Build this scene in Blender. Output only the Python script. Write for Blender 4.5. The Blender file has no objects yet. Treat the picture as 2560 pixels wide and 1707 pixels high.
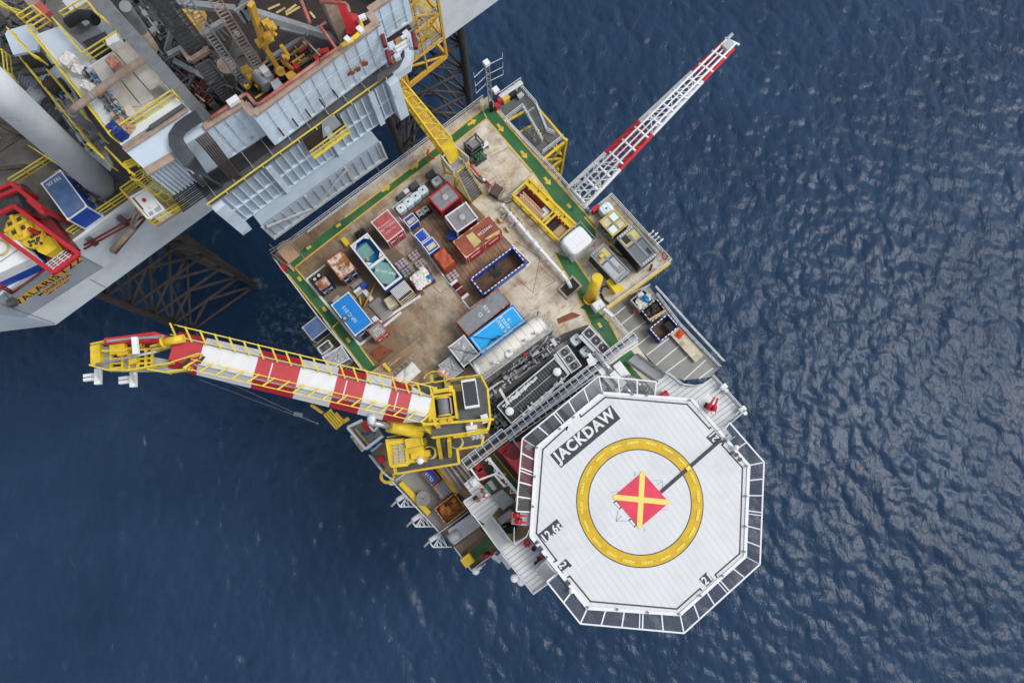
import bpy, bmesh, math, random
import numpy as np
from mathutils import Vector, Matrix, noise
random.seed(7)
R = math.radians
# camera, sky, sun, exposure
scene = bpy.context.scene
C = scene.collection
CAM_H, TILT, FPX, IW, IH = 80.0, R(9.5), 1750.0, 2560.0, 1707.0
cam_d = bpy.data.cameras.new("drone_camera")
cam_d.sensor_width = 36.0
cam_d.lens = 36.0 * FPX / IW
cam_d.clip_start, cam_d.clip_end = 0.5, 6000.0
cam = bpy.data.objects.new("drone_camera", cam_d)
C.objects.link(cam)
cam.location = (0, 0, CAM_H)
cam.rotation_euler = (TILT, 0, 0)
scene.camera = cam
SUN_EL, SUN_AZ = R(54), R(84)      # azimuth counted from +Y towards +X
world = bpy.data.worlds.new("World")
scene.world = world
world.use_nodes = True
nt = world.node_tree
bg = nt.nodes["Background"]
sky = nt.nodes.new("ShaderNodeTexSky")
sky.sky_type = 'NISHITA'
sky.sun_disc = False
sky.sun_elevation = SUN_EL
sky.sun_rotation = SUN_AZ
sky.air_density, sky.dust_density = 1.0, 1.5
hs = nt.nodes.new("ShaderNodeHueSaturation")
hs.inputs['Saturation'].default_value = 0.32
nt.links.new(sky.outputs[0], hs.inputs['Color'])
nt.links.new(hs.outputs[0], bg.inputs['Color'])
bg.inputs['Strength'].default_value = 0.15
sun_d = bpy.data.lights.new("sun", 'SUN')
sun_d.energy, sun_d.angle, sun_d.color = 1.2, R(22), (1.0, 0.985, 0.965)
sun = bpy.data.objects.new("sun", sun_d)
C.objects.link(sun)
sv = Vector((math.sin(SUN_AZ) *math.cos(SUN_EL),math.cos(SUN_AZ) *math.cos(SUN_EL),math.sin(SUN_EL)))
sun.rotation_euler = sv.to_track_quat('Z', 'Y').to_euler()
sun.location = sv * 60
scene.view_settings.view_transform = 'Standard'
scene.view_settings.look = 'None'
scene.view_settings.exposure = 0.34
scene.view_settings.gamma = 1.0
scene.cycles.max_bounces = 6
scene.cycles.transparent_max_bounces = 12
# surveying: photo sheet -> metres
SHEET = {'A': (0,0,3.92), 'B': (400,0,3.92), 'C': (800,0,3.92), 'D': (0,400,3.485), 'E': (200,750,4.48),
         'F': (650,550,3.92), 'G': (950,400,3.92), 'H': (1050,180,3.92), 'I': (1350,450,3.136), 'J': (1050,750,3.92),
         'K': (850,900,5.2267), 'L': (900,1100,3.92), 'M': (1250,900,2.24), 'N': (1400,80,3.4087), 'f': (0,0,.91875),
         's': (0,0,1), 'O': (480,150,3.335), 'Q': (700,0,3.4087), 'R': (0,0,3.672), 'S': (200,180,3.136),
         'U': (1090,700,6.272), 'V': (740,850,14.7), 'W': (900,580,8.711), 'X': (1160,1080,8.711), 'Y': (0,600,8.711),
         'Z': (1140,1150,13.067), 'z2': (1400,860,7.84), 'z3': (1680,950,7.84), 'z4': (760,940,7.84),
         'AA': (1300,1260,7.84), 'BB': (1490,1160,8.71)}
CT, ST = math.cos(TILT), math.sin(TILT)
def ray(t, x, y):
 o = SHEET[t]
 x, y = o[0] + x / o[2], o[1] + y / o[2]
 dx, dy = (x-IW/2) / FPX, -(y-IH/2) / FPX
 return Vector((dx,CT*dy+ST,ST*dy-CT))
def P(t, x, y, z=0.0):
 d = ray(t, x, y)
 return Vector((0,0,CAM_H)) + d *((z-CAM_H) /d.z)
def PS(t, pts, z=0.0):
 return [P(t,x,y,z) for x, y in pts]
def PV(t, x, y, a, n):
 """where the sight line meets the upright plane through a with horizontal normal n"""
 d = ray(t, x, y); o = Vector((0,0,CAM_H))
 return o + d *((a-o).dot(n) /d.dot(n))
UP = Vector((0,0,1))
_u = P('f', 1110, 243) - P('f', 635, 575)
YAW = math.atan2(_u.y, _u.x)
U = Vector((math.cos(YAW),math.sin(YAW),0)); V = Vector((math.sin(YAW),-math.cos(YAW),0))   # V points towards the helideck
# materials
def srgb(h):
 h = h.lstrip('#')
 c = [int(h[i:i+2],16) /255 for i in (0,2,4)]
 return tuple(x/12.92 if x <= .04045 else ((x+.055) /1.055) ** 2.4 for x in c)
MATS = {}
YAW_S = R(54)
def mat(name, col, rough=.55, metal=0., var=.18, scale=1.3, rust=0., rustcol=(.16,.055,.02), stripe=None, bump=0., spec=.4, dirt=0., dirtcol=(.07,.055,.04)):
 """weathered paint: base colour varied by two noises, optional rust blotches, dirt and stripes (pitch, angle, colour, width)"""
 if name in MATS: return MATS[name]
 if isinstance(col, str): col = srgb(col)
 m = bpy.data.materials.new(name); m.use_nodes = True
 n = m.node_tree.nodes; l = m.node_tree.links
 b = n['Principled BSDF']
 b.inputs['Roughness'].default_value = rough
 b.inputs['Metallic'].default_value = metal
 b.inputs['Specular IOR Level'].default_value = spec
 tc = n.new('ShaderNodeTexCoord'); oi = n.new('ShaderNodeObjectInfo')
 mu = n.new('ShaderNodeMath'); mu.operation = 'MULTIPLY'; mu.inputs[1].default_value = 71.0
 l.new(oi.outputs['Random'], mu.inputs[0])
 va = n.new('ShaderNodeVectorMath'); va.operation = 'ADD'
 l.new(tc.outputs['Object'], va.inputs[0]); l.new(mu.outputs[0], va.inputs[1])
 def noi(s, det, rgh=.6):
  t = n.new('ShaderNodeTexNoise'); t.inputs['Scale'].default_value = s; t.inputs['Detail'].default_value = det
  t.inputs['Roughness'].default_value = rgh
  l.new(va.outputs[0], t.inputs['Vector']); return t.outputs['Fac']
 def ramp(src, a, bb):
  r = n.new('ShaderNodeMapRange'); r.inputs['From Min'].default_value = a; r.inputs['From Max'].default_value = bb
  l.new(src, r.inputs['Value']); return r.outputs['Result']
 def mix(fac, c1, c2):
  x = n.new('ShaderNodeMix'); x.data_type = 'RGBA'
  l.new(fac, x.inputs[0])
  for s, c in ((6,c1),(7,c2)):
   if isinstance(c, tuple): x.inputs[s].default_value = (*c, 1)
   else: l.new(c, x.inputs[s])
  return x.outputs[2]
 lo = tuple(c*(1-var) for c in col); hi = tuple(min(.9,c*(1+var*.6)) for c in col)
 out = mix(ramp(noi(scale,6),.3,.7), lo, hi)
 if stripe:
  pitch, ang, scol, wd = stripe
  mp = n.new('ShaderNodeMapping'); mp.inputs['Rotation'].default_value = (0, 0, ang)
  l.new(tc.outputs['Object'], mp.inputs['Vector'])
  sx = n.new('ShaderNodeSeparateXYZ'); l.new(mp.outputs[0], sx.inputs[0])
  d = n.new('ShaderNodeMath'); d.operation = 'DIVIDE'; d.inputs[1].default_value = pitch; l.new(sx.outputs[0], d.inputs[0])
  fr = n.new('ShaderNodeMath'); fr.operation = 'FRACT'; l.new(d.outputs[0], fr.inputs[0])
  lt = n.new('ShaderNodeMath'); lt.operation = 'LESS_THAN'; lt.inputs[1].default_value = wd; l.new(fr.outputs[0], lt.inputs[0])
  out = mix(lt.outputs[0], out, scol)
 if dirt:
  out = mix(ramp(noi(scale*.45,8,.7),.62-dirt*.3,.82-dirt*.2), out, tuple(dirtcol))
 if rust:
  out = mix(ramp(noi(scale*1.7,8,.7),.66-rust*.32,.74-rust*.25), out, tuple(rustcol))
 l.new(out, b.inputs['Base Color'])
 if bump:
  bp = n.new('ShaderNodeBump'); bp.inputs['Strength'].default_value = bump; bp.inputs['Distance'].default_value = .04
  l.new(noi(scale*4,5), bp.inputs['Height']); l.new(bp.outputs[0], b.inputs['Normal'])
 MATS[name] = m
 return m
M_ = lambda n: MATS[n]
mat('white',(.72,.73,.73), var=.08, dirt=.12, dirtcol=(.3,.28,.25))
mat('white_clean',(.78,.79,.79), var=.05)
mat('rail_white',(.62,.64,.65), var=.12, rough=.5)
mat('galv',(.36,.38,.4), rough=.45, metal=.3, var=.2)
mat('steel_dark',(.085,.088,.092), var=.35, rough=.6)
mat('black',(.012,.012,.014), var=.3, rough=.5)
mat('grey',(.22,.235,.25), var=.18, dirt=.15)
mat('grey_light',(.42,.44,.46), var=.12, dirt=.12)
mat('grey_roof',(.34,.36,.375), var=.14, dirt=.2, dirtcol=(.14,.14,.14))
mat('yellow',(.76,.54,.03), rough=.5, var=.2, scale=.9, dirt=.4, dirtcol=(.45,.3,.06), rust=.06)
mat('yellow_dull',(.52,.41,.11), var=.25, dirt=.3)
mat('yellow_rail',(.74,.58,.07), rough=.5, var=.12)
mat('yellow_pale',(.55,.46,.17), var=.2, dirt=.3)
mat('amber',(.64,.37,.05), var=.2, rust=.18)
mat('red',(.50,.022,.03), rough=.45, var=.2)
mat('red_pale',(.47,.10,.095), var=.14, rough=.6)
mat('skip_floor',(.12,.065,.04), var=.4, rough=.8, rust=.2)
mat('salmon',(.55,.25,.19), var=.15, bump=.4)
mat('red_rail',(.42,.10,.085), var=.3, dirt=.6, dirtcol=(.42,.27,.2))
mat('maroon',(.17,.017,.022), var=.3, rough=.5)
mat('blue_worn',(.075,.14,.29), var=.3, rough=.6, dirt=.4, dirtcol=(.12,.13,.16))
mat('blue',(.02,.075,.40), var=.25, rough=.45)
mat('blue_dark',(.013,.03,.12), var=.3, rough=.5)
mat('blue_navy',(.012,.02,.075), var=.3, rough=.5)
mat('blue_bright',(.01,.21,.60), var=.1, rough=.5, dirt=.06, dirtcol=(.02,.12,.3))
mat('blue_sky',(.012,.36,.78), var=.07, rough=.5)
mat('blue_water',(.01,.2,.47), var=.2, rough=.5)
mat('rig_blue',(.56,.65,.74), rough=.5, var=.07, scale=.5, dirt=.45, dirtcol=(.40,.42,.43), rust=.04, rustcol=(.3,.25,.2))
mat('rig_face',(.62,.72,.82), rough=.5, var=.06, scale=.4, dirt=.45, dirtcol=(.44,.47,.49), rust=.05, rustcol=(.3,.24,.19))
mat('rig_face_shade',(.35,.41,.465), rough=.55, var=.14, scale=.5, dirt=.35, dirtcol=(.3,.31,.3))  # darker copy of rig_face: shade between the ribs put into the colour
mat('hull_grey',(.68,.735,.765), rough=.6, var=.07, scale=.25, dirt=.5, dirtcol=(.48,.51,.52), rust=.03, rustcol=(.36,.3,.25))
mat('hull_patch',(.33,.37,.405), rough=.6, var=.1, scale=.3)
mat('hull_deck',(.15,.14,.12), rough=.7, var=.4, scale=.5, dirt=.5)
mat('tan',(.40,.30,.23), var=.3, dirt=.25, dirtcol=(.28,.2,.15))
mat('mud_grey',(.56,.53,.47), var=.14, scale=.6, dirt=.4, dirtcol=(.40,.29,.17))
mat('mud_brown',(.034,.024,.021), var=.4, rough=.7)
mat('derrick',(.28,.295,.31), var=.2, rough=.5, dirt=.25, dirtcol=(.13,.11,.1))
mat('timber',(.27,.165,.10), var=.5, scale=.8, rough=.8, stripe=(.5,R(-36),(.10,.06,.04),.12), dirt=.5, dirtcol=(.15,.10,.07))
mat('timber_pale',(.56,.36,.22), var=.2, rough=.8, stripe=(.28,R(0),(.3,.17,.1),.1))
mat('deck_dark',(.085,.085,.082), var=.35, rough=.75, scale=.6, dirt=.25)
mat('deck_grey',(.30,.295,.275), var=.2, rough=.75, scale=.35, dirt=.4, dirtcol=(.17,.145,.105))
mat('deck_brown',(.20,.15,.10), var=.35, rough=.8, scale=.5, dirt=.4, dirtcol=(.06,.035,.02))
mat('green',(.032,.15,.05), var=.3, rough=.6, scale=.5, dirt=.35, dirtcol=(.10,.16,.085))
mat('green_light',(.03,.2,.08), var=.15, rough=.6)
mat('mark_yellow',(.72,.47,.05), var=.2, rough=.6, dirt=.15, dirtcol=(.3,.22,.08))
mat('mark_white',(.72,.72,.7), var=.08, rough=.6)
mat('mark_dark',(.045,.05,.06), var=.15, rough=.6)
mat('teal',(.18,.38,.34), var=.25, rough=.7, stripe=(.16,R(20),(.22,.36,.32),.3))
mat('rust',(.23,.07,.03), var=.4, rough=.8, rust=.3, rustcol=(.08,.03,.02))
mat('rust_roof',(.34,.085,.045), var=.3, rough=.75, scale=.8, dirt=.5, dirtcol=(.05,.035,.035))
mat('rust_white',(.72,.64,.54), var=.12, rough=.7, scale=.7, rust=.75, rustcol=(.33,.11,.025))
mat('rust_frame',(.35,.10,.05), var=.3, rust=.3, rustcol=(.6,.5,.45))
mat('orange_rust',(.46,.17,.035), var=.4, rough=.8, rust=.4, rustcol=(.17,.06,.02))
mat('tarp_orange',(.46,.09,.035), var=.2, rough=.6, bump=.5)
mat('tarp_white',(.74,.72,.68), var=.12, rough=.8, bump=.6)
mat('tarp_blue',(.012,.035,.19), var=.2, rough=.5, bump=.6)
mat('grating',(.10,.104,.106), var=.25, rough=.6, stripe=(.18,R(84),(.18,.185,.18),.2))
mat('grating_deck',(.15,.155,.16), var=.2, rough=.6, stripe=(.2,YAW,(.27,.275,.27),.25))
mat('alu_plank',(.66,.665,.665), var=.07, rough=.55, dirt=.1, dirtcol=(.5,.5,.48), stripe=(.5,YAW_S,(.42,.425,.43),.26))
mat('alu_plank_step',(.6,.605,.61), var=.1, rough=.5)
mat('heli_deck',(.67,.68,.685), var=.07, rough=.6, scale=.3, stripe=(.62,R(-36),(.585,.595,.605),.14), dirt=.28, dirtcol=(.55,.56,.56), rust=.06, rustcol=(.47,.47,.465))
mat('heli_ring',(.66,.42,.02), var=.22, scale=.8, dirt=.2, dirtcol=(.5,.34,.05), rough=.6)
mat('heli_lamp',(.78,.66,.08), var=.1, rough=.4)
mat('heli_red',(.72,.05,.10), var=.16, rough=.6, scale=.8)
mat('heli_yellow',(.80,.68,.16), var=.05, rough=.6)
mat('sack',(.45,.36,.37), var=.3, rough=.8, scale=5)
mat('sack_grey',(.3,.31,.31), var=.4, rough=.8, scale=5)
mat('cream',(.60,.54,.38), var=.25, dirt=.3, rough=.6)
mat('insulation',(.78,.75,.67), var=.1, rough=.5, dirt=.25, dirtcol=(.45,.38,.27))
mat('tote',(.70,.83,.86), var=.06, rough=.35)
mat('skin',(.5,.29,.2), var=.05)
mat('coverall',(.62,.06,.02), var=.15, rough=.8)
mat('boot',(.02,.017,.015))
mat('legs_dark',(.06,.048,.042), rough=.7, var=.3, dirt=.2, dirtcol=(.1,.06,.04))
mat('leg_steel',(.075,.062,.055), rough=.7, var=.3, dirt=.3, dirtcol=(.16,.10,.065))
mat('glass',(.14,.16,.18), rough=.15, spec=.6, var=.1)
mat('silver',(.55,.56,.57), rough=.3, metal=.7, var=.12)
mat('plate_amber',(.72,.40,.09), var=.06, rough=.6)
mat('hazard',(.03,.03,.03), var=.2, stripe=(.32,R(50),(.3,.22,.08),.42))
mat('wood',(.5,.33,.19), var=.25, rough=.8)
def net_mat():
 m = bpy.data.materials.new('safety_netting'); m.use_nodes = True
 n = m.node_tree.nodes; l = m.node_tree.links
 b = n['Principled BSDF']; b.inputs['Base Color'].default_value = (.15, .15, .165, 1); b.inputs['Roughness'].default_value = .8
 t = n.new('ShaderNodeBsdfTransparent'); mx = n.new('ShaderNodeMixShader'); mx.inputs[0].default_value = .38
 l.new(t.outputs[0], mx.inputs[1]); l.new(b.outputs[0], mx.inputs[2]); l.new(mx.outputs[0], n['Material Output'].inputs['Surface'])
 return m
MATS['net'] = net_mat()
def mesh_mat(name, col, cover):
 m = bpy.data.materials.new(name); m.use_nodes = True
 n = m.node_tree.nodes; l = m.node_tree.links
 b = n['Principled BSDF']; b.inputs['Base Color'].default_value = (*col, 1); b.inputs['Roughness'].default_value = .6
 t = n.new('ShaderNodeBsdfTransparent'); mx = n.new('ShaderNodeMixShader'); mx.inputs[0].default_value = cover
 l.new(t.outputs[0], mx.inputs[1]); l.new(b.outputs[0], mx.inputs[2]); l.new(mx.outputs[0], n['Material Output'].inputs['Surface'])
 MATS[name] = m
 return m
mesh_mat('grating_open',(.10,.105,.11), .78)
mesh_mat('mesh_amber',(.55,.36,.06), .5)
mesh_mat('mesh_red_cage',(.30,.27,.28), .8)
# mesh building
WL = {}     # world position of every object's origin
class MB:
 def __init__(s, M=None):
  s.v, s.f, s.mi, s.k, s.M = [], [], [], [], M
 def add(s, vs, fs, mi=0):
  k = len(s.v); s.k.append((len(s.f),k))
  s.v += [(s.M @ Vector(v)) if s.M else Vector(v) for v in vs]
  s.f += [tuple(i+k for i in f) for f in fs]; s.mi += [mi] * len(fs)
  return s
 def box(s, c, d, yaw=0., mi=0):
  cx, cy, cz = c; cz += len(s.v) // 8 % 7 * .0009; x, y, z = d[0] / 2, d[1] / 2, d[2] / 2
  ca, sa = math.cos(yaw), math.sin(yaw)
  vs = [(cx+ca*a*x-sa*b*y,cy+sa*a*x+ca*b*y,cz+e*z) for e in (-1,1) for a, b in ((-1,-1),(1,-1),(1,1),(-1,1))]
  return s.add(vs,[(0,3,2,1),(4,5,6,7),(0,1,5,4),(1,2,6,5),(2,3,7,6),(3,0,4,7)], mi)
 def box2(s, a, b, mi=0):
  return s.box([(a[i] +b[i]) /2 for i in range(3)],[abs(a[i] -b[i]) for i in range(3)], 0, mi)
 def prism(s, poly, z0, z1, mi=0):
  p = [(q[0],q[1]) for q in poly]
  if sum(p[i][0] *p[(i+1) % len(p)][1] -p[(i+1) % len(p)][0] *p[i][1] for i in range(len(p))) < 0: p = p[::-1]
  n = len(p)
  vs = [(x,y,z0) for x, y in p] +[(x,y,z1) for x, y in p]
  fs = [tuple(range(n-1,-1,-1)), tuple(range(n,2*n))] +[(i,(i+1) % n,n+(i+1) % n,n+i) for i in range(n)]
  return s.add(vs, fs, mi)
 def sheet(s, poly, z, mi=0):
  p = [(q[0],q[1]) for q in poly]
  if sum(p[i][0] *p[(i+1) % len(p)][1] -p[(i+1) % len(p)][0] *p[i][1] for i in range(len(p))) < 0: p = p[::-1]
  return s.add([(x,y,z) for x,y in p],[tuple(range(len(p)))], mi)
 def bar(s, a, b, w, h=None, mi=0):
  a, b = Vector(a), Vector(b); h = h or w; d = b - a
  if d.length < 1e-5: return s
  d.normalize(); r = d.cross(UP)
  if r.length < 1e-3: r = Vector((1,0,0)) if s.M else U.copy()
  r.normalize(); t = r.cross(d); j_ = len(s.v) // 8 % 7 * .0014; a = a +(t+r*.7) * j_; b = b +(t+r*.7) * j_
  vs = [p+r*(i*w/2) +t*(j*h/2) for p in (a,b) for i, j in ((-1,-1),(1,-1),(1,1),(-1,1))]
  return s.add(vs,[(0,1,2,3),(7,6,5,4),(0,4,5,1),(1,5,6,2),(2,6,7,3),(3,7,4,0)], mi)
 def tube(s, pts, r, n=6, mi=0, r1=None):
  pts = [Vector(p) for p in pts]; vs, fs = [], []; m = len(pts); prev = None
  for i, p in enumerate(pts):
   d = (pts[min(i+1,m-1)] -pts[max(i-1,0)])
   if d.length < 1e-6: d = UP.copy()
   d.normalize()
   q = prev if prev is not None else (Vector((0,0,1)) if abs(d.z) < .9 else Vector((1,0,0)))
   e1 = (q-d*q.dot(d))
   if e1.length < 1e-4: e1 = d.orthogonal()
   e1.normalize(); e2 = d.cross(e1); prev = e1
   rr = r if r1 is None else r +(r1-r) * i / max(1, m-1)
   vs += [p+e1*(rr*math.cos(2*math.pi*k/n)) +e2*(rr*math.sin(2*math.pi*k/n)) for k in range(n)]
  for i in range(m-1):
   fs += [(i*n+k,i*n+(k+1) % n,(i+1) *n+(k+1) % n,(i+1) *n+k) for k in range(n)]
  fs += [tuple(range(n-1,-1,-1)), tuple((m-1) *n+k for k in range(n))]
  return s.add(vs, fs, mi)
 def ball(s, c, r, sc=(1,1,1), n=10, mi=0, bot=-1.):
  vs, fs = [], []; m = max(4, n // 2); c = Vector(c)
  for i in range(m+1):
   th = math.pi * i / m
   for k in range(n):
    a = 2 * math.pi * k / n
    vs.append(c+Vector((r*sc[0] *math.sin(th) *math.cos(a),r*sc[1] *math.sin(th) *math.sin(a),r*sc[2] *max(bot,math.cos(th)))))
  for i in range(m):
   fs += [(i*n+k,(i+1) *n+k,(i+1) *n+(k+1) % n,i*n+(k+1) % n) for k in range(n)]
  return s.add(vs, fs, mi)
 def quad(s, a, b, c, d, mi=0):
  return s.add([a,b,c,d],[(0,1,2,3)], mi)
 def disc(s, c, r, h, n=20, r2=None, mi=0):
  c = Vector(c); r2 = r if r2 is None else r2
  vs = [c+Vector((q*math.cos(2*math.pi*k/n),q*math.sin(2*math.pi*k/n),z)) for q, z in ((r,0),(r2,h)) for k in range(n)]
  return s.add(vs,[tuple(range(n-1,-1,-1)),tuple(range(n,2*n))] +[(k,(k+1) % n,n+(k+1) % n,n+k) for k in range(n)], mi)
 def ring(s, c, ra, rb, h, n=48, mi=0):
  c = Vector(c); vs = []
  for q, z in ((ra,0),(rb,0),(rb,h),(ra,h)):
   vs += [c+Vector((q*math.cos(2*math.pi*k/n),q*math.sin(2*math.pi*k/n),z)) for k in range(n)]
  fs = []
  for j in range(4):
   fs += [(j*n+k,j*n+(k+1) % n,((j+1) % 4) *n+(k+1) % n,((j+1) % 4) *n+k) for k in range(n)]
  return s.add(vs, fs, mi)
 def build(s, name, m, parent=None, smooth=False, label=None, cat=None, group=None, kind=None, loc=None):
  if parent is not None: o0 = WL[parent.name]
  else:
   if loc is None:
    zs = min(v.z for v in s.v)
    loc = Vector((sum(v.x for v in s.v) /len(s.v),sum(v.y for v in s.v) /len(s.v),zs))
   o0 = Vector(loc)
  me = bpy.data.meshes.new(name)
  me.from_pydata([v-o0 for v in s.v],[], s.f)
  ms = m if isinstance(m,(list,tuple)) else [m]
  for q in ms: me.materials.append(MATS[q] if isinstance(q,str) else q)
  if len(ms) > 1: me.polygons.foreach_set('material_index', s.mi)
  if smooth: me.polygons.foreach_set('use_smooth',[len(f) < 5 for f in s.f])
  ob = bpy.data.objects.new(name, me); C.objects.link(ob)
  if parent is not None: ob.parent = parent
  else: ob.location = o0
  WL[ob.name] = o0
  tag(ob, label, cat, group, kind)
  return ob
def each(mb, name, m, parent, per=1):
 """every piece of mb as a part of its own"""
 cuts = mb.k[::per] +[None]; vs = [q[1] for q in cuts[:-1]] +[len(mb.v)]; fs = [q[0] for q in cuts[:-1]] +[len(mb.f)]
 for i in range(len(cuts) -1):
  b = MB(); b.v = mb.v[vs[i]:vs[i+1]]; b.f = [tuple(j-vs[i] for j in f) for f in mb.f[fs[i]:fs[i+1]]]; b.mi = [0] * len(b.f)
  o = b.build(name, m, parent)
 return o
def tag(o, label=None, cat=None, group=None, kind=None):
 if label: o['label'] = label
 if cat: o['category'] = cat
 if group: o['group'] = group
 if kind: o['kind'] = kind
 return o
def thing(name, label, cat, loc, group=None):
 o = bpy.data.objects.new(name, None); C.objects.link(o)
 o.location = loc; o.empty_display_size = .3; WL[o.name] = Vector(loc)
 return tag(o, label, cat, group)
def dup(root, delta, label, rotz=0., scale=None):
 """a copy of a thing, its parts and their sub-parts, moved by delta"""
 r = root.copy(); C.objects.link(r); r.location = root.location + Vector(delta); r.rotation_euler = (0, 0, rotz)
 r['label'] = label; WL[r.name] = r.location.copy()
 if scale: r.scale = scale
 for ch in list(root.children):
  c = ch.copy(); C.objects.link(c); c.parent = r
  for g in list(ch.children):
   d = g.copy(); C.objects.link(d); d.parent = c
 return r
def rect(t, q, z):
 """rectangle through four sheet points (round the corner) at height z -> matrix of its centre, length along q0-q1, width, matrix z = 0 at z"""
 c = PS(t, q, z)
 u = ((c[1] -c[0]) +(c[2] -c[3])) / 2; v = ((c[3] -c[0]) +(c[2] -c[1])) / 2
 ctr = (c[0] +c[1] +c[2] +c[3]) / 4
 yaw = math.atan2(u.y, u.x)
 vy = math.atan2(v.y, v.x); s = 1 if (u.x*v.y-u.y*v.x) > 0 else -1
 y2 = vy - s * math.pi / 2
 dy = (y2-yaw+math.pi) % (2*math.pi) - math.pi
 yaw += dy / 2
 return Matrix.Translation(ctr) @ Matrix.Rotation(yaw, 4, 'Z'), u.length, v.length, s
def arcpts(c, r, a0, a1, n, z=0):
 return [Vector((c[0] +r*math.cos(a0+(a1-a0) *i/n),c[1] +r*math.sin(a0+(a1-a0) *i/n),z)) for i in range(n+1)]
def strip(mb, pts, w, z, mi=0):
 """painted line of width w along pts at height z"""
 for a, b in zip(pts[:-1], pts[1:]):
  a, b = Vector((a[0],a[1],0)), Vector((b[0],b[1],0)); d = (b-a).normalized() if (b-a).length > 1e-6 else U
  r = Vector((-d.y,d.x,0)) *(w/2)
  mb.quad(*[Vector((q.x,q.y,z)) for q in (a-r-d*w*.3,b-r+d*w*.3,b+r+d*w*.3,a+r-d*w*.3)], mi)
def rail(label, pts, m='rail_white', h=1.1, sp=1.5, r=.035, name='guard_rail', group='white guard rails along the platform edges', bars=(1,.55), toe=True, parent=None):
 mb = MB(); pts = [Vector(p) for p in pts]
 for a, b in zip(pts[:-1], pts[1:]):
  for k in bars: mb.bar(a+UP*h*k, b+UP*h*k, r*2)
  if toe: mb.bar(a+UP*.09, b+UP*.09, .02, .16)
  n = max(1, round((b-a).length/sp))
  for i in range(n+1):
   q = a.lerp(b, i/n); mb.bar(q, q+UP*h, r*2)
 return mb.build(name, m, parent) if parent else mb.build(name, m, None, label=label, cat='railing', group=group)
TXT = {}
def text_mesh(s, bold):
 if (s, bold) in TXT: return TXT[s, bold]
 cu = bpy.data.curves.new('txt', 'FONT'); cu.body = s; cu.offset = bold; cu.resolution_u = 3; cu.space_character = 1.12
 ob = bpy.data.objects.new('txt', cu); C.objects.link(ob)
 dg = bpy.context.evaluated_depsgraph_get()
 me = bpy.data.meshes.new_from_object(ob.evaluated_get(dg))
 vs = [v.co.copy() for v in me.vertices]; fs = [tuple(p.vertices) for p in me.polygons]
 bpy.data.objects.remove(ob); bpy.data.curves.remove(cu); bpy.data.meshes.remove(me)
 x0 = min(v.x for v in vs); x1 = max(v.x for v in vs); y0 = min(v.y for v in vs); y1 = max(v.y for v in vs)
 TXT[s, bold] = ([((v.x-x0) /(x1-x0),(v.y-y0) /(y1-y0)) for v in vs], fs)
 return TXT[s, bold]
def letter(mb, s, a, b, h, up=None, mi=0, bold=.0, lift=.006):
 """the words s as flat paint from a to b (ends of the base line), h high"""
 vs, fs = text_mesh(s, bold); a, b = Vector(a), Vector(b); d = b - a
 up = up if up is not None else Vector((-d.y,d.x,0)).normalized()
 nrm = d.cross(up).normalized()
 mb.add([a+d*x+up*(h*y) +nrm*lift for x,y in vs], fs, mi)
def letters(parent, m, rows, t, z, bold=.0, name='lettering', lift=.006):
 """rows of (words, x0, y0, x1, y1, height in metres) on a flat top at height z"""
 mb = MB()
 for s, x0, y0, x1, y1, h in rows: letter(mb, s, P(t,x0,y0,z), P(t,x1,y1,z), h, bold=bold, lift=lift)
 return mb.build(name, m, parent)
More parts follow.
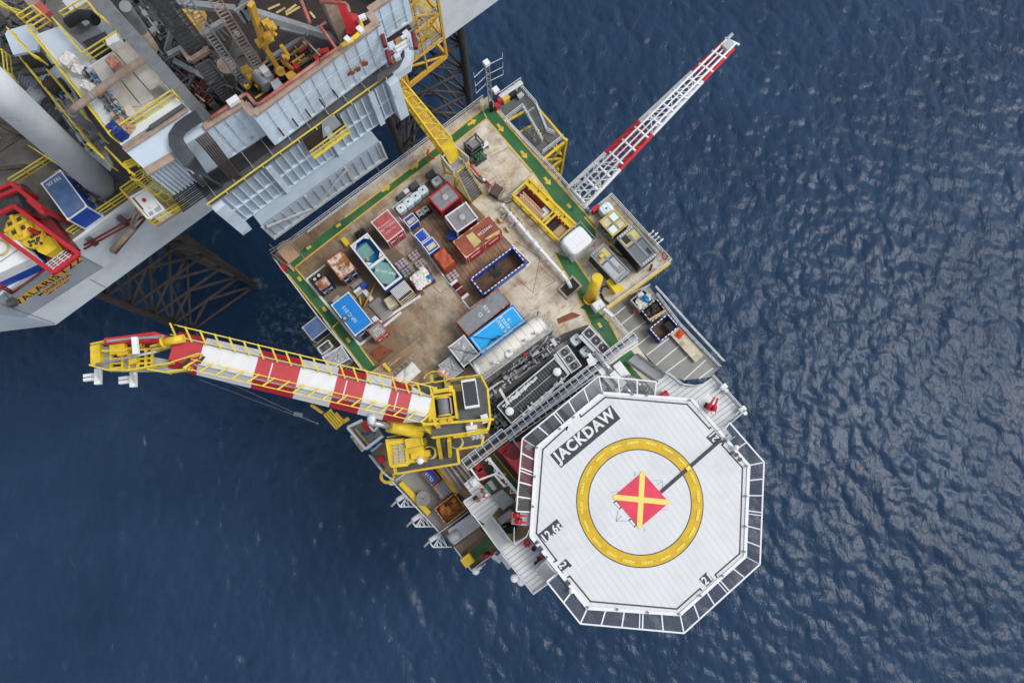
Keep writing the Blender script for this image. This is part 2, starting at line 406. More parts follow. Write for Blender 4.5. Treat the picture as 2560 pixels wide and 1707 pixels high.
# SEA
SEA = -38.0
def make_sea():
 rng = np.random.default_rng(11); AMP = .085
 NX, NY, LX, LY = 720, 520, 232.0, 168.0
 kx = np.fft.fftfreq(NX, LX/NX) * 2 * np.pi; ky = np.fft.fftfreq(NY, LY/NY) * 2 * np.pi
 KX, KY = np.meshgrid(kx, ky); K = np.hypot(KX, KY); K[0, 0] = 1e9
 L = 1.0; wd = R(205)
 ph = np.exp(-1/(K*L) ** 2) / K ** 3.3 *(0.25+((KX*math.cos(wd) +KY*math.sin(wd)) /K) ** 2) * np.exp(-(K*.22) ** 2)
 sp = np.sqrt(ph) *(rng.normal(size=K.shape) +1j*rng.normal(size=K.shape))
 hgt = np.real(np.fft.ifft2(sp)); hgt = hgt / hgt.std() * AMP
 gx = np.fft.ifft2(sp*1j*KX/K); gy = np.fft.ifft2(sp*1j*KY/K)
 gx = np.real(gx); gy = np.real(gy); q = AMP / np.real(np.fft.ifft2(sp)).std()
 def axis(n, L, c):
  core = (np.arange(n) /n-.5) * L + c
  ext = np.array([6*1.6 ** i for i in range(14)]); ext = np.cumsum(ext)
  return np.concatenate([core[0] -ext[::-1],core,core[-1] +ext])
 ax, ay = axis(NX, LX, 0), axis(NY, LY, 24)
 X, Y = np.meshgrid(ax, ay); Z = np.zeros_like(X)
 e = 14
 Z[e:-e, e:-e] = hgt; X[e:-e, e:-e] -= gx * q * .8; Y[e:-e, e:-e] -= gy * q * .8
 ny, nx = X.shape
 co = np.stack([X,Y,Z], -1).reshape(-1, 3)
 i = np.arange(ny*nx).reshape(ny, nx)
 f = np.stack([i[:-1,:-1],i[:-1,1:],i[1:,1:],i[1:,:-1]], -1).reshape(-1, 4)
 me = bpy.data.meshes.new('sea')
 me.vertices.add(len(co)); me.vertices.foreach_set('co', co.ravel())
 me.loops.add(f.size); me.loops.foreach_set('vertex_index', f.ravel().astype(np.int32))
 me.polygons.add(len(f)); me.polygons.foreach_set('loop_start', np.arange(0,f.size,4,dtype=np.int32))
 me.polygons.foreach_set('use_smooth', np.ones(len(f),dtype=bool))
 me.update(calc_edges=True)
 m = bpy.data.materials.new('sea_water'); m.use_nodes = True
 n = m.node_tree.nodes; l = m.node_tree.links; b = n['Principled BSDF']
 b.inputs['Roughness'].default_value = .05; b.inputs['IOR'].default_value = 1.34; b.inputs['Specular IOR Level'].default_value = .28
 g = n.new('ShaderNodeNewGeometry')
 def noi(sc, det, rg=.6, st=(1,1,1), rot=0):
  mp = n.new('ShaderNodeMapping'); mp.inputs['Scale'].default_value = st; mp.inputs['Rotation'].default_value = (0, 0, rot)
  l.new(g.outputs['Position'], mp.inputs['Vector'])
  t = n.new('ShaderNodeTexNoise'); t.inputs['Scale'].default_value = sc; t.inputs['Detail'].default_value = det; t.inputs['Roughness'].default_value = rg
  l.new(mp.outputs[0], t.inputs['Vector']); return t.outputs['Fac']
 mx = n.new('ShaderNodeMix'); mx.data_type = 'RGBA'
 mx.inputs[6].default_value = (.0145, .035, .074, 1); mx.inputs[7].default_value = (.021, .049, .098, 1)
 rp = n.new('ShaderNodeMapRange'); rp.inputs['From Min'].default_value = .32; rp.inputs['From Max'].default_value = .68
 l.new(noi(.05,5), rp.inputs['Value']); l.new(rp.outputs[0], mx.inputs[0])
 fo = None
 for x, y, r in ((480,829,2.2),(640,715,2.2),(1188,375,2.0),(1030,455,2.0),(735,825,9.0)):
  p = P('s', x, y, SEA); d = n.new('ShaderNodeVectorMath'); d.operation = 'DISTANCE'; d.inputs[1].default_value = p; l.new(g.outputs['Position'], d.inputs[0])
  q = n.new('ShaderNodeMapRange'); q.inputs['From Min'].default_value = r; q.inputs['From Max'].default_value = r * .2; q.inputs['To Max'].default_value = .75 if r < 5 else .42; l.new(d.outputs['Value'], q.inputs['Value'])
  if fo is None: fo = q.outputs[0]
  else:
   a = n.new('ShaderNodeMath'); a.operation = 'MAXIMUM'; l.new(fo, a.inputs[0]); l.new(q.outputs[0], a.inputs[1]); fo = a.outputs[0]
 fr = n.new('ShaderNodeMapRange'); fr.inputs['From Min'].default_value = .5; fr.inputs['From Max'].default_value = .75; l.new(noi(.9,8,.72), fr.inputs['Value'])
 fm = n.new('ShaderNodeMath'); fm.operation = 'MULTIPLY'; l.new(fo, fm.inputs[0]); l.new(fr.outputs[0], fm.inputs[1])
 mf = n.new('ShaderNodeMix'); mf.data_type = 'RGBA'; l.new(fm.outputs[0], mf.inputs[0]); l.new(mx.outputs[2], mf.inputs[6]); mf.inputs[7].default_value = (.5, .56, .6, 1); l.new(mf.outputs[2], b.inputs['Base Color'])
 b1 = n.new('ShaderNodeBump'); b1.inputs['Distance'].default_value = .17; ws = n.new('ShaderNodeMapRange'); ws.inputs['From Min'].default_value = .35; ws.inputs['From Max'].default_value = .65; ws.inputs['To Min'].default_value = .45; ws.inputs['To Max'].default_value = 1; l.new(noi(.06,4,.6,(1,.3,1),R(20)), ws.inputs['Value']); l.new(ws.outputs[0], b1.inputs['Strength'])
 l.new(noi(1.5,5,.6,(1,.5,1),R(35)), b1.inputs['Height'])
 b2 = n.new('ShaderNodeBump'); b2.inputs['Distance'].default_value = .24; b2.inputs['Strength'].default_value = .5
 l.new(noi(.55,5,.6,(1,.6,1),R(20)), b2.inputs['Height']); l.new(b2.outputs[0], b1.inputs['Normal'])
 l.new(b1.outputs[0], b.inputs['Normal'])
 me.materials.append(m)
 o = bpy.data.objects.new('sea', me); C.objects.link(o); o.location = (0, 0, SEA); o['kind'] = 'structure'
make_sea()
# PLATFORM DECKS
def deck_mat():
 m = bpy.data.materials.new('worn_deck'); m.use_nodes = True
 n = m.node_tree.nodes; l = m.node_tree.links; b = n['Principled BSDF']; b.inputs['Roughness'].default_value = .75
 g = n.new('ShaderNodeNewGeometry')
 mp = n.new('ShaderNodeMapping'); mp.inputs['Rotation'].default_value = (0, 0, -YAW); l.new(g.outputs['Position'], mp.inputs['Vector'])
 def noi(sc, det, rg=.62, st=(1,1,1)):
  m2 = n.new('ShaderNodeMapping'); m2.inputs['Scale'].default_value = st; l.new(mp.outputs[0], m2.inputs['Vector'])
  t = n.new('ShaderNodeTexNoise'); t.inputs['Scale'].default_value = sc; t.inputs['Detail'].default_value = det; t.inputs['Roughness'].default_value = rg
  l.new(m2.outputs[0], t.inputs['Vector']); return t.outputs['Fac']
 def rng(s, a, bb, lo=0, hi=1):
  r = n.new('ShaderNodeMapRange'); r.inputs['From Min'].default_value = a; r.inputs['From Max'].default_value = bb
  r.inputs['To Min'].default_value = lo; r.inputs['To Max'].default_value = hi; l.new(s, r.inputs['Value']); return r.outputs[0]
 def mix(f, a, c):
  x = n.new('ShaderNodeMix'); x.data_type = 'RGBA'; l.new(f, x.inputs[0])
  for s, v in ((6,a),(7,c)):
   if isinstance(v, tuple): x.inputs[s].default_value = (*v, 1)
   else: l.new(v, x.inputs[s])
  return x.outputs[2]
 def mth(op, a, bb):
  x = n.new('ShaderNodeMath'); x.operation = op
  for i, v in enumerate((a,bb)):
   if isinstance(v,(int,float)): x.inputs[i].default_value = v
   else: l.new(v, x.inputs[i])
  return x.outputs[0]
 sx = n.new('ShaderNodeSeparateXYZ'); l.new(mp.outputs[0], sx.inputs[0])
 wear = rng(mth('ADD',sx.outputs[0],mth('MULTIPLY',noi(.12,3),9.0)), 17.5, 1.0)
 br = n.new('ShaderNodeTexBrick'); br.inputs['Scale'].default_value = 1; br.inputs['Brick Width'].default_value = 6.2; br.inputs['Row Height'].default_value = 2.5
 br.inputs['Mortar Size'].default_value = .018; br.inputs['Color1'].default_value = (0, 0, 0, 1); br.inputs['Color2'].default_value = (1, 1, 1, 1); br.inputs['Mortar'].default_value = (.5, .5, .5, 1)
 l.new(mp.outputs[0], br.inputs['Vector'])
 c = mix(rng(noi(.35,7),.35,.65),(.72,.665,.55),(.53,.45,.33))
 pl = mix(rng(br.outputs['Color'],0,1),(.19,.13,.075),(.30,.22,.125))
 c = mix(mth('MULTIPLY',wear,rng(noi(.3,8,.7),.15,.45)), c, pl)
 c = mix(mth('MULTIPLY',rng(noi(.55,8,.72,(1,.5,1)),.46,.66),rng(wear,0,1,.5,1)), c,(.11,.068,.04))
 c = mix(mth('MULTIPLY',rng(noi(.8,9,.7,(.5,1,1)),.5,.66),.8), c,(.30,.15,.065))
 c = mix(mth('MULTIPLY',rng(noi(2.2,8,.7),.62,.72),.7), c,(.10,.065,.042))
 c = mix(rng(br.outputs['Fac'],0,1,0,.45), c,(.12,.09,.06))
 l.new(c, b.inputs['Base Color'])
 MATS['worn_deck'] = m
deck_mat()
DECK = PS('s',[(684,637),(1222,239),(1252,277),(1471,538),(1513,774),(1574,838),(1650,940),(1640,1250),(1280,1360),(1130,1214),(908,925)])
o = MB().prism(DECK, -.9, 0).build('main_deck', 'worn_deck'); tag(o, 'worn beige steel main deck of the platform', 'deck', kind='structure')
def inset(poly, k):
 c = sum((Vector(p) for p in poly), Vector()) / len(poly)
 return [c+(Vector(p) -c) *k for p in poly]
o = MB().prism(inset(DECK,.93), -9.5, -.904).build('underdeck_mass', 'steel_dark'); o['kind'] = 'structure'  # mostly unseen module block, added to darken the water below
mb = MB()
cc = sum((Vector(p) for p in DECK), Vector()) / len(DECK)
tops = [cc+U*(i*9.5) +V*(j*9.5) for i, j in ((-1,-1),(1,-1),(1,1),(-1,1))]
jk = thing('platform_jacket', 'yellow steel jacket of four legs standing in the sea under the platform', 'jacket',(cc.x,cc.y,SEA-3))
for k, t in enumerate(tops):
 f = cc +(t-cc) * 1.25
 MB().tube([Vector((t.x,t.y,-9.5)),Vector((f.x,f.y,SEA-3))], .8, 14).build('leg', 'amber', jk, True)
 t2 = tops[(k+1) % 4]; f2 = cc +(t2-cc) * 1.25
 m2 = MB()
 m2.tube([Vector((t.x,t.y,-11)),Vector((f2.x,f2.y,SEA-1))], .35, 8); m2.tube([Vector((t2.x,t2.y,-11)),Vector((f.x,f.y,SEA-1))], .35, 8)
 m2.build('brace', 'amber', jk, True)
# painted walkways, arrows, lines
PZ = .006
def paint(name, m, polys, z, label=None):
 b = MB()
 for p in polys: b.sheet(p, z)
 o = b.build(name, m); o['kind'] = 'structure'
 if label: o['label'] = label
 return o
S1 = PS('s',[(712,656),(760,620),(862,544),(1010,433),(1119,345),(1205,275),(1216,297),(1137,356),(1020,448),(882,555),(760,645),(737,669)])
S2 = PS('s',[(708,666),(737,669),(744,675),(852,800),(935,913),(1010,1010),(985,1030),(910,925),(829,820),(719,685)])
S3 = PS('s',[(1207,274),(1232,268),(1264,307),(1391,453),(1488,562),(1490,600),(1440,580),(1400,526),(1331,430),(1218,296)])
S4 = PS('I',[(110,560),(180,700),(250,800),(330,985),(395,1125),(470,1210),(560,1330),(650,1300),(540,1110),(440,1010),(400,810),(285,640)])
paint('walkway', 'green',[S1,S2,S3,S4], PZ)
mb = MB()
for pts in ([(737,669),(882,555),(1020,448),(1216,297),(1331,430),(1400,526)],[(862,544),(1010,433),(1205,275)],
   [(737,669),(852,800),(935,913)],[(719,685),(829,820),(910,925)],[(1264,307),(1391,453),(1488,562)]):
 strip(mb, PS('s',pts), .16, PZ+.005)
for pts in ([(110,560),(180,700),(250,800),(330,985),(395,1125)],[(285,640),(400,810),(440,1010),(540,1110),(640,1300)],[(350,290),(440,395)]):
 strip(mb, PS('I',pts), .16, PZ+.005)
o = mb.build('walkway_line', 'mark_yellow'); o['kind'] = 'structure'
def arrow(t, x, y, dx, dy, m='mark_yellow', L=1.25, head=True):
 c = P(t, x, y, 0); d = P(t, x+dx, y+dy, 0) - c; d.z = 0; d.normalize(); r = Vector((-d.y,d.x,0))
 a = MB(); z = Vector((0,0,PZ+.01))
 c = Vector((c.x,c.y,0))
 a.add([c-d*L*.5-r*.17+z,c+d*.02-r*.17+z,c+d*.02+r*.17+z,c-d*L*.5+r*.17+z],[(0,1,2,3)])
 hm = a.add([c+d*.0-r*.42+z,c+d*L*.5+z,c+r*.42+z],[(0,1,2)], 0 if head else 1)
 a.build('arrow_marking',['mark_yellow','arrow_green'], None, kind='structure')
mat('arrow_green',(.01,.09,.075), var=.2)
for q in (('H',512,495,4,-2.6),('H',790,550,3,3.7),('H',1020,812,3,3.7),('H',1250,1072,3,3.7),('G',342,62,4,-2.7),('G',60,280,4,-2.7)): arrow(*q)
for q in (('F',748,68,-4,2.9),('F',458,285,-4,2.9),('F',402,598,3,4),('F',645,893,3,4),('F',880,1195,3,4),('I',335,985,2,3),('I',480,1155,2,3),('I',240,220,2.4,3)): arrow(*q, head=False)
# timber laid bays with pale kerbs
BAY1 = PS('s',[(767,700),(815,664),(935,573),(1010,640),(1062,735),(962,812),(900,861)])
BAY2 = PS('G',[(120,470),(560,130),(880,400),(1290,830),(1470,1010),(880,1460),(660,1180),(520,960),(300,700)])
o = MB().sheet(BAY1, PZ).build('laydown_bay', 'deck_brown'); o['kind'] = 'structure'
o = MB().sheet(BAY2, PZ+.004).build('timber_floor', 'timber'); o['kind'] = 'structure'
mb = MB()
for t, pts, w in (('G',[(880,1462),(1475,1008),(1290,830)],.16),('G',[(880,1462),(655,1182),(430,880),(120,475),(560,130)],.14),
                  ('F',[(455,585),(640,445)],.2),('F',[(455,585),(980,1225),(1225,1035),(1385,905)],.28),('G',[(0,1592),(400,1330)],.28)):
 p = [Vector((v.x,v.y,.07)) for v in PS(t,pts)]
 for a, b in zip(p[:-1], p[1:]): mb.bar(a, b, w, .14)
o = mb.build('bay_kerb', 'white'); o['kind'] = 'structure'
mb = MB()
mb.sheet(PS('I',[(130,1090),(250,1035),(320,1060),(290,1075),(145,1130)]), PZ+.003)
mb.sheet(PS('F',[(1060,1310),(1180,1215),(1310,1280),(1170,1400)]), PZ+.002)
o = mb.build('rust_stain', 'rust'); o['kind'] = 'structure'
mb = MB()
for t, q in (('G',[(1330,800),(1568,960),(1500,1300),(1330,1150)]),('H',[(700,830),(870,740),(1090,990)]),('G',[(520,1240),(590,1310),(660,1260)]),
             ('I',[(0,680),(120,790),(60,830)]),('G',[(80,950),(210,850)]),('F',[(360,440),(440,410),(490,470),(400,500),(360,440)])):
 strip(mb, PS(t,q), .06, PZ+.002)
o = mb.build('deck_seam', 'rust'); o['kind'] = 'structure'
# guard rails round the main deck
rail('double white guard rail along the platform edge facing the drilling rig', PS('s',[(700,628),(1118,318),(1208,250)]))
rail('white guard rail along the south west edge beside the green walkway', PS('s',[(690,650),(800,795),(862,868)]))
rail('white guard rail beside the grey box on the hanging balcony', PS('F',[(640,985),(1010,1470)]))
rail('long white guard rail between the green walkway and the stair tower', PS('s',[(1266,307),(1400,448),(1470,530)]))
rail('outer white pipe rail with spare tubes on the edge facing the rig', PS('s',[(770,582),(880,500),(1000,410),(1040,380)]), h=.5, group='white guard rails along the platform edges', bars=(1,.7,.35))
# DECK CARGO
def box_cargo(name, label, cat, t, q, zt, z0=0., wall='blue', roof='blue', frame='white', rows=(), group='cargo containers on the deck', ribs=.3, doors=1, post=.12, rim=.1, roofmat_pad=True, bold=0):
 """closed container: ribbed walls, posts and rails, roof sheet, door leaves with bars, painted words"""
 M, L, W, s = rect(t, q, zt); h = zt - z0
 M0 = M @ Matrix.Translation((0,0,-h))
 th = thing(name, label, cat,(M0.translation.x,M0.translation.y,z0), group)
 b = MB(M0); x, y = L / 2 - .04, W / 2 - .04
 b.box((0,0,h/2-.02),(2*x,2*y,h-.12))
 if ribs:
  n = max(3, int(L/ribs))
  for i in range(n):
   px = -x + .12 +(2*x-.24) * i /(n-1)
   for sy in (-1, 1): b.box((px,sy*y,h/2),(ribs*.45,.06,h-.35))
  n = max(3, int(W/ribs))
  for i in range(n):
   py = -y + .12 +(2*y-.24) * i /(n-1)
   b.box((-x*1,py,h/2),(.06,ribs*.45,h-.35))
 b.build('wall', wall, th)
 b = MB(M0)
 for sx in (-1, 1):
  for sy in (-1, 1):
   b.box((sx*(L/2-post/2),sy*(W/2-post/2),h/2),(post,post,h))
   b.box((sx*(L/2-.08),sy*(W/2-.08),h-.03),(.2,.19,.15))
  b.box((sx*(L/2-rim/2),0,h-rim/2),(rim,W-2*post,rim)); b.box((sx*(L/2-rim/2),0,.08),(rim,W-2*post,.16))
 for sy in (-1, 1):
  b.box((0,sy*(W/2-rim/2),h-rim/2),(L-2*post,rim,rim)); b.box((0,sy*(W/2-rim/2),.08),(L-2*post,rim,.16))
 b.build('frame', frame, th)
 b = MB(M0); b.box((0,0,h-.065),(L-2*rim-.01,W-2*rim-.01,.05)); rf = b.build('roof', roof, th)
 if doors:
  for k in (-1, 1):
   d = MB(M0); d.box((L/2+.0,k*(W/4-.03),h/2),(.07,W/2-.14,h-.3)); dr = d.build('door', wall, th)
   d = MB(M0)
   for e in (.12, W/2-.3): d.tube([(L/2+.06,k*e+(.0),.15),(L/2+.06,k*e,h-.15)], .025, 6)
   d.box((L/2+.045,k*W/4,h*.62),(.02,W*.26,.3)); d.build('lock_bar', 'white', dr)
 if rows: letters(th, 'mark_white', rows, t, zt-.035, bold)
 return th, M0, L, W, h
def slings(th, M0, L, W, h, m='steel_dark', k=.7):
 """lifting wires lying slack over the roof"""
 b = MB(M0); pts = [(-L/2+.12,-W/2+.12),(L/2-.12,W/2-.12),(L/2-.12,-W/2+.12),(-L/2+.12,W/2-.12)]
 for i, p in enumerate(pts):
  e = (random.uniform(-.3,.3) *L*k, random.uniform(-.3,.3) *W*k)
  q = [Vector((p[0],p[1],h+.05))]
  for j in range(1, 7):
   f = j / 6; q.append(Vector((p[0] +(e[0] -p[0]) *f+math.sin(f*5+i) *.12,p[1] +(e[1] -p[1]) *f+math.cos(f*4+i) *.12,h+.04)))
  b.tube(q, .014, 5)
 b.build('sling', m, th)
def B(*a, **k):
 sl = k.pop('sl', False)
 r = box_cargo(*a, **k)
 if sl: slings(*r)
 return r
B('cargo_container', 'red cargo container with three lines of white writing on its pale red roof', 'container', 's',[(927,555),(968,606),(1010,573),(968,524)], 2.7, wall='red', roof='red_pale', frame='white', sl=True)
def rows_on(label, m, rows, t, z, lift=.006, bold=0):
 th = next(o for o in C.objects if o.get('label') == label); return letters(th, m, rows, t, z, bold, lift=lift)
rows_on('red cargo container with three lines of white writing on its pale red roof', 'mark_white',
  [('SAP Equipment',1153,108,1290,5,.27),('No 1212434',1192,122,1322,22,.27),('(SSTC11)',1235,150,1335,75,.27)], 'F', 2.66)
B('cargo_container', 'navy container with a rust blotched white roof', 'container', 'F',[(632,402),(800,590),(940,478),(805,288)], 2.6, wall='blue_navy', roof='rust_white', frame='rust',
  rows=(), ribs=.25)
rows_on('navy container with a rust blotched white roof', 'mark_dark',[('N024W',790,505,890,425,.42)], 'F', 2.57)
th, M0, L, W, h = B('tool_container', 'small navy box with drum mouths and a rusty white lid beside the white kerb', 'container', 'F',[(525,615),(590,712),(705,630),(640,532)], 2.0, wall='blue_navy', roof='rust_white', frame='blue_navy', group='cargo containers on the deck', ribs=.2)
rows_on('small navy box with drum mouths and a rusty white lid beside the white kerb', 'mark_dark',[('N',575,675,605,655,.4),('1S',650,625,685,600,.4)], 'F', 1.97)
B('site_cabin', 'bright blue container with a code in large letters and a roof vent', 'container', 'F',[(695,832),(930,1140),(1103,1003),(868,703)], 2.8, wall='blue_dark', roof='blue_bright', frame='white', rows=[('NP-C-015',955,985,828,838,.42)], ribs=.28)
th = next(o for o in C.objects if o.get('category') == 'container' and 'roof vent' in o['label'])
M, L, W, s = rect('F',[(810,965),(840,1000),(865,965),(835,940)], 2.82)
mb = MB(M); mb.box((0,0,.1),(.55,.55,.2)); v = mb.build('vent', 'steel_dark', th); mb = MB(M); mb.disc((0,0,.2), .17, .1, 12); mb.build('vent_cap', 'grey_light', v)
B('tool_container', 'small red box with a dark grey lid near the rust stain', 'container', 'F',[(1048,1080),(1132,1184),(1254,1088),(1168,990)], 2.0, wall='red', roof='deck_grey', frame='rust_frame', rows=[('AMC',1125,1108,1183,1062,.42),('2112',1140,1150,1213,1092,.42)], ribs=.2)
B('cargo_container', 'long dark grey roofed container with a rusty red frame', 'container', 's',[(1137,801),(1171,840),(1277,756),(1246,722)], 2.7, wall='rust', roof='grey', frame='rust_frame', doors=0)
rows_on('long dark grey roofed container with a rusty red frame', 'mark_white',[('D',735,550,700,500,.42),('636',855,492,770,385,.42)], 'U', 2.66)
th, M0, L, W, h = B('cargo_container', 'sky blue roofed container with a white painted border', 'container', 'J',[(484,366),(610,547),(1040,207),(907,42)], 2.7, wall='blue_water', roof='blue_sky', frame='blue_bright', doors=0)
letters(th, 'mark_white',[('K BRU',1120,800,985,625,.36),('742023',1205,785,1030,560,.36),('-5',1190,665,1150,590,.3)], 'U', 2.66, .01)
mb = MB(M0)
for sx in (-1, 1): mb.box((sx*(L/2-.22),0,h-.036),(.09,W-.5,.012))
for sy in (-1, 1): mb.box((0,sy*(W/2-.2),h-.036),(L-.5,.09,.012))
mb.build('border_line', 'mark_white', th)
th, M0, L, W, h = B('equipment_box', 'square grey lidded box with white edges under slack black wires', 'container', 'U',[(190,1050),(425,1370),(690,1165),(435,860)], 2.5, wall='black', roof='grey_roof', frame='white', doors=0, ribs=0, rim=.14,
      rows=[('K3',470,1050,370,965,.36),('R71',420,1110,290,1050,.36)], sl=True)
th, M0, L, W, h = B('equipment_box', 'smaller grey lidded box numbered upside down next to the crane rail', 'container', 'U',[(20,1340),(215,1560),(450,1430),(240,1185)], 1.7, wall='steel_dark', roof='grey_roof', frame='grey_light', doors=0, ribs=0, rim=.14,
      rows=[('2123',255,1285,105,1400,.4)], sl=True)
B('cargo_container', 'rust red container with two olive anti slip patches on its roof', 'container', 'G',[(710,800),(838,955),(1205,703),(1066,540)], 2.7, wall='red', roof='rust_roof', frame='rust_white', doors=1)
th = next(o for o in C.objects if 'olive anti slip' in str(o.get('label')))
letters(th, 'mark_white',[('0525041',972,748,1100,655,.34)], 'G', 2.66, .01)
mb = MB(); mb.sheet(PS('G',[(840,745),(905,705),(995,800),(925,855)],2.665), 2.668); mb.sheet(PS('G',[(1020,775),(1165,685),(1185,700),(1060,780)],2.665), 2.668)
mb.build('grip_patch', 'yellow_pale', th)
# hanging balcony with grey and blue boxes at the south west edge
BAL = PS('F',[(400,1055),(560,935),(1010,1455),(760,1500),(680,1450)], -1.2)
o = MB().prism(BAL, -1.5, -1.2).build('balcony_deck', 'hazard'); tag(o, kind='structure')
B('cargo_container', 'dull blue box hanging outside the south west rail', 'container', 'F',[(405,1052),(512,1178),(668,1062),(562,938)], .9, -1.2, wall='blue_dark', roof='blue_worn', frame='grey_light', doors=0)
th, M0, L, W, h = B('equipment_box', 'grey box with white corner stripes outside the south west rail', 'container', 'V',[(970,650),(1230,1060),(2020,720),(1640,170)], 1.0, -1.2, wall='grey', roof='grey_roof', frame='white', doors=0, ribs=0,
      rows=[('KR',1625,770,1450,580,.32),('OTT-S',1790,670,1500,320,.34)], sl=True)
M, L, W, s = rect('F',[(562,1255),(608,1312),(718,1242),(668,1178)], -.2)
th = thing('winch_skid', 'small open white framed skid with a dark drum on the hanging balcony', 'skid',(M.translation.x,M.translation.y,-1.2))
mb = MB(M)
for sx in (-1, 1):
 mb.box((sx*L/2,0,0),(.12,W,.12)); mb.box((0,sx*W/2,0),(L,.12,.12))
 for sy in (-1, 1): mb.box((sx*L/2,sy*W/2,-.5),(.12,.12,1))
mb.box((0,0,-.9),(L,W,.1)); mb.build('frame', 'white', th)
mb = MB(M); mb.tube([(0,-W*.32,-.3),(0,W*.32,-.3)], .42, 18); mb.build('drum', 'steel_dark', th, True)
# white framed open top container with netting
M, L, W, s = rect('F',[(880,252),(1225,690),(1398,560),(1050,125)], 2.6)
M0 = M @ Matrix.Translation((0,0,-2.6)); h = 2.6
th = thing('open_container', 'white rimmed blue container with its open halves under green netting', 'container', M0.translation, 'cargo containers on the deck')
mb = MB(M0)
for sy in (-1, 1): mb.box((0,sy*(W/2-.05),h/2-.1),(L,.08,h-.2))
for sx in (-1, 1): mb.box((sx*(L/2-.05),0,h/2-.1),(.08,W-.2,h-.2))
mb.build('wall', 'blue', th)
mb = MB(M0)
for sy in (-1, 1): mb.box((0,sy*(W/2-.1),h-.07),(L,.2,.14))
for x, w in ((-L/2+.12,.24),(0.02*L,.3),(L/2-.12,.24)): mb.box((x,0,h-.07),(w,W-.41,.138))
for sx, sy in ((-.02,1),(-.02,-1)): mb.prism([(sx*L,sy*(W/2-.26)),(sx*L-.5,sy*(W/2-.26)),(sx*L,sy*(W/2-.76))], h-.13, h-.004)
for sx, sy in ((-1,1),(-1,-1)): mb.prism([(-L/2+.3,sy*(W/2-.26)),(-L/2+.75,sy*(W/2-.26)),(-L/2+.3,sy*(W/2-.7))], h-.13, h-.004)
mb.build('rim', 'white', th)
mb = MB(M0); mb.box((-L*.25,0,1.3),(L*.45,W-.2,.1)); mb.build('floor', 'blue_water', th)
mb = MB(M0); mb.box((-L*.3,-W*.1,1.55),(1.6,1.5,.4)); mb.build('hatch_lid', 'teal', th)
mb = MB(M0); mb.box((L*.255,0,h-.3),(L*.44,W-.55,.04)); nt_ = mb.build('net_cover', 'teal', th)
letters(nt_, 'mark_white',[('KVI-NP-44/02',270,835,850,965,.32)], 'W', h-.278, .006)
mb = MB(M0)
for sy in (-1, 1):
 for sx in (.06, .44): mb.prism([(sx*L,sy*(W/2-.27)),(sx*L+(.5 if sx < .2 else -.5),sy*(W/2-.27)),(sx*L,sy*(W/2-.75))], h-.27, h-.2)
mb.build('corner_gusset', 'blue_navy', th)
c = P('F', 1048, 385, 1.45); mb = MB(); mb.disc(c, .3, .5, 8, .05); mb.build('warning_cone', 'yellow', th)
# long blue skip with white dashed rim
def open_skip(name, label, t, q, zt, z0, wall, floor, dash=None, group='open skips', load=None, depth=.35):
 M, L, W, s = rect(t, q, zt); h = zt - z0; M0 = M @ Matrix.Translation((0,0,-h))
 th = thing(name, label, 'skip',(M0.translation.x,M0.translation.y,z0), group)
 b = MB(M0)
 for sy in (-1, 1):
  b.box((0,sy*(W/2-.06),h/2),(L,.12,h))
  for i in range(int(L/.8) +1): b.box((-L/2+.1+i*(L-.2) /int(L/.8),sy*(W/2+.02),h/2),(.1,.08,h-.1))
 for sx in (-1, 1): b.box((sx*(L/2-.06),0,h/2),(.12,W-.24,h))
 b.build('wall', wall, th)
 b = MB(M0); b.box((0,0,depth/2),(L-.24,W-.24,depth)); b.build('floor', floor, th)
 if dash:
  b = MB(M0); n = int(L/.5)
  for i in range(n):
   for sy in (-1, 1): b.box((-L/2+.25+i*(L-.3) /n,sy*(W/2-.06),h+.01),(.3,.125,.03))
  n = int(W/.5)
  for i in range(n):
   for sx in (-1, 1): b.box((sx*(L/2-.06),-W/2+.35+i*(W-.4) /n,h+.01),(.125,.3,.03))
  b.build('rim_dash', dash, th)
 return th, M0, L, W, h
th, M0, L, W, h = open_skip('skip', 'long navy open skip with a white dashed rim and a rusty floor', 'G',[(890,1162),(1012,1330),(1432,1003),(1300,848)], 1.9, 0, 'blue', 'skip_floor', 'mark_white')
mb = MB(M0 @ Matrix.Rotation(0,4,'Z'))
for i in range(6): mb.box((-L*.22+random.uniform(-.6,.4),random.uniform(-.7,.7),.45+.05*i),(random.uniform(.5,1.2),random.uniform(.15,.35),.08), random.uniform(0,3))
o = mb.build('scrap_plank', 'legs_dark', None, label='dark planks and scrap lying in the long navy skip', cat='scrap')
mb = MB(M0)
for i in range(5): mb.box((-L*.14,-.5+i*.2,.5),(1.2,.12,.1))
for i in range(3): mb.box((-L*.14+(i-1) *.5,-.1,.41),(.12,1,.1))
mb.build('pallet', 'legs_dark', None, label='grey wooden pallet lying in the long navy skip', cat='pallet')
th, M0, L, W, h = open_skip('skip', 'rusty brown skip heaped with crumpled white plastic', 'W',[(1040,1010),(1235,1270),(1585,1040),(1475,720)], 1.5, 0, 'maroon', 'maroon')
def heap(M0, L, W, z, n, m, label, cat, name='plastic_sheet', s=.35, hh=.3, group=None):
 b = MB(M0)
 for i in range(n):
  x, y = random.uniform(-.5, .5) * L, random.uniform(-.5, .5) * W
  k = len(b.v); b.ball((x,y,z+random.uniform(0,hh)), s*random.uniform(.6,1.2),(random.uniform(.6,1.3),random.uniform(.6,1.3),random.uniform(.3,.7)), 8)
  M_i = M0.inverted()
  for j in range(k, len(b.v)): b.v[j] += Vector((random.uniform(-1,1),random.uniform(-1,1),random.uniform(-1,1))) * s * .22
 return b.build(name, m, None, label=label, cat=cat, group=group)
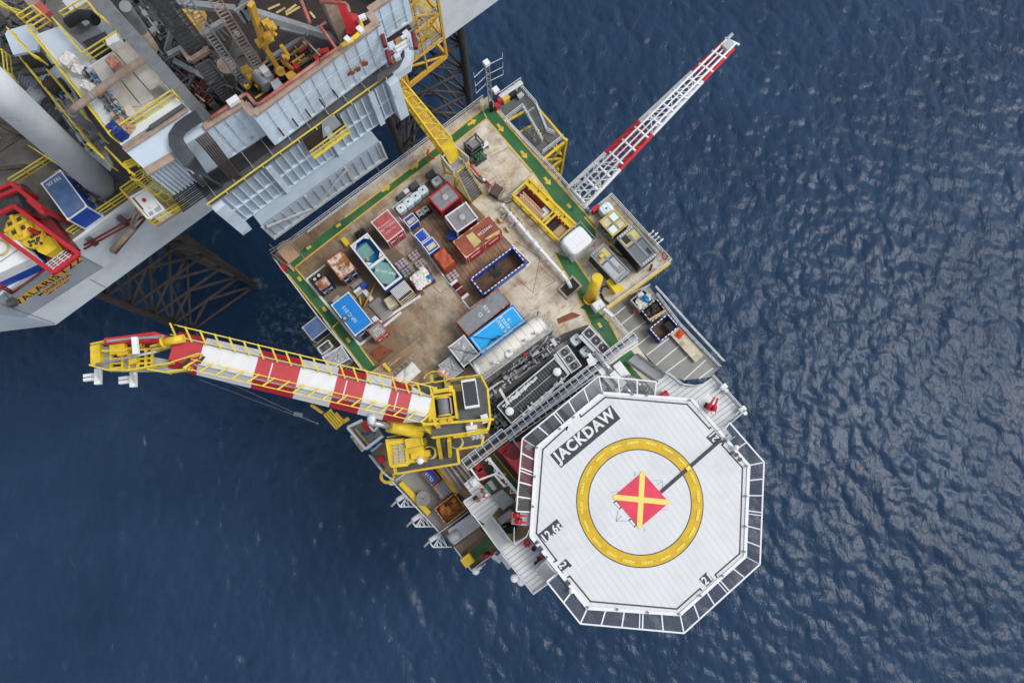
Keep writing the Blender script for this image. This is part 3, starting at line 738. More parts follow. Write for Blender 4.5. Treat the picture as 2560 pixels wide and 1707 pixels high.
heap(M0, L*.8, W*.75, h-.1, 46, 'tarp_white', 'crumpled white plastic sheet heaped in the rusty brown skip', 'plastic', s=.42)
heap(M0 @ Matrix.Translation((L*.36,W*.36,0)), .5, .4, h+.1, 5, 'blue_water', 'blue green tarp scrap on the corner of the white plastic heap', 'plastic', s=.28)
# cage baskets
def basket(label, t, q, zt, fr, wall, group='caged pump baskets'):
 M, L, W, s = rect(t, q, zt); h = zt; M0 = M @ Matrix.Translation((0,0,-h))
 th = thing('equipment_basket', label, 'basket', M0.translation, group)
 b = MB(M0)
 for sx in (-1, 1):
  b.box((sx*(L/2-.08),0,h-.08),(.16,W,.16)); b.box((0,sx*(W/2-.08),h-.08),(L-.33,.16,.159)); b.box((sx*(L/2-.08),0,.08),(.16,W,.16)); b.box((0,sx*(W/2-.08),.08),(L-.33,.16,.16))
  for sy in (-1, 1): b.box((sx*(L/2-.1),sy*(W/2-.1),h/2),(.2,.2,h)); b.ball((sx*(L/2-.1),sy*(W/2-.1),h+.1), .13, n=6)
 b.build('frame', fr, th)
 b = MB(M0); b.box((0,0,h/2-.15),(L-.18,W-.18,h-.4)); b.build('wall', wall, th)
 b = MB(M0)
 for i in range(18): b.box((-L/2+.2+i*(L-.4) /17,0,h-.12),(.06,W-.3,.05))
 b.build('top_grille', 'galv', th)
 b = MB(M0); b.box((0,0,h-.24),(L-.2,W-.2,.04)); b.build('cover', 'grey_light', th)
 b = MB(M0)
 for e in (-.2, .2): b.box((e*L,0,h-.05),(.04,W-.3,.04))
 b.box((0,.1,h-.05),(L-.3,.05,.049)); b.build('top_bar', 'red_pale', th)
 b = MB(M0); b.disc((0,0,h-.12), .42, .2, 16, .3); b.disc((0,0,h+.08), .2, .08, 12); b.build('fan_cap', 'grey_light', th)
basket('red framed cage basket with a grey grille top', 'G',[(470,375),(600,508),(802,365),(665,203)], 2.5, 'red', 'maroon')
basket('white framed maroon cage basket beside the red framed one', 'G',[(633,555),(752,712),(967,572),(840,408)], 2.5, 'white', 'maroon')
mb = MB(); c = P('G', 712, 765, 0); mb.disc(c, .55, .9, 18); mb.ring(c+UP*.9, .55, .48, .05, 18); o = mb.build('barrel', 'blue', None, label='royal blue barrel at the corner of the rust red container', cat='barrel')
# little blue offshore boxes
def small_box(label, t, q, zt, panel=True):
 M, L, W, s = rect(t, q, zt); h = zt; M0 = M @ Matrix.Translation((0,0,-h))
 th = thing('tool_box', label, 'box', M0.translation, 'small blue tool boxes')
 b = MB(M0); b.box((0,0,h/2),(L-.06,W-.06,h-.1)); b.build('body', 'blue', th)
 b = MB(M0)
 for sx in (-1, 1):
  b.box((sx*(L/2-.05),0,h-.04),(.1,W,.09)); b.box((0,sx*(W/2-.05),h-.04),(L-.21,.1,.088))
  for sy in (-1, 1): b.box((sx*(L/2-.04),sy*(W/2-.04),h/2),(.09,.09,h))
 b.build('frame', 'white', th)
 if panel:
  b = MB(M0); b.box((.1,0,h-.02),(L*.42,W*.7,.05)); b.build('top_panel', 'cream', th)
 return th, M0, L, W, h
small_box('blue tool box closest to the white totes', 'G',[(222,592),(285,660),(380,597),(318,507)], 1.8)
th, M0, L, W, h = small_box('blue tool box with white lettering on its lid', 'G',[(333,738),(400,820),(495,752),(420,662)], 1.8, False)
letters(th, 'mark_white',[('GMS',415,690,465,765,.3)], 'G', 1.76)
small_box('blue tool box beside the orange tarpaulin block', 'G',[(410,830),(480,930),(588,850),(510,747)], 1.8)
def tarp_block(label, t, q, zt, m, z0=0, name='covered_load', seed=1):
 M, L, W, s = rect(t, q, zt); h = zt - z0
 b = MB(M @ Matrix.Translation((0,0,-h))); rnd = random.Random(seed); n = 9
 g = {}
 def pt(i, j, k):
  x, y, z = (i/n-.5) * L, (j/n-.5) * W, k / n * h
  e = rnd.uniform(-.07, .07); f = 1 + .05 *(1-k/n)
  return (x*f+e, y*f+rnd.uniform(-.07,.07), z+(.1*math.sin(i*1.1) *math.cos(j*.9) +rnd.uniform(-.05,.05) if k == n else 0))
 idx = {}; vs = []; fs = []
 def V_(i, j, k):
  if (i, j, k) not in idx: idx[i, j, k] = len(vs); vs.append(pt(i,j,k))
  return idx[i, j, k]
 for i in range(n):
  for j in range(n): fs.append((V_(i,j,n),V_(i+1,j,n),V_(i+1,j+1,n),V_(i,j+1,n)))
  for k in range(n):
   fs.append((V_(i,0,k),V_(i+1,0,k),V_(i+1,0,k+1),V_(i,0,k+1))); fs.append((V_(i+1,n,k),V_(i,n,k),V_(i,n,k+1),V_(i+1,n,k+1)))
   fs.append((V_(0,i+1,k),V_(0,i,k),V_(0,i,k+1),V_(0,i+1,k+1))); fs.append((V_(n,i,k),V_(n,i+1,k),V_(n,i+1,k+1),V_(n,i,k+1)))
 b.add(vs, fs)
 return b.build(name, m, None, True, label=label, cat='covered load')
tarp_block('orange red tarpaulin wrapped block on the timber floor', 'G',[(512,930),(628,1062),(735,990),(618,862)], 2.0, 'tarp_orange')
# intermediate bulk totes
def tote_at(p, yaw, label, h=1.15, w=1.15, d=1.05, group='white liquid totes', cap='red'):
 th = thing('liquid_tote', label, 'tote', p, group)
 M0 = Matrix.Translation(p) @ Matrix.Rotation(yaw, 4, 'Z')
 me = MB(M0)
 r = .16; prof = [(.0,-.06),(.12,0),(h-.14,0),(h-.03,-.06),(h,-.22)]
 vs, fs = [], []; ns = 20
 for z, o in prof:
  for k in range(ns):
   a = 2 * math.pi *(k+.5) / ns; ca, sa = math.cos(a), math.sin(a)
   e = 5.0; den = (abs(ca) ** e+abs(sa) ** e) ** (1/e)
   vs.append((ca/den*(w/2+o),sa/den*(d/2+o),z+.14))
 for i in range(len(prof) -1): fs += [(i*ns+k,i*ns+(k+1) % ns,(i+1) *ns+(k+1) % ns,(i+1) *ns+k) for k in range(ns)]
 fs += [tuple(range(ns-1,-1,-1)), tuple((len(prof) -1) *ns+k for k in range(ns))]
 me.add(vs, fs); me.build('tank', 'tote', th)
 b = MB(M0); b.disc((0,0,h+.14), .12, .07, 12); b.build('cap', cap, th)
 b = MB(M0); b.box((0,0,.06),(w,d,.12)); b.build('pallet', 'steel_dark', th)
 b = MB(M0)
 for e in (-.5, 0, .5):
  for s in (-1, 1): b.box((e*w*.9,s*(d/2+.02),h/2+.1),(.03,.03,h)); b.box((s*(w/2+.02),e*d*.9,h/2+.1),(.03,.03,h))
 for z in (.4, .8, 1.1): b.ring((0,0,z), w*.5, w*.48, .03, 4)
 for e in (-.22, .22): b.box((e*w,0,h+.15),(.025,d*.9,.02))
 b.build('cage', 'galv', th)
 return th
for x, y, c, lab in ((220,483,'red','white tote with a red cap at the end of the row by the red container'),(292,425,'steel_dark','white tote with a grey cap second from the red cargo container'),(362,370,'black','white tote with a black cap third in the row of four'),
                     (432,310,'green','white tote with a green mark at the right end of the row of four'),(566,222,'red','lone white tote standing apart beside the red framed basket')):
 tote_at(P('G',x,y+22,0), YAW, lab, cap=c)
for x, y, lab in ((272,1255,'white tote between the two banks of fans closer to the open deck'),(346,1345,'white tote between the two banks of fans closer to the cable trays')):
 tote_at(P('I',x+4,y+10,0), YAW, lab, w=1.25, d=1.15)
tote_at(P('I',508,258,0), YAW, 'large white rounded tank at the head of the generator balcony', h=1.4, w=1.5, d=1.35)
# dark crates and pump bits behind the totes
for i, (x, y, w, d, h, m, lab) in enumerate(((212,355,1.1,.6,.5,'steel_dark','low dark crate with bars behind the first totes'),(265,312,.7,.6,.6,'galv','pale grey machine block between two dark crates'),(342,262,1.1,.8,.8,'steel_dark','dark charcoal crate behind the totes next to the walkway'),(507,155,1.1,.9,.8,'steel_dark','dark charcoal crate above the lone tote'))):
 M0 = Matrix.Translation(P('G',x,y+12,0)) @ Matrix.Rotation(YAW, 4, 'Z')
 th = thing('crate', lab, 'crate', M0.translation, 'dark crates behind the totes')
 b = MB(M0); b.box((0,0,h/2),(w,d,h)); b.build('body', m, th)
 b = MB(M0); b.box((0,0,h+.03),(w*.9,d*.85,.06)); b.box((0,0,.05),(w+.1,d+.1,.1)); b.build('lid', 'steel_dark' if m != 'galv' else 'white', th)
# twin valve skid
M0 = Matrix.Translation(P('G',425,525,0)) @ Matrix.Rotation(YAW, 4, 'Z')
th = thing('valve_skid', 'black valve skid with two square white frames between the totes and the blue boxes', 'skid', M0.translation)
b = MB(M0); b.box((0,0,.12),(2.0,1.2,.24))
for i in range(9): b.tube([(-.9+i*.22,-.5,.2),(-.9+i*.22,random.uniform(-.2,.5),.7)], .07, 6)
b.build('base', 'black', th)
for e in (-.42, .42):
 b = MB(M0)
 for k in (.32, .2):
  for s in (-1, 1): b.box((e+s*k,0,.85),(.05,k*2,.05)); b.box((e,s*k,.85),(k*2,.05,.05))
 for sx in (-1, 1):
  for sy in (-1, 1): b.box((e+sx*.32,sy*.32,.45),(.05,.05,.8))
 b.build('guard_frame', 'white', th)
 b = MB(M0); b.box((e,0,.7),(.22,.22,.2)); b.build('gauge', 'green_light', th)
b = MB(M0); b.box((-.5,.5,.7),(.5,.25,.3)); b.build('valve_wheel', 'red', th)
# sacks on pallets
def sack_stack(t, x, y, label, m='sack', L=1.35, W=1.0, hh=.55):
 M0 = Matrix.Translation(P(t,x,y,0)) @ Matrix.Rotation(YAW, 4, 'Z')
 th = thing('sack_pallet', label, 'pallet', M0.translation, 'pallets of sacks')
 b = MB(M0)
 for i in range(5): b.box((0,-W/2+.08+i*(W-.16) /4,.1),(L,.14,.04))
 for e in (-.45, 0, .45): b.box((e*L,0,.04),(.1,W,.08))
 b.build('pallet', 'wood', th)
 b = MB(M0)
 for lv in range(2):
  for i in range(3):
   for j in range(3): b.ball((-L/3+i*L/3+random.uniform(-.05,.05),-W/3+j*W/3,.24+lv*.2), .25,(1.0,.72,.5), 8)
 b.build('sack', m, th)
for x, y, m, lab in ((212,1025,'sack','pallet of mauve sacks nearest the netted container'),(340,945,'sack','pallet of mauve sacks below the red container doors'),(402,1025,'sack','pallet of mauve sacks against the skip of plastic'),(270,1100,'sack_grey','pallet of grey scrap bags between the netted container and the skip'),(712,1142,'sack','pallet of mauve sacks under the orange block')):
 sack_stack('G', x, y, lab, m)
# maroon rolls
M0 = Matrix.Translation(P('G',782,1275,0)) @ Matrix.Rotation(YAW-R(88), 4, 'Z')
th = thing('pipe_bundle', 'bundle of maroon rolls with white ends on the timber floor', 'bundle', M0.translation)
b = MB(M0)
for j in range(4): b.tube([(-.85,-.34+j*.22,.3),(.85,-.34+j*.22,.3)], .12, 10); b.tube([(-.85,-.23+j*.22,.12),(.85,-.23+j*.22,.12)], .11, 8) if j < 3 else None
b.build('roll', 'maroon', th, True)
b = MB(M0)
for e in (-1.05, 1.05): b.box((e,0,.25),(.32,.95,.42))
for e in (-.1,): b.box((e,0,.43),(.08,1.0,.06))
b.build('end_block', 'white', th)
# cream slatted crate and cream stencil box
M, L, W, s = rect('G',[(98,1282),(190,1402),(333,1290),(235,1178)], 1.9); M0 = M @ Matrix.Translation((0,0,-1.9))
th = thing('bottle_rack', 'cream slatted rack in front of the netted container', 'rack', M0.translation)
b = MB(M0)
for sx in (-1, 1):
 for z in (.1, 1.0, 1.85): b.box((sx*(L/2-.05),0,z),(.1,W,.1)); b.box((0,sx*(W/2-.05),z),(L-.22,.1,.098))
 for sy in (-1, 1): b.box((sx*(L/2-.05),sy*(W/2-.05),.95),(.1,.1,1.9))
b.build('frame', 'cream', th)
b = MB(M0)
for i in range(11): b.box((-L*.1,-W/2+.2+i*(W-.4) /10,1.85),(L*.72,.1,.06))
b.build('slat', 'white', th)
b = MB(M0); b.box((0,0,.85),(L-.2,W-.2,1.6)); b.build('cargo', 'legs_dark', th)
M, L, W, s = rect('G',[(30,1370),(90,1455),(178,1402),(118,1322)], 1.2); M0 = M @ Matrix.Translation((0,0,-1.2))
th = thing('wooden_crate', 'small cream crate with black stencil marks beside the slatted rack', 'crate', M0.translation)
b = MB(M0); b.box((0,0,.6),(L,W,1.2)); b.build('body', 'cream', th)
letters(th, 'mark_dark',[('NSTB',82,1375,118,1348,.2),('0GY',95,1402,132,1375,.2),('KV',108,1425,135,1405,.2)], 'G', 1.2)
# wire clutter between the navy boxes: grey plates, striped tubes
for i, (x0, y0, x1, y1, lab) in enumerate(((1133,620,1015,855,'long yellow and black striped tube leaning by the bright blue container'),(975,750,988,832,'short striped tube standing near the bright blue container'),(888,712,935,778,'striped tube at the corner of the bright blue container'))):
 a, b_ = P('F', x0, y0, .5), P('F', x1, y1, .5); mb = MB()
 mb.tube([a,b_], .1, 8); mb.build('striped_tube', 'amber', None, True, label=lab, cat='tube', group='yellow and black striped tubes')
for i, (q, m, h, lab) in enumerate((([(885,640),(985,570),(1010,600),(915,680)],'deck_grey',.35,'grey plate stack left of the netted container'),([(995,690),(1025,670),(1110,765),(1075,795)],'white',.25,'white plank plate between the striped tubes'),([(1060,830),(1165,755),(1300,905),(1215,1000)],'deck_grey',.25,'grey plated hatch cover in the bay corner'),
                                     ([(912,700),(975,650),(990,672),(930,720)],'white',1.3,'small white topped case by the grey plates'),([(975,640),(1020,605),(1045,640),(1000,670)],'blue',1.2,'small blue case with a yellow label'),([(700,790),(760,740),(800,760),(720,815)],'grey_light',.7,'grey lid below the small navy box'),([(1090,965),(1130,935),(1155,975),(1115,1005)],'white',1.2,'white case behind the small red box'))):
 M, L, W, s = rect('F', q, h); mb = MB(M @ Matrix.Translation((0,0,-h))); mb.box((0,0,h/2),(L,W,h)); mb.box((0,0,h+.02),(L*.8,W*.8,.04)); mb.box((0,0,.05),(L+.08,W+.08,.1))
 mb.build('equipment_case', m, None, label=lab, cat='case', group='cases and plates in the timber bay')
for i, (x, y) in enumerate(((540,582),(580,545))):
 c = P('F', x, y, 1.1); mb = MB(); mb.ring(c, .32, .22, .2, 20); mb.build('hose_reel', 'black', None, label='black hose drum ' +('left' if i == 0 else 'right') +' of the pair above the small navy box', cat='drum', group='pair of hose drums')
 o = C.objects[-1]; mb = MB(); mb.disc(c-UP*1.1, .21, 1.2, 16); mb.build('core', 'white', o)
tarp_block('crumpled black rubbish sack behind the netted container', 'F',[(925,130),(960,180),(1040,120),(1000,75)], .9, 'black', name='rubbish_sack', seed=4)
M0 = Matrix.Translation(P('F',848,228,0)) @ Matrix.Rotation(YAW-R(90), 4, 'Z')
mb = MB(M0); mb.box((0,.18,.3),(1.2,.25,.6)); mb.box((0,-.18,.3),(1.2,.25,.6)); mb.box((0,0,.62),(1.1,.5,.05)); mb.build('step_box', 'yellow', None, label='yellow twin step box behind the rust blotched container', cat='step')
# wooden scaffold platform at the west corner, lamp post, small fixtures
th = thing('scaffold_platform', 'pale boarded scaffold platform at the west corner of the deck', 'scaffold', P('F',280,340,0))
b = MB(); b.prism(PS('F',[(170,310),(280,430),(390,345),(280,230)],1.1), 1.02, 1.1); b.prism(PS('F',[(260,400),(285,430),(390,345),(370,320)],1.16), 1.1, 1.16); b.build('boards', 'timber_pale', th)
b = MB()
for k in range(7): a_ = P('F', 110+random.uniform(0,260), 250+random.uniform(0,160), 0); b.bar(a_, a_+UP*random.uniform(1.6,2.4), .06)
for x0, y0, x1, y1 in ((100,325,380,150),(90,300,370,135),(160,320,340,180),(110,330,330,490),(280,200,460,400),(180,240,240,200)): b.bar(P('F',x0,y0,1.9), P('F',x1,y1,1.9), .06)
b.build('tube', 'tan', th)
b = MB(); b.bar(P('F',265,415,.2), P('F',335,500,.2), .3, .2); b.build('beam', 'timber_pale', th)
mb = MB(Matrix.Translation(P('F',245,488,0)) @ Matrix.Rotation(YAW,4,'Z')); mb.box((0,0,.5),(.6,.6,1)); mb.box((0,0,1.02),(.5,.5,.06)); mb.build('fire_cabinet', 'red', None, label='small red cabinet by the scaffold platform at the west corner', cat='cabinet')
lp = P('s', 959, 448, 0); mb = MB(); mb.tube([lp-V*.6,lp-V*.6+UP*4.2], .13, 8); mb.box(lp-V*.6+UP*4.3,(.7,.4,.3), YAW); mb.disc(lp-V*.6, .3, .1, 12); mb.build('lamp_post', 'steel_dark', None, label='dark lamp post on the deck edge facing the drilling rig', cat='lamp post')
for x0, y0, x1, y1, lab in ((708,1055,778,990,'orange barrier bar across the green walkway above the grey box'),(1005,1450,1055,1480,'orange barrier bar at the crane end of the green walkway')):
 mb = MB(); a_, c_ = P('F', x0, y0, 1), P('F', x1, y1, 1); mb.bar(a_, c_, .1, .1); [mb.bar(q,q-UP,.08) for q in (a_,c_)]; mb.build('barrier', 'amber', None, label=lab, cat='barrier')
# MACHINES ON AND ROUND THE MAIN DECK
def frame_at(t, x, y, z, yaw=YAW):
 return Matrix.Translation(P(t,x,y,z)) @ Matrix.Rotation(yaw, 4, 'Z')
def lattice(mb, a0, b0, a1, b1, n, r, sq=False):
 """zig-zag between line a0-b0 and line a1-b1"""
 for i in range(n):
  p, q = (a0.lerp(b0,i/n), a1.lerp(b1,(i+1) /n)) if i % 2 == 0 else (a1.lerp(b1,i/n), a0.lerp(b0,(i+1) /n))
  mb.bar(p, q, r) if sq else mb.tube([p,q], r, 5)
# black wellhead skid
M, L, W, s = rect('H',[(432,700),(505,775),(618,692),(545,608)], 2.2); M0 = M @ Matrix.Translation((0,0,-2.2))
th = thing('pump_skid', 'dark caged skid with bright green cylinders on the open deck', 'skid', M0.translation)
b = MB(M0)
for z in (.08, 1.1, 2.15):
 for sx in (-1, 1): b.box((sx*L/2,0,z),(.13,W+.13,.13)); b.box((0,sx*W/2,z),(L-.14,.13,.128))
for sx in (-1, 1):
 for sy in (-1, 1): b.box((sx*L/2,sy*W/2,1.1),(.14,.14,2.2)); b.ball((sx*L/2,sy*W/2,2.3), .13, n=6)
for i in range(5):
 for sy in (-1, 1): b.box((-L/2+.2+i*(L-.4) /4,sy*W/2,2.25),(.16,.2,.14))
b.build('frame', 'steel_dark', th)
b = MB(M0); b.box((0,0,1.9),(L*.66,W*.6,.08)); b.build('roof_plate', 'grey', th)
b = MB(M0); b.box((0,0,.8),(L*.8,W*.8,1.4))
for i in range(10): b.tube([(random.uniform(-.4,.4) *L,-W*.45,random.uniform(.4,1.8)),(random.uniform(-.4,.4) *L,W*.45,random.uniform(.4,1.8))], .05, 6)
b.build('machinery', 'black', th)
M1 = frame_at('H', 582, 862, 0)
b = MB(M1); b.box((0,0,.1),(1.5,1.0,.2))
for sx in (-1, 1):
 for sy in (-1, 1): b.box((sx*.7,sy*.5,.8),(.08,.08,1.6))
 b.box((0,sx*.5,1.55),(1.4,.08,.08)); b.box((sx*.7,0,.9),(.08,1,.08))
b.box((-.9,.3,.5),(.5,.6,.9)); b.build('rack', 'steel_dark', th)
for i in range(5):
 b = MB(M1); x, y = -.35 +(i % 3) * .36, .2 -(i // 3) * .42
 b.tube([(x,y,.2),(x,y,1.35)], .15, 10); b.ball((x,y,1.35), .15, n=10); b.build('gas_cylinder', 'green_light', th, True)
b = MB(frame_at('H',640,755,0)); b.box((0,0,1.15),(.9,.55,.06)); b.box((.3,.25,1.25),(.35,.1,.25)); b.box((-.4,0,.55),(.06,.5,1.1)); b.box((.4,0,.55),(.06,.5,1.1)); b.build('work_table', 'white', th)
# red hose with its couplings
mb = MB(); mb.tube([P('H',470,878,1.6),P('H',520,950,1.0),P('H',580,1015,.35),P('H',610,1040,.3),P('H',660,1085,.3),P('H',690,1112,.9)], .13, 8)
mb.build('red_hose', 'red', None, True, label='thick red hose running from the gangway landing to the brown ramp box', cat='hose')
mb = MB(); mb.tube([P('H',592,1030,.45),P('H',640,1072,.45)], .2, 10); mb.build('coupling', 'silver', C.objects[-1], True)
for i, (pts, m, w, lab) in enumerate((([(480,930),(530,1010),(600,1080),(660,1090),(670,1130)],'black',.05,'thin black hose under the red hose'),([(785,1250),(840,1290),(900,1270),(960,1220)],'black',.05,'thin black hose curling below the ramp box'),
                                      ([(1078,1045),(1000,1110),(920,1165),(850,1240),(790,1262)],'galv',.12,'grey pipe run from the yellow cradle to the ramp box'))):
 mb = MB(); mb.tube([P('H',x,y,.12+w) for x,y in pts], w, 6); mb.build('hose_line', m, None, True, label=lab, cat='hose')
# brown ramp box
M, L, W, s = rect('H',[(662,1182),(768,1242),(835,1135),(740,1085)], .9); M0 = M @ Matrix.Translation((0,0,-.9))
th = thing('ramp_box', 'brown plated ramp box with rusty guard frames where the red hose ends', 'box', M0.translation)
b = MB(M0); b.box((0,0,.45),(L*.9,W*.9,.9)); b.build('body', 'legs_dark', th)
b = MB(M0)
for i in range(8): b.box((-L*.4+i*L*.8/7,0,.92),(.05,W*.86,.05))
b.build('tread', 'deck_brown', th)
for sx in (-1, 1):
 b = MB(M0)
 for z in (.3, .9, 1.3): b.box((sx*L/2,0,z),(.07,W,.07))
 for e in (-.5, 0, .5): b.box((sx*L/2,e*W,.65),(.07,.07,1.3))
 b.build('guard_frame', 'tan', th)
# gangway landing and stair
GZ = 4.0
land = PS('H',[(215,858),(330,1000),(470,878),(325,745)], GZ)
th = thing('gangway_landing', 'yellow framed gangway landing with white parapets and a stair down to the deck', 'landing',(land[0].x,land[0].y,0))
b = MB(); b.prism(land, GZ-.25, GZ); b.build('platform', 'deck_grey', th)
b = MB()
for p in land: b.bar(Vector((p.x,p.y,0)), Vector((p.x,p.y,GZ-.25)), .22)
for i in range(4):
 p, q = land[i], land[(i+1) % 4]; b.bar(Vector((p.x,p.y,GZ-.35)), Vector((q.x,q.y,GZ-.35)), .2, .3)
 b.bar(Vector((p.x,p.y,.3)), Vector((q.x,q.y,GZ-.4)), .14)
s0, s1 = P('H', 335, 948, GZ), P('H', 418, 878, GZ); e0, e1 = P('H', 505, 1285, .1), P('H', 618, 1195, .1)
for p, q in ((s0,e0),(s1,e1)): b.bar(p, q, .14, .3)
b.bar(e0, e1, .16, .2); b.bar(Vector((land[1].x,land[1].y,.15)), e0, .16, .2)
b.build('frame', 'yellow', th)
b = MB()
for i in range(15):
 f = (i+.5) / 15; b.bar(s0.lerp(e0,f) +UP*.05, s1.lerp(e1,f) +UP*.05, .24, .05)
b.build('step', 'grating', th)
for p, q in ((s0,e0),(s1,e1)): rail('',[p,q], 'galv', 1.0, 1.2, .035, 'handrail', toe=False, parent=th)
for pts in ([(208,850),(330,1005),(340,985)],[(318,735),(478,872)]):
 b = MB(); p = PS('H', pts, GZ)
 for i in range(len(p) -1):
  b.bar(p[i] +UP*.55, p[i+1] +UP*.55, .07, .9); b.bar(p[i] +UP*1.1, p[i+1] +UP*1.1, .12, .08)
  for k in range(5): q = p[i].lerp(p[i+1], k/4); b.bar(q, q+UP*1.15, .1)
 b.build('parapet', 'rail_white', th)
b = MB(); b.bar(P('H',240,870,GZ+.1), P('H',300,945,GZ+.1), .2, .2); b.bar(P('H',345,790,GZ+.1), P('H',405,862,GZ+.1), .2, .2); b.build('lamp_tube', 'white_clean', th)
mb = MB(); mb.tube([P('H',x,y,1.0) for x,y in ((85,760),(72,800),(90,835),(140,850))], .13, 8); mb.build('red_hose', 'red', None, True, label='short curved red hose over the green walkway under the gangway', cat='hose')
# gangway bridge
def tr(px): return P('C', *px)
ga = [P('C',1180,1440,6.6), P('C',1292,1358,6.6)]; gb = [P('C',716,800,11.6), P('C',800,775,11.6)]
th = thing('gangway_bridge', 'yellow lattice gangway bridge from the drilling rig to the platform', 'bridge',(ga[0].x,ga[0].y,4.2))
dn = Vector((0,0,-2.3))
b = MB(); n = 8
for k in (0, 1):
 b.bar(ga[k], gb[k], .16, .16); b.bar(ga[k] +dn, gb[k] +dn, .18, .2)
for i in range(n+1):
 f = i / n; p, q = ga[0].lerp(gb[0], f), ga[1].lerp(gb[1], f)
 b.bar(p, q, .12); b.bar(p, p+dn, .12); b.bar(q, q+dn, .12)
for i in range(n):
 f, g_ = i / n, (i+1) / n
 (b.bar(ga[0].lerp(gb[0],f),ga[1].lerp(gb[1],g_),.09) if i % 2 else b.bar(ga[1].lerp(gb[1],f),ga[0].lerp(gb[0],g_),.09))
 for k in (0, 1): b.bar(ga[k].lerp(gb[k],f), ga[k].lerp(gb[k],g_) +dn, .09)
b.build('truss', 'yellow', th)
b = MB(); b.quad(ga[0] +dn*.97, ga[1] +dn*.97, gb[1] +dn*.97, gb[0] +dn*.97); b.build('walkway', 'amber', th)
b = MB(); b.quad(ga[0] -UP*.06, ga[1] -UP*.06, gb[1] -UP*.06, gb[0] -UP*.06); b.build('roof_mesh', 'mesh_amber', th)
b = MB(); d = (ga[0] -gb[0]).normalized()
b.quad(ga[0], ga[1], ga[1] +d*2.1-UP*2.2, ga[0] +d*2.1-UP*2.2); b.build('end_ramp', 'yellow', th)
# yellow riser cradle
M, L, W, s = rect('s',[(1284,484),(1393,607),(1436,562),(1327,438)], 1.5); M0 = M @ Matrix.Translation((0,0,-1.5))
th = thing('riser_cradle', 'long yellow cradle holding pipes and red bars along the green walkway', 'cradle', M0.translation)
b = MB(M0)
for sy in (-1, 1):
 b.box((0,sy*(W/2-.12),1.35),(L,.3,.3)); b.box((0,sy*(W/2-.12),.2),(L,.24,.3))
 for i in range(6): b.box((-L/2+.2+i*(L-.4) /5,sy*(W/2-.12),.75),(.22,.2,1.2))
b.box((0,W*s*.25,1.28),(L*.98,.35,.3))
for x in (-.49, .12, .18, .49): b.box((x*L,0,1.3),(.22,W-.55,.22))
for x in (-.38, -.28, .25, .32, .38): b.box((x*L,W*s*.3,1.38),(.1,W*.34,.1))
b.build('frame', 'yellow', th)
b = MB(M0); b.box((0,0,.1),(L-.3,W-.5,.12)); b.build('tray', 'maroon', th)
b = MB(M0)
for k in range(5): b.box((-L*.16+.2*(k % 2),-s*W*.33+k*.22,.55+.06*(k % 3)),(L*.55,.19,.3))
b.build('timber_beam', 'timber_pale', th)
b = MB(M0)
for k in range(2): b.tube([(-L*.42,s*W*(.13+k*.09),.8),(L*.48,s*W*(.13+k*.09),.8)], .06, 8)
b.build('red_bar', 'red', th, True)
b = MB(M0); b.box((L*.02,s*W*.08,.75),(.9,.5,.3)); b.box((L*.1,-s*W*.1,.75),(1.1,.7,.2)); b.build('valve', 'white', th)
b = MB(M0); b.box((L*.27,-s*W*.1,.6),(.9,W*.5,.3)); b.build('battery', 'black', th)
b = MB(M0); b.box((L*.4,-s*W*.08,.8),(1.1,W*.5,.1)); b.build('cover', 'wood', th)
# white square rounded cover
M, L, W, s = rect('I',[(158,470),(262,600),(430,470),(312,348)], 2.3); M0 = M @ Matrix.Translation((0,0,-2.3))
th = thing('chemical_tank', 'square white hooded tank with cut corners beside the yellow cradle', 'tank', M0.translation)
def hood(mb, L, W, z0, z1, r, n=28):
 vs, fs = [], []; lv = [(z0,1.0),(z1-r,1.0),(z1-r*.4,.97),(z1,.86)]
 for z, k in lv:
  for j in range(n):
   a = 2 * math.pi *(j+.5) / n; ca, sa = math.cos(a), math.sin(a); e = 6.; d = (abs(ca) ** e+abs(sa) ** e) ** (1/e)
   vs.append((ca/d*L/2*k,sa/d*W/2*k,z))
 for i in range(3): fs += [(i*n+j,i*n+(j+1) % n,(i+1) *n+(j+1) % n,(i+1) *n+j) for j in range(n)]
 fs += [tuple(range(n-1,-1,-1)), tuple(3*n+j for j in range(n))]
 mb.add(vs, fs)
b = MB(M0); hood(b, L, W, .2, 2.3, .25); b.build('hood', 'white_clean', th)
b = MB(M0)
for sx in (-1, 1):
 for sy in (-1, 1): b.tube([(sx*(L/2+.15),sy*(W/2+.15),0),(sx*(L/2+.15),sy*(W/2+.15),2.6)], .05, 6)
 for z in (1.2, 2.5): b.tube([(sx*(L/2+.15),-W/2-.15,z),(sx*(L/2+.15),W/2+.15,z)], .04, 6); b.tube([(-L/2-.15,sx*(W/2+.15),z),(L/2+.15,sx*(W/2+.15),z)], .04, 6)
b.build('scaffold_frame', 'galv', th)
b = MB(M0)
for i in range(4):
 for j in range(4):
  if i in (0, 3) or j in (0, 3): b.box((-.55+i*.37,-.5+j*.33,2.31),(.12,.05,.02))
b.build('stitch_mark', 'grey_light', th)
b = MB(M0); b.box((L*.2,-s*(W/2+.0),.9),(.5,.06,.6)); b.box((0,0,.1),(L+.2,W+.2,.2)); b.build('base', 'galv', th)
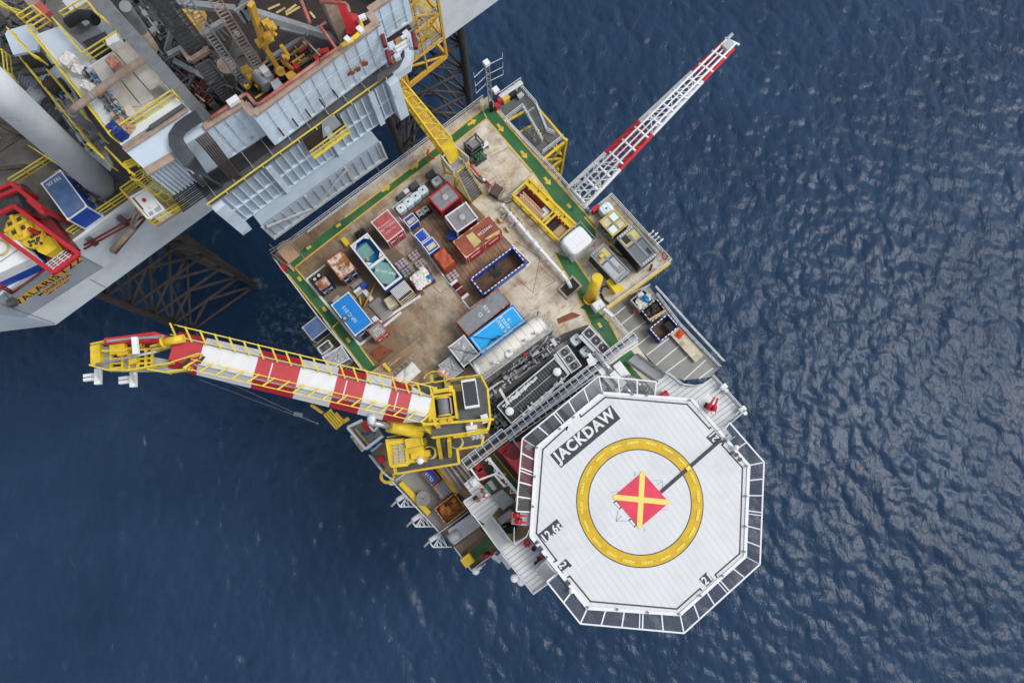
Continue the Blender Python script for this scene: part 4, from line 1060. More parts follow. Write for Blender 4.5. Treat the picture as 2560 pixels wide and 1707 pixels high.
# long white pipe with brackets into the hatch
pp = [P('G',1198,445,.9), P('G',1350,620,.9), P('G',1500,800,.9), P('I',60,610,.9), P('I',175,740,.9), P('I',215,790,.8), P('I',238,835,.2), P('I',232,860,-1.5)]
th = thing('vent_pipe', 'long white flanged pipe lying across the deck into the square hatch', 'pipe',(pp[2].x,pp[2].y,0))
b = MB(); b.tube(pp[:6], .24, 12); b.tube(pp[5:], .24, 12); b.build('pipe', 'white_clean', th, True)
b = MB()
for i, f in ((0,.02),(0,.5),(1,.05),(1,.55),(1,.98),(2,.5),(3,.95)):
 p = pp[i].lerp(pp[i+1], f); d = (pp[i+1] -pp[i]).normalized(); b.tube([p-d*.1,p+d*.1], .36, 12)
b.tube([pp[2],pp[2].lerp(pp[3],.25)], .36, 12)
b.build('flange', 'white', th, True)
for x, y in ((1240,550),(1315,640)):
 M1 = frame_at('G', x, y, 0); b = MB(M1); b.box((0,0,.3),(1.9,.3,.3)); b.box((0,0,.62),(1.4,.14,.3)); b.build('bracket', 'galv', th)
 b = MB(M1)
 for e in (-.95, .95): b.box((e,0,.25),(.3,.7,.5))
 each(b, 'foot', 'yellow_pale', th)
M, L, W, s = rect('I',[(132,850),(212,935),(342,830),(252,750)], .25)
th = thing('deck_hatch', 'square black deck hatch with rusty coaming that takes the white pipe', 'hatch',(M.translation.x,M.translation.y,0))
b = MB(M)
for sx in (-1, 1): b.box((sx*(L/2-.12),0,-.1),(.24,W,.3)); b.box((0,sx*(W/2-.12),-.1),(L-.48,.24,.298))
b.build('coaming', 'tan', th)
b = MB(M); b.box((0,0,-.2),(L-.48,W-.48,.06)); b.build('opening', 'black', th)
# stair tower on the north corner
TW = PS('H',[(720,345),(985,160),(1130,330),(1400,660),(1195,820),(1060,690),(835,480),(780,400)], -.6)
th = thing('stair_tower', 'yellow braced stair tower with dark gratings hung outside the north corner', 'stair tower',(TW[3].x,TW[3].y,-12))
b = MB(); b.prism(PS('H',[(775,400),(720,345),(985,160),(1135,335),(1010,345),(840,480)],-.6), -.75, -.6)
b.prism(PS('H',[(1135,335),(1400,655),(1300,735),(1040,390),(1012,345)],-.6), -.75, -.6); b.prism(PS('H',[(1300,735),(1200,815),(1130,745),(1215,690)],-.6), -.75, -.6)
b.build('grating', 'grating', th)
b = MB()
for i in range(9):
 a, q = P('H', 1045+i*21, 400+i*32, -.6-i*.2), P('H', 1120+i*18, 345+i*32, -.6-i*.2); b.bar(a, q, .22, .05)
b.build('step', 'galv', th)
tp = [P('H',1430,678,-1), P('H',1195,870,-1), P('H',1130,330,-1), P('H',840,490,-1)]
b = MB()
for p in tp: b.bar(Vector((p.x,p.y,-22)), Vector((p.x,p.y,-.6)), .35)
for z in (-1, -6, -11, -16, -21):
 for i, j in ((0,1),(0,2),(1,3),(2,3)): b.bar(Vector((tp[i].x,tp[i].y,z)), Vector((tp[j].x,tp[j].y,z)), .28)
for z in (-1, -6, -11, -16):
 for i, j in ((0,1),(0,2),(1,3)): b.bar(Vector((tp[i].x,tp[i].y,z)), Vector((tp[j].x,tp[j].y,z-5)), .2); b.bar(Vector((tp[j].x,tp[j].y,z)), Vector((tp[i].x,tp[i].y,z-5)), .2)
b.build('frame', 'yellow', th)
b = MB()
for z in (-6, -11): b.quad(*[Vector((tp[i].x,tp[i].y,z)) for i in (0,1,3,2)])
each(b, 'lower_landing', 'grating', th)
for pts in ([(785,245),(985,105)],[(835,485),(1005,355),(1200,690)],[(985,160),(1135,330),(1240,590),(1310,620)],[(1200,805),(1395,655)]):
 rail('', PS('H',pts,-.6), 'rail_white', 1.1, 1.2, .04, 'handrail', parent=th)
b = MB()
for i in range(46): b.bar(P('H',950+random.uniform(0,190),520+random.uniform(0,190),-4), P('H',960+random.uniform(0,190),560+random.uniform(0,150),-4-random.random()), .05)
b.build('pipe_clutter', 'galv', th)
mb = MB(); mb.bar(P('H',780,248,.5), P('H',1000,100,.5), .5, .12); mb.bar(P('H',775,238,.7), P('H',992,90,.7), .12, .12); mb.bar(P('H',800,262,.3), P('H',1010,118,.3), .1, .1)
mb.build('pipe_rack', 'rail_white', None, label='white rack of tubes outside the north corner', cat='rack')
for x, y, w, d, h, m, lab, nm in ((840,285,.9,.6,.8,'yellow','small yellow machine among the black valves at the north corner','winch'),(905,240,.9,.8,.9,'black','cluster of black valves beside the small yellow machine','valve_block'),(755,362,.5,.5,.9,'red','red extinguisher box at the north corner post','extinguisher_box'),(785,302,.5,.4,.7,'red','dark red valve box by the white tube rack','valve_box'),(985,250,.7,.5,.5,'grey_light','pale grey box at the outer end of the stair tower','junction_box'),(935,195,.4,.3,.8,'yellow_rail','little yellow cabinet on the outer stair tower edge','cabinet')):
 M1 = frame_at('H', x, y, -.6 if x > 790 else 0); mb = MB(M1); mb.box((0,0,h/2),(w,d,h)); mb.box((0,0,h+.04),(w+.08,d+.08,.08)); mb.tube([(-w/2-.1,0,.3),(w/2+.1,0,.5)], .1, 8); mb.build(nm, m, None, label=lab, cat='machine')
# yellow litter bin + mast
M1 = frame_at('H', 614, 355, 0); mb = MB(M1); mb.disc((0,0,0), .42, 1.5, 8, .48); mb.disc((0,0,1.5), .5, .2, 8, .3); mb.build('waste_bin', 'cream', None, label='pale yellow bin in the corner of the green walkway', cat='bin')
mp = P('H', 690, 345, 0); th = thing('antenna_mast', 'grey lattice antenna mast with side aerials at the north corner', 'mast', mp)
mt = P('H', 640, 70, 11.0); mt = Vector((mp.x,mp.y,11.0)) +(mt-Vector((mp.x,mp.y,11.0))) * .35
b = MB(); q = [Vector(v) *.28 for v in ((1,0,0),(-.5,.87,0),(-.5,-.87,0))]
for v in q: b.tube([mp+v,mt+v], .05, 6)
for i in range(3): lattice(b, mp+q[i], mt+q[i], mp+q[(i+1) % 3], mt+q[(i+1) % 3], 16, .028)
b.build('lattice', 'galv', th)
b = MB()
for f in (.62, .78, .97):
 c = mp.lerp(mt, f)
 for sg in (-1, 1): b.tube([c,c+U*sg*1.9+V*.3], .035, 6); b.tube([c+U*sg*1.9+V*.3-UP*.0,c+U*sg*1.9+V*.3+UP*.9], .03, 6)
each(b, 'aerial', 'rail_white', th, 2)
b = MB(); b.box(mt+UP*.2,(.6,.6,.5), YAW); b.box(mp+U*.9+UP*3,(.7,.7,.5), YAW); each(b, 'lamp_box', 'white_clean', th)
b = MB(); b.tube([mp+U*.9,mp+U*.9+UP*3], .1, 8); b.tube([mp+V*.5-U*.2,mp+V*.5-U*.2+UP*2], .22, 10); b.build('post', 'black', th)
# flare boom
fa = [P('N',62,1335,-.5), P('N',200,1500,-.5)]; fb_ = [P('N',1405,82,6.0), P('N',1480,140,6.0)]
tops_ = [P('N',120,1355,2.6), P('N',185,1425,2.6)]; topb = [P('N',1425,62,7.4), P('N',1498,98,7.4)]
th = thing('flare_boom', 'red and white lattice flare boom reaching out over the sea', 'boom', fa[0])
segs = [(0,.25,'white_clean'),(.25,.47,'red'),(.47,.80,'white_clean'),(.80,1.0,'red')]
mat('boom_red',(.62,.03,.035), rough=.45, var=.1)
for f0, f1, m in segs:
 m = 'boom_red' if m == 'red' else m; b = MB()
 A = [[fa[k].lerp(fb_[k],f) for k in (0,1)] for f in (f0,f1)]; T = [[tops_[k].lerp(topb[k],f) for k in (0,1)] for f in (f0,f1)]
 for k in (0, 1): b.tube([A[0][k],A[1][k]], .25, 10)
 n = max(2, round((f1-f0) *14))
 for i in range(n):
  g0, g1 = i / n, (i+1) / n
  p0, p1, r0, r1 = A[0][0].lerp(A[1][0], g0), A[0][0].lerp(A[1][0], g1), A[0][1].lerp(A[1][1], g0), A[0][1].lerp(A[1][1], g1)
  t0 = T[0][0].lerp(T[1][0], g0); t1 = T[0][1].lerp(T[1][1], g0); t2 = T[0][0].lerp(T[1][0], g1); t3 = T[0][1].lerp(T[1][1], g1)
  b.tube([p0,r0], .09, 6); b.tube([p0,r1], .075, 6) if i % 2 else b.tube([r0,p1], .075, 6)
  b.tube([p0,t2], .06, 6); b.tube([t0,p1], .06, 6); b.tube([r0,t3], .06, 6); b.tube([t1,r1], .06, 6); b.tube([t0,t3], .05, 6)
 b.build('boom_section', m, th)
b = MB()
for k in (0, 1): b.tube([tops_[k],topb[k]], .13, 8)
b.tube([(tops_[0] +tops_[1]) /2,(topb[0] +topb[1]) /2], .09, 8)
for i in range(13):
 f = i / 12; p, q = tops_[0].lerp(topb[0], f), tops_[1].lerp(topb[1], f); d = (q-p) * .28; b.bar(p-d, q+d*1.5, .2, .16)
b.build('flare_pipe', 'white_clean', th, True)
b = MB(); b.box((topb[0] +topb[1]) /2-(topb[0] -tops_[0]).normalized() *.6,(1.2,.8,.5), R(40)); b.tube([topb[0],topb[0] +(topb[0] -tops_[0]).normalized() *.8], .2, 8); b.build('flare_tip', 'grey_light', th)
# generator balcony
GB = PS('I',[(382,272),(552,130),(1018,642),(512,1012),(440,1010),(400,810),(285,560)], 0)
o = MB().prism([GB[0],GB[1],GB[2],GB[3]], -1.0, .002).build('balcony_deck', 'worn_deck'); tag(o, kind='structure')
mb = MB(); d = (GB[3] -GB[2]).normalized(); mb.bar(GB[2] +V*.12-UP*.55, GB[3] +V*.12-UP*.55, .2, 1.2); mb.bar(GB[2] -UP*.5+d*0, GB[1] -UP*.5, .2, 1.0)
o = mb.build('edge_beam', 'yellow', None, label='yellow edge beam under the generator balcony', cat='beam')
rail('white guard rail round the outer corner of the generator balcony',[GB[0],GB[1],GB[2]])
rail('white guard rail of the generator balcony above the laydown deck',[GB[2] +V*.0,GB[3]])
mb = MB()
for k in range(4): p = GB[1].lerp(GB[2], .62+k*.045); mb.bar(p+UP*.4, p+UP*.4+U*(.9+.2*(k % 2)) , .12, .5); mb.bar(p+U*.5, p+U*.5+UP*1.5, .09)
mb.build('light_bracket', 'white_clean', None, label='cluster of white brackets outside the generator balcony rail', cat='bracket')
ring_at = GB[2].lerp(GB[1], .08) + UP * .7
mb = MB(); k0 = len(mb.v); mb.tube(arcpts((0,0),.42,0,2*math.pi,16), .1, 6); mb.v = [Vector((v.x*.7,v.y,v.z)) +ring_at-U*.2 for v in mb.v]; mb.build('life_ring', 'red', None, True, label='red life ring on the corner rail of the generator balcony', cat='life ring')
M1 = frame_at('I', 428, 248, 0); mb = MB(M1); mb.box((0,0,.6),(.9,.5,1.2)); mb.box((0,0,1.22),(.95,.55,.06)); mb.build('fire_cabinet', 'red', None, label='small red fire cabinet by the flare boom foot', cat='cabinet')
M, L, W, s = rect('I',[(460,322),(576,448),(686,345),(590,232)], 2.3); M0 = M @ Matrix.Translation((0,0,-2.3))
th = thing('generator_module', 'yellow framed module with four pale roof lids on the balcony', 'module', M0.translation)
b = MB(M0); b.box((0,0,1.1),(L-.1,W-.1,2.1)); b.build('body', 'steel_dark', th)
b = MB(M0)
for sx in (-1, 1): b.box((sx*(L/2-.08),0,2.22),(.22,W,.2)); b.box((0,sx*(W/2-.08),2.22),(L-.38,.22,.198))
b.box((0,0,2.2),(.12,W-.4,.15)); b.box((0,0,2.2),(L-.4,.12,.148))
for sx in (-1, 1):
 for sy in (-1, 1): b.box((sx*L/2,sy*W/2,1.1),(.16,.16,2.2))
b.build('frame', 'yellow_dull', th)
for sx in (-1, 1):
 for sy in (-1, 1): b = MB(M0); b.box((sx*L*.23,sy*W*.23,2.2),(L*.36,W*.36,.08)); b.build('lid', 'cream' if sx*sy > 0 else 'tote', th)
b = MB(M0)
for i in range(24): b.tube([(random.uniform(-.5,.5) *L,-s*(W/2+.1),random.uniform(.2,1.9)),(random.uniform(-.5,.5) *L,-s*(W/2+.1),random.uniform(.2,1.9))], .05, 5)
b.build('side_pipe', 'grey', th)
def genset(label, q, zt, big):
 M, L, W, s = rect('I', q, zt); h = zt; M0 = M @ Matrix.Translation((0,0,-h))
 th = thing('generator_set', label, 'generator', M0.translation, 'grey roofed generator sets')
 b = MB(M0); b.box((0,0,h/2-.1),(L-.1,W-.1,h-.25)); b.build('body', 'black', th)
 b = MB(M0)
 for sy in (-1, 1): b.box((0,sy*(W/2-.08),h-.08),(L,.18,.2))
 for sx in (-1, 1):
  b.box((sx*(L/2-.18),0,h-.08),(.4,W-.37,.2))
  for sy in (-1, 1): b.box((sx*(L/2-.1),sy*(W/2-.1),h/2),(.16,.16,h))
 b.box((0,W*.05,h-.1),(L*.72,.28,.16)); b.box((-L*.12,0,h-.1),(.16,W-.4,.158))
 b.build('frame', 'grey', th)
 b = MB(M0); b.box((-L*.27,0,h-.12),(L*.28,W-.4,.06)); b.build('amber_panel', 'yellow_pale', th)
 b = MB(M0); b.box((L*.17,0,h-.13),(L*.5,W-.4,.05)); b.build('roof_glass', 'grey_light' if not big else 'glass', th)
 b = MB(M0)
 for sx in (-1, 1):
  for i in range(6): b.box((sx*(L/2-.18),-W*.32+i*W*.13,h+.03),(.22,.12,.03))
 b.build('vent_slot', 'white' if big else 'grey_light', th)
 b = MB(M0); b.box((L*.28,W*.25,h-.1),(.8,.35,.06)); b.box((-L*.3,-W*.2,h-.06),(.9,.7,.12)); b.build('louvre', 'black' if big else 'deck_grey', th)
genset('dark sided generator set with a glazed roof along the outer rail',[(600,448),(795,690),(935,575),(728,352)], 2.7, True)
genset('grey roofed generator set with an amber grille beside the yellow vent pipe',[(378,588),(612,808),(705,720),(505,492)], 2.3, False)
mb = MB(frame_at('I',470,620,0)); mb.box((-.3,-.2,2.45),(.5,.4,.3)); mb.box((-.3,-.2,1.2),(.2,.2,2.4)); mb.build('beacon', 'yellow', None, label='small yellow beacon on the grey roofed generator set', cat='beacon')
for i, (pts, m, r, lab) in enumerate((([(490,430),(530,480),(575,530)],'yellow',.09,'yellow hose between the module and the generators'),([(545,520),(575,550),(620,590),(670,610)],'black',.08,'black cable between the two generator sets'),([(880,660),(872,690),(865,712)],'black',.09,'black cable hanging off the outer generator'),([(475,880),(490,840),(520,830),(540,850)],'black',.09,'black cable loop round the yellow vent pipe'),([(475,890),(500,940),(540,972)],'black',.14,'black cable tray curving to the laydown stairs'))):
 mb = MB(); mb.tube([P('I',x,y,.15) for x,y in pts], r, 6); mb.build('power_cable', m, None, True, label=lab, cat='cable')
vp = P('I', 392, 930, .3); th = thing('vent_stack', 'fat yellow vent pipe standing beside the green walkway', 'pipe', vp)
vt = P('I', 455, 750, 4.6); vt = Vector((vp.x,vp.y,4.6)).lerp(vt, .85)
b = MB(); b.tube([vp,vt], .64, 20); b.ball(vp, .64, n=16); b.build('pipe', 'yellow', th, True)
b = MB(); b.ring(vp+UP*.1, .82, .65, .2, 20); b.disc(Vector((vp.x,vp.y,0)), .8, .12, 20); b.build('flange', 'amber', th)
M, L, W, s = rect('I',[(517,790),(600,893),(655,850),(580,752)], 1.6); mb = MB(M); mb.box((0,0,-.05),(L,W,.1)); mb.box((L/2,W*.3,-.06),(.5,.3,.09)); mb.box((0,0,-.85),(L*.8,W*.8,1.5))
mb.build('yellow_cabinet', 'yellow', None, label='flat yellow cabinet between the vent pipe and the balcony rail', cat='cabinet')
M, L, W, s = rect('I',[(403,970),(440,1022),(520,985),(470,935)], 1.5); mb = MB(M); mb.box((0,0,-.7),(L,W,1.4)); mb.box((0,0,.03),(L*.9,W*.9,.06)); mb.box((.3,.2,.1),(.3,.25,.1)); mb.build('white_cabinet', 'white', None, label='white cabinet at the foot of the yellow vent pipe', cat='cabinet')
# laydown deck with bins
LZ = -3.2
LD = PS('I',[(512,1015),(700,900),(850,835),(905,900),(1405,1475),(1330,1545),(1130,1568),(1005,1530),(890,1440),(700,1240)], LZ)
o = MB().prism(LD, LZ-.6, LZ).build('laydown_deck', 'deck_grey'); tag(o, kind='structure')
mb = MB()
for (x0, y0), (x1, y1) in (((585,1060),(670,990)),((632,1135),(745,1045)),((700,1200),(830,1108)),((770,1290),(862,1215)),((840,1370),(1010,1240)),((910,1450),(1090,1300)),((985,1510),(1225,1330)),((1130,1565),(1300,1410)),((1250,1555),(1355,1475))):
 strip(mb, PS('I',[(x0,y0),(x1,y1)],LZ), .14, LZ+.006)
o = mb.build('laydown_line', 'mark_white'); o['kind'] = 'structure'
rail('double white parapet on the outer edge of the laydown deck', PS('I',[(905,900),(1080,1130),(1400,1470)],LZ), sp=1.3)
rail('outermost white pipe rail beyond the laydown deck', PS('I',[(900,840),(1170,1140),(1435,1425)],LZ), h=.8, bars=(1,.6,.3), sp=1.3)
rail('white stepped guard rail between the walkway and the laydown deck', PS('I',[(520,1020),(690,1225),(760,1300)],.3), sp=1.2)
rail('white guard rail across the top end of the laydown deck', PS('I',[(700,905),(850,835)],LZ))
th, M0, L, W, h = open_skip('skip', 'grey skip of blue and white plastic at the top of the laydown deck', 'I',[(705,935),(788,1032),(905,935),(815,862)], LZ+1.3, LZ, 'grey_light', 'deck_dark')
heap(M0, L*.7, W*.7, h-.3, 18, 'tarp_white', 'white plastic bags heaped in the grey skip', 'plastic', s=.42); heap(M0, L*.5, W*.5, h, 5, 'blue_water', 'blue plastic bags on the white heap in the grey skip', 'plastic', s=.34)
th, M0, L, W, h = open_skip('skip', 'navy skip of black scrap in the middle of the laydown deck', 'I',[(795,1020),(865,1115),(1000,1030),(910,930)], LZ+1.5, LZ, 'blue_dark', 'black', 'cream')
heap(M0, L*.7, W*.7, h-.5, 22, 'legs_dark', 'dark scrap metal heaped in the navy skip', 'scrap', s=.3); mb = MB(M0); mb.bar((L*.3,-W/2,h),(L*.42,W/2,h), .3, .1); mb.build('plank', 'wood', None, label='pale plank across the navy skip of scrap', cat='plank')
th, M0, L, W, h = open_skip('skip', 'navy skip with a rusty floor plate and blue white rim', 'I',[(860,1165),(945,1270),(1090,1150),(1000,1045)], LZ+1.5, LZ, 'blue', 'skip_floor', 'mark_white')
mb = MB(M0)
for i in range(5): mb.box((-L*.1+i*.22,W*.28,h-.5),(.15,W*.35,.25))
mb.build('angle_iron', 'black', None, label='row of black irons in the rusty floored skip', cat='scrap')
M1 = frame_at('I', 1085, 1215, LZ, YAW+.2); mb = MB(M1); mb.box((0,0,.3),(1.0,.8,.6)); mb.box((-.3,.45,.25),(.5,.25,.4)); mb.ball((0,0,.6), .4,(1,.8,.4), 8); mb.build('orange_bag', 'coverall', None, label='orange bag on the laydown deck near the wooden board', cat='bag')
M1 = Matrix.Translation(P('I',1140,1295,LZ)) @ Matrix.Rotation(-R(49), 4, 'Z'); mb = MB(M1); mb.box((0,0,.45),(4.6,1.3,.14)); [mb.box((e,0,.18),(.2,1.2,.36)) for e in (-2,0,2)]; mb.build('board', 'cream', None, label='long cream wooden board on trestles near the outer parapet', cat='board')
M1 = frame_at('I', 740, 1030, LZ); mb = MB(M1); mb.box((0,0,.3),(.5,.4,.6)); mb.box((.1,.1,.65),(.3,.2,.1)); mb.build('fire_box', 'coverall', None, label='small orange box against the grey skip', cat='box')
s0, s1, e0, e1 = P('z2', 1310, 350, .2), P('z2', 1490, 205, .2), P('z2', 1885, 755, 5.2), P('z2', 2070, 630, 5.2)
def stair(label, s0, s1, e0, e1, n, tread='alu_plank_step', rm='galv', group='grey stairs between the decks', wdt=.3):
 th = thing('stairway', label, 'stair', s0, group)
 b = MB()
 for i in range(n):
  f = (i+.5) / n; b.bar(s0.lerp(e0,f), s1.lerp(e1,f), wdt, .05)
 b.build('step', tread, th)
 b = MB(); b.bar(s0, e0, .1, .3); b.bar(s1, e1, .1, .3); b.build('stringer', rm, th)
 for p, q in ((s0,e0),(s1,e1)): rail('',[p,q], rm, 1.0, 1.3, .035, 'handrail', toe=False, parent=th)
 return th
stair('long grey stair climbing from the walkway beside the laydown deck', s0, s1, e0, e1, 17)
paint('walkway', 'green',[PS('z2',[(1140,290),(1370,100),(1480,215),(1300,340),(1720,800),(1560,960),(1400,780),(1000,420)],0)], PZ+.02)
M, L, W, s = rect('z2',[(1022,438),(1250,690),(1405,605),(1165,328)], 2.6); mb = MB(M); mb.box((0,0,-1.3),(L,W,2.58)); mb.box((0,0,.02),(L-.1,W-.1,.04)); mb.build('switch_cabinet', 'white_clean', None, label='plain white topped cabinet between the ducts and the green floor', cat='cabinet')
# TANK, POWER MODULE, FANS, TRAYS
a, c = P('J', 575, 690, 1.9), P('J', 1205, 232, 1.9); ax = (c-a); ax.z = 0; TL = ax.length; ax.normalize(); ty = math.atan2(ax.y, ax.x)
M0 = Matrix.Translation(((a+c) /2) -UP*1.9) @ Matrix.Rotation(ty, 4, 'Z')
th = thing('storage_tank', 'long cream insulated tank with ring seams and a round white manhole', 'tank', M0.translation)
b = MB(M0); prof = [(-TL/2-.25,.5),(-TL/2-.15,1.0),(-TL/2,1.28),(TL/2,1.28),(TL/2+.15,1.0),(TL/2+.25,.5)]; n = 32
vs = [(x,r*math.cos(2*math.pi*k/n),1.75+r*math.sin(2*math.pi*k/n)) for x, r in prof for k in range(n)]
fs = [(i*n+k,i*n+(k+1) % n,(i+1) *n+(k+1) % n,(i+1) *n+k) for i in range(5) for k in range(n)] +[tuple(range(n-1,-1,-1)), tuple(5*n+k for k in range(n))]
b.add(vs, fs); b.build('shell', 'insulation', th, True)
b = MB(M0)
for i in range(9):
 x = -TL / 2 + .4 + i *(TL-.8) / 8
 b.tube([(x,1.285*math.cos(k*math.pi/12),1.75+1.285*math.sin(k*math.pi/12)) for k in range(25)], .022, 4)
b.build('ring_seam', 'galv', th)
b = MB(M0)
for z in (.15, 3.2):
 for sy in (-1, 1): b.box((0,sy*1.35,z),(TL+.5,.14,.14))
for sx in (-1, 1):
 for sy in (-1, 1): b.box((sx*(TL/2+.3),sy*1.35,1.6),(.16,.16,3.3))
 for z in (.15, 3.2): b.box((sx*(TL/2+.3),0,z),(.14,2.7,.138))
b.box((0,-1.0,3.2),(TL,.1,.1))
for i in range(8): b.box((-TL/2+i*TL/7,-1.35,1.6),(.08,.08,3.2)); b.box((-TL/2+i*TL/7,-1.18,3.2),(.06,.35,.06))
b.build('frame', 'galv', th)
mh = M0.inverted() @ P('J', 875, 525, 3.1)
b = MB(M0); b.disc((mh.x,mh.y,2.9), .45, .32, 20); b.build('manhole', 'white_clean', th)
b = MB(M0)
for t in range(26):
 x = random.uniform(-.45, .5) * TL; y = -1.5 - random.uniform(0, .7); z = random.uniform(.3, 1.8)
 b.tube([(x,y,z),(x+random.uniform(.3,1.4),y,z),(x+random.uniform(.3,1.4),y+random.choice((-.3,.3,0)),z+random.uniform(-.2,.5))], random.choice((.05,.08,.1)), 6)
 if t % 3 == 0: b.ball((x,y,z+.2), .12, n=6)
b.tube([(-TL*.45,-2.0,.5),(TL*.46,-1.8,.5)], .1, 8); b.tube([(-TL*.45,-1.6,.9),(TL*.46,-1.6,.9)], .07, 8)
b.build('pipework', 'galv', th, True)
b = MB(M0)
for x in (-.3, -.05, .18, .33): b.tube([(x*TL,-.5,2.9),(x*TL,-.5,3.4)], .12, 8); b.ball((x*TL,-.5,3.45), .2, n=8); b.tube([(x*TL,-.5,3.3),(x*TL+.5,-.9,3.25)], .06, 6)
b.tube([(-TL*.49,-.2,2.2),(-TL*.53,-.4,2.9),(-TL*.5,.7,3.1)], .22, 10)
b.build('valve', 'rail_white', th, True)
b = MB(M0)
for i in range(4): b.box((TL/2+.55,-1+i*.5,1.6+.1*i),(.06,.06,3.2))
b.tube([(-TL/2,.95,3.3),(TL/2,.95,3.3)], .03, 5); b.build('scaffold_tube', 'galv', th)
b = MB(M0); b.box((TL*.1,-1.62,1.4),(.5,.2,.4)); b.build('hydrant', 'red', th)
for i, pts in enumerate(([(505,355),(640,375),(790,385),(690,400),(830,340),(960,260),(1060,215)],[(640,500),(690,400),(760,350),(830,360)],[(390,620),(480,500),(560,480),(490,460),(540,520),(600,525)],[(270,465),(420,500),(580,530)])):
 mb = MB(); mb.tube([P('J',x,y,2.78) for x,y in pts], .03, 5); mb.build('slack_cable', 'black', None, True, label=['black cable looping over the sky blue roof','black cable arc at the middle of the sky blue roof','tangled black wires on the square grey lid','black wire straight across the square grey lid'][i], cat='cable')
o = MB().sheet(PS('J',[(420,1000),(640,800),(1010,590),(1400,330),(1640,240),(1790,420),(1830,560),(1764,900),(1400,1250),(1000,1420),(700,1330),(560,1130)],0), PZ+.03).build('module_floor', 'deck_dark'); o['kind'] = 'structure'
o = MB().sheet(PS('J',[(660,960),(1060,640),(1440,390),(1480,420),(1130,690),(720,1000)],0), PZ+.04).build('module_floor', 'deck_grey'); o['kind'] = 'structure'
M, L, W, s = rect('J',[(745,1035),(890,1210),(1470,735),(1318,580)], 3.2)
if L < W: M = M @ Matrix.Rotation(R(-90) , 4, 'Z'); L, W = W, L
M0 = M @ Matrix.Translation((0,0,-3.2))
th = thing('power_module', 'black ribbed roof module with two white domes and pipework on top', 'module', M0.translation)
b = MB(M0); b.box((0,0,1.55),(L-.1,W-.1,3.1)); b.build('body', 'black', th)
b = MB(M0); b.box((0,0,3.12),(L,W,.1)); b.build('roof', 'steel_dark', th)
b = MB(M0)
for i in range(int(L/.35)): b.box((-L/2+.25+i*.35,0,3.19),(.1,W-.3,.05))
b.build('roof_rib', 'black', th)
b = MB(M0)
for sy in (-1, 1): b.box((0,sy*(W/2-.05),3.25),(L,.1,.2))
for sx in (-1, 1): b.box((sx*(L/2-.05),0,3.25),(.1,W-.2,.2))
b.box((0,0,3.24),(L-.3,.05,.05))
for sy in (-1, 1):
 for i in range(9): b.box((-L/2+.1+i*(L-.2) /8,sy*(W/2-.05),3.8),(.05,.05,1.1))
 for z in (3.85, 4.35): b.box((0,sy*(W/2-.05),z),(L-.2,.05,.05))
b.build('rim_rail', 'rail_white', th)
for x, y in ((1343,705),(877,1090)):
 p = M0.inverted() @ P('J', x, y, 3.6); b = MB(M0); b.disc((p.x,p.y,3.2), .42, .5, 20); b.ball((p.x,p.y,3.65), .48,(1,1,.45), 20); b.build('dome', 'white_clean', th, True)
p0, p1 = M0.inverted() @ P('J', 860, 1010, 3.6), M0.inverted() @ P('J', 1130, 770, 3.6)
b = MB(M0)
for i in range(9):
 f = i / 8; q = p0.lerp(p1, f); b.box((q.x,q.y,3.45),(random.uniform(.3,.6),random.uniform(.25,.5),random.uniform(.3,.5)), random.uniform(-.3,.3)); b.tube([(q.x,q.y,3.4),(q.x+.5,q.y+random.uniform(-.4,.4),3.5)], .08, 8)
b.tube([(p0.x,p0.y,3.4),(p1.x,p1.y,3.4)], .1, 10)
p2 = M0.inverted() @ P('J', 780, 870, 3.6); b.box(((p0.x+p2.x) /2,(p0.y+p2.y) /2,3.5),(.28,(p2-p0).length,.2), math.atan2(p2.y-p0.y,p2.x-p0.x) -R(90))
b.build('pipework', 'rail_white', th)
b = MB(M0)
for i in range(7): b.box((L*(.02+.065*i),-W/2+.25+random.uniform(0,.3),3.35),(.6,.18,.22))
b.build('side_fitting', 'rail_white', th)
rail('white guard rail behind the cream tank along the module', PS('J',[(680,870),(1050,640),(1130,600)],.05), 'galv', group='grey guard rails round the module')
def fan_bank(label, q, zt):
 M, L, W, s = rect('J', q, zt)
 if L < W: M = M @ Matrix.Rotation(R(90), 4, 'Z'); L, W = W, L
 M0 = M @ Matrix.Translation((0,0,-zt)); th = thing('fan_bank', label, 'cooler', M0.translation, 'air coolers with three fans')
 b = MB(M0); b.box((0,0,zt/2),(L,W,zt)); b.build('body', 'grey', th)
 b = MB(M0)
 for sy in (-1, 1): b.box((0,sy*(W/2-.04),zt+.05),(L+.1,.14,.14))
 for e in (-.5, -.167, .167, .5): b.box((e*L,0,zt+.05),(.1,W-.2,.138))
 b.box((0,-W/2-.3,zt-.1),(L,.4,.12)); b.build('frame', 'rail_white', th)
 for i in (-1, 0, 1):
  x = i * L / 3; r = min(L/6, W/2) * .84
  b = MB(M0); b.disc((x,0,zt+.005), r, .03, 24); f = b.build('fan', 'black', th)
  b = MB(M0)
  for k in range(9): a = 2 * math.pi * k / 9; b.bar((x,0,zt+.06),(x+r*math.cos(a),r*math.sin(a),zt+.06), .05, .02)
  for q_ in (.4, .65, .9): b.ring((x,0,zt+.045), r*q_, r*q_-.03, .02, 20)
  b.build('blade', 'steel_dark', f); b = MB(M0); b.disc((x,0,zt+.05), r*.2, .06, 12); b.build('hub', 'grey_light', f)
fan_bank('three fan cooler next to the black roofed module',[(1340,510),(1480,710),(1598,640),(1435,455)], 2.6)
fan_bank('three fan cooler next to the green walkway',[(1590,330),(1785,540),(1860,475),(1660,250)], 2.2)
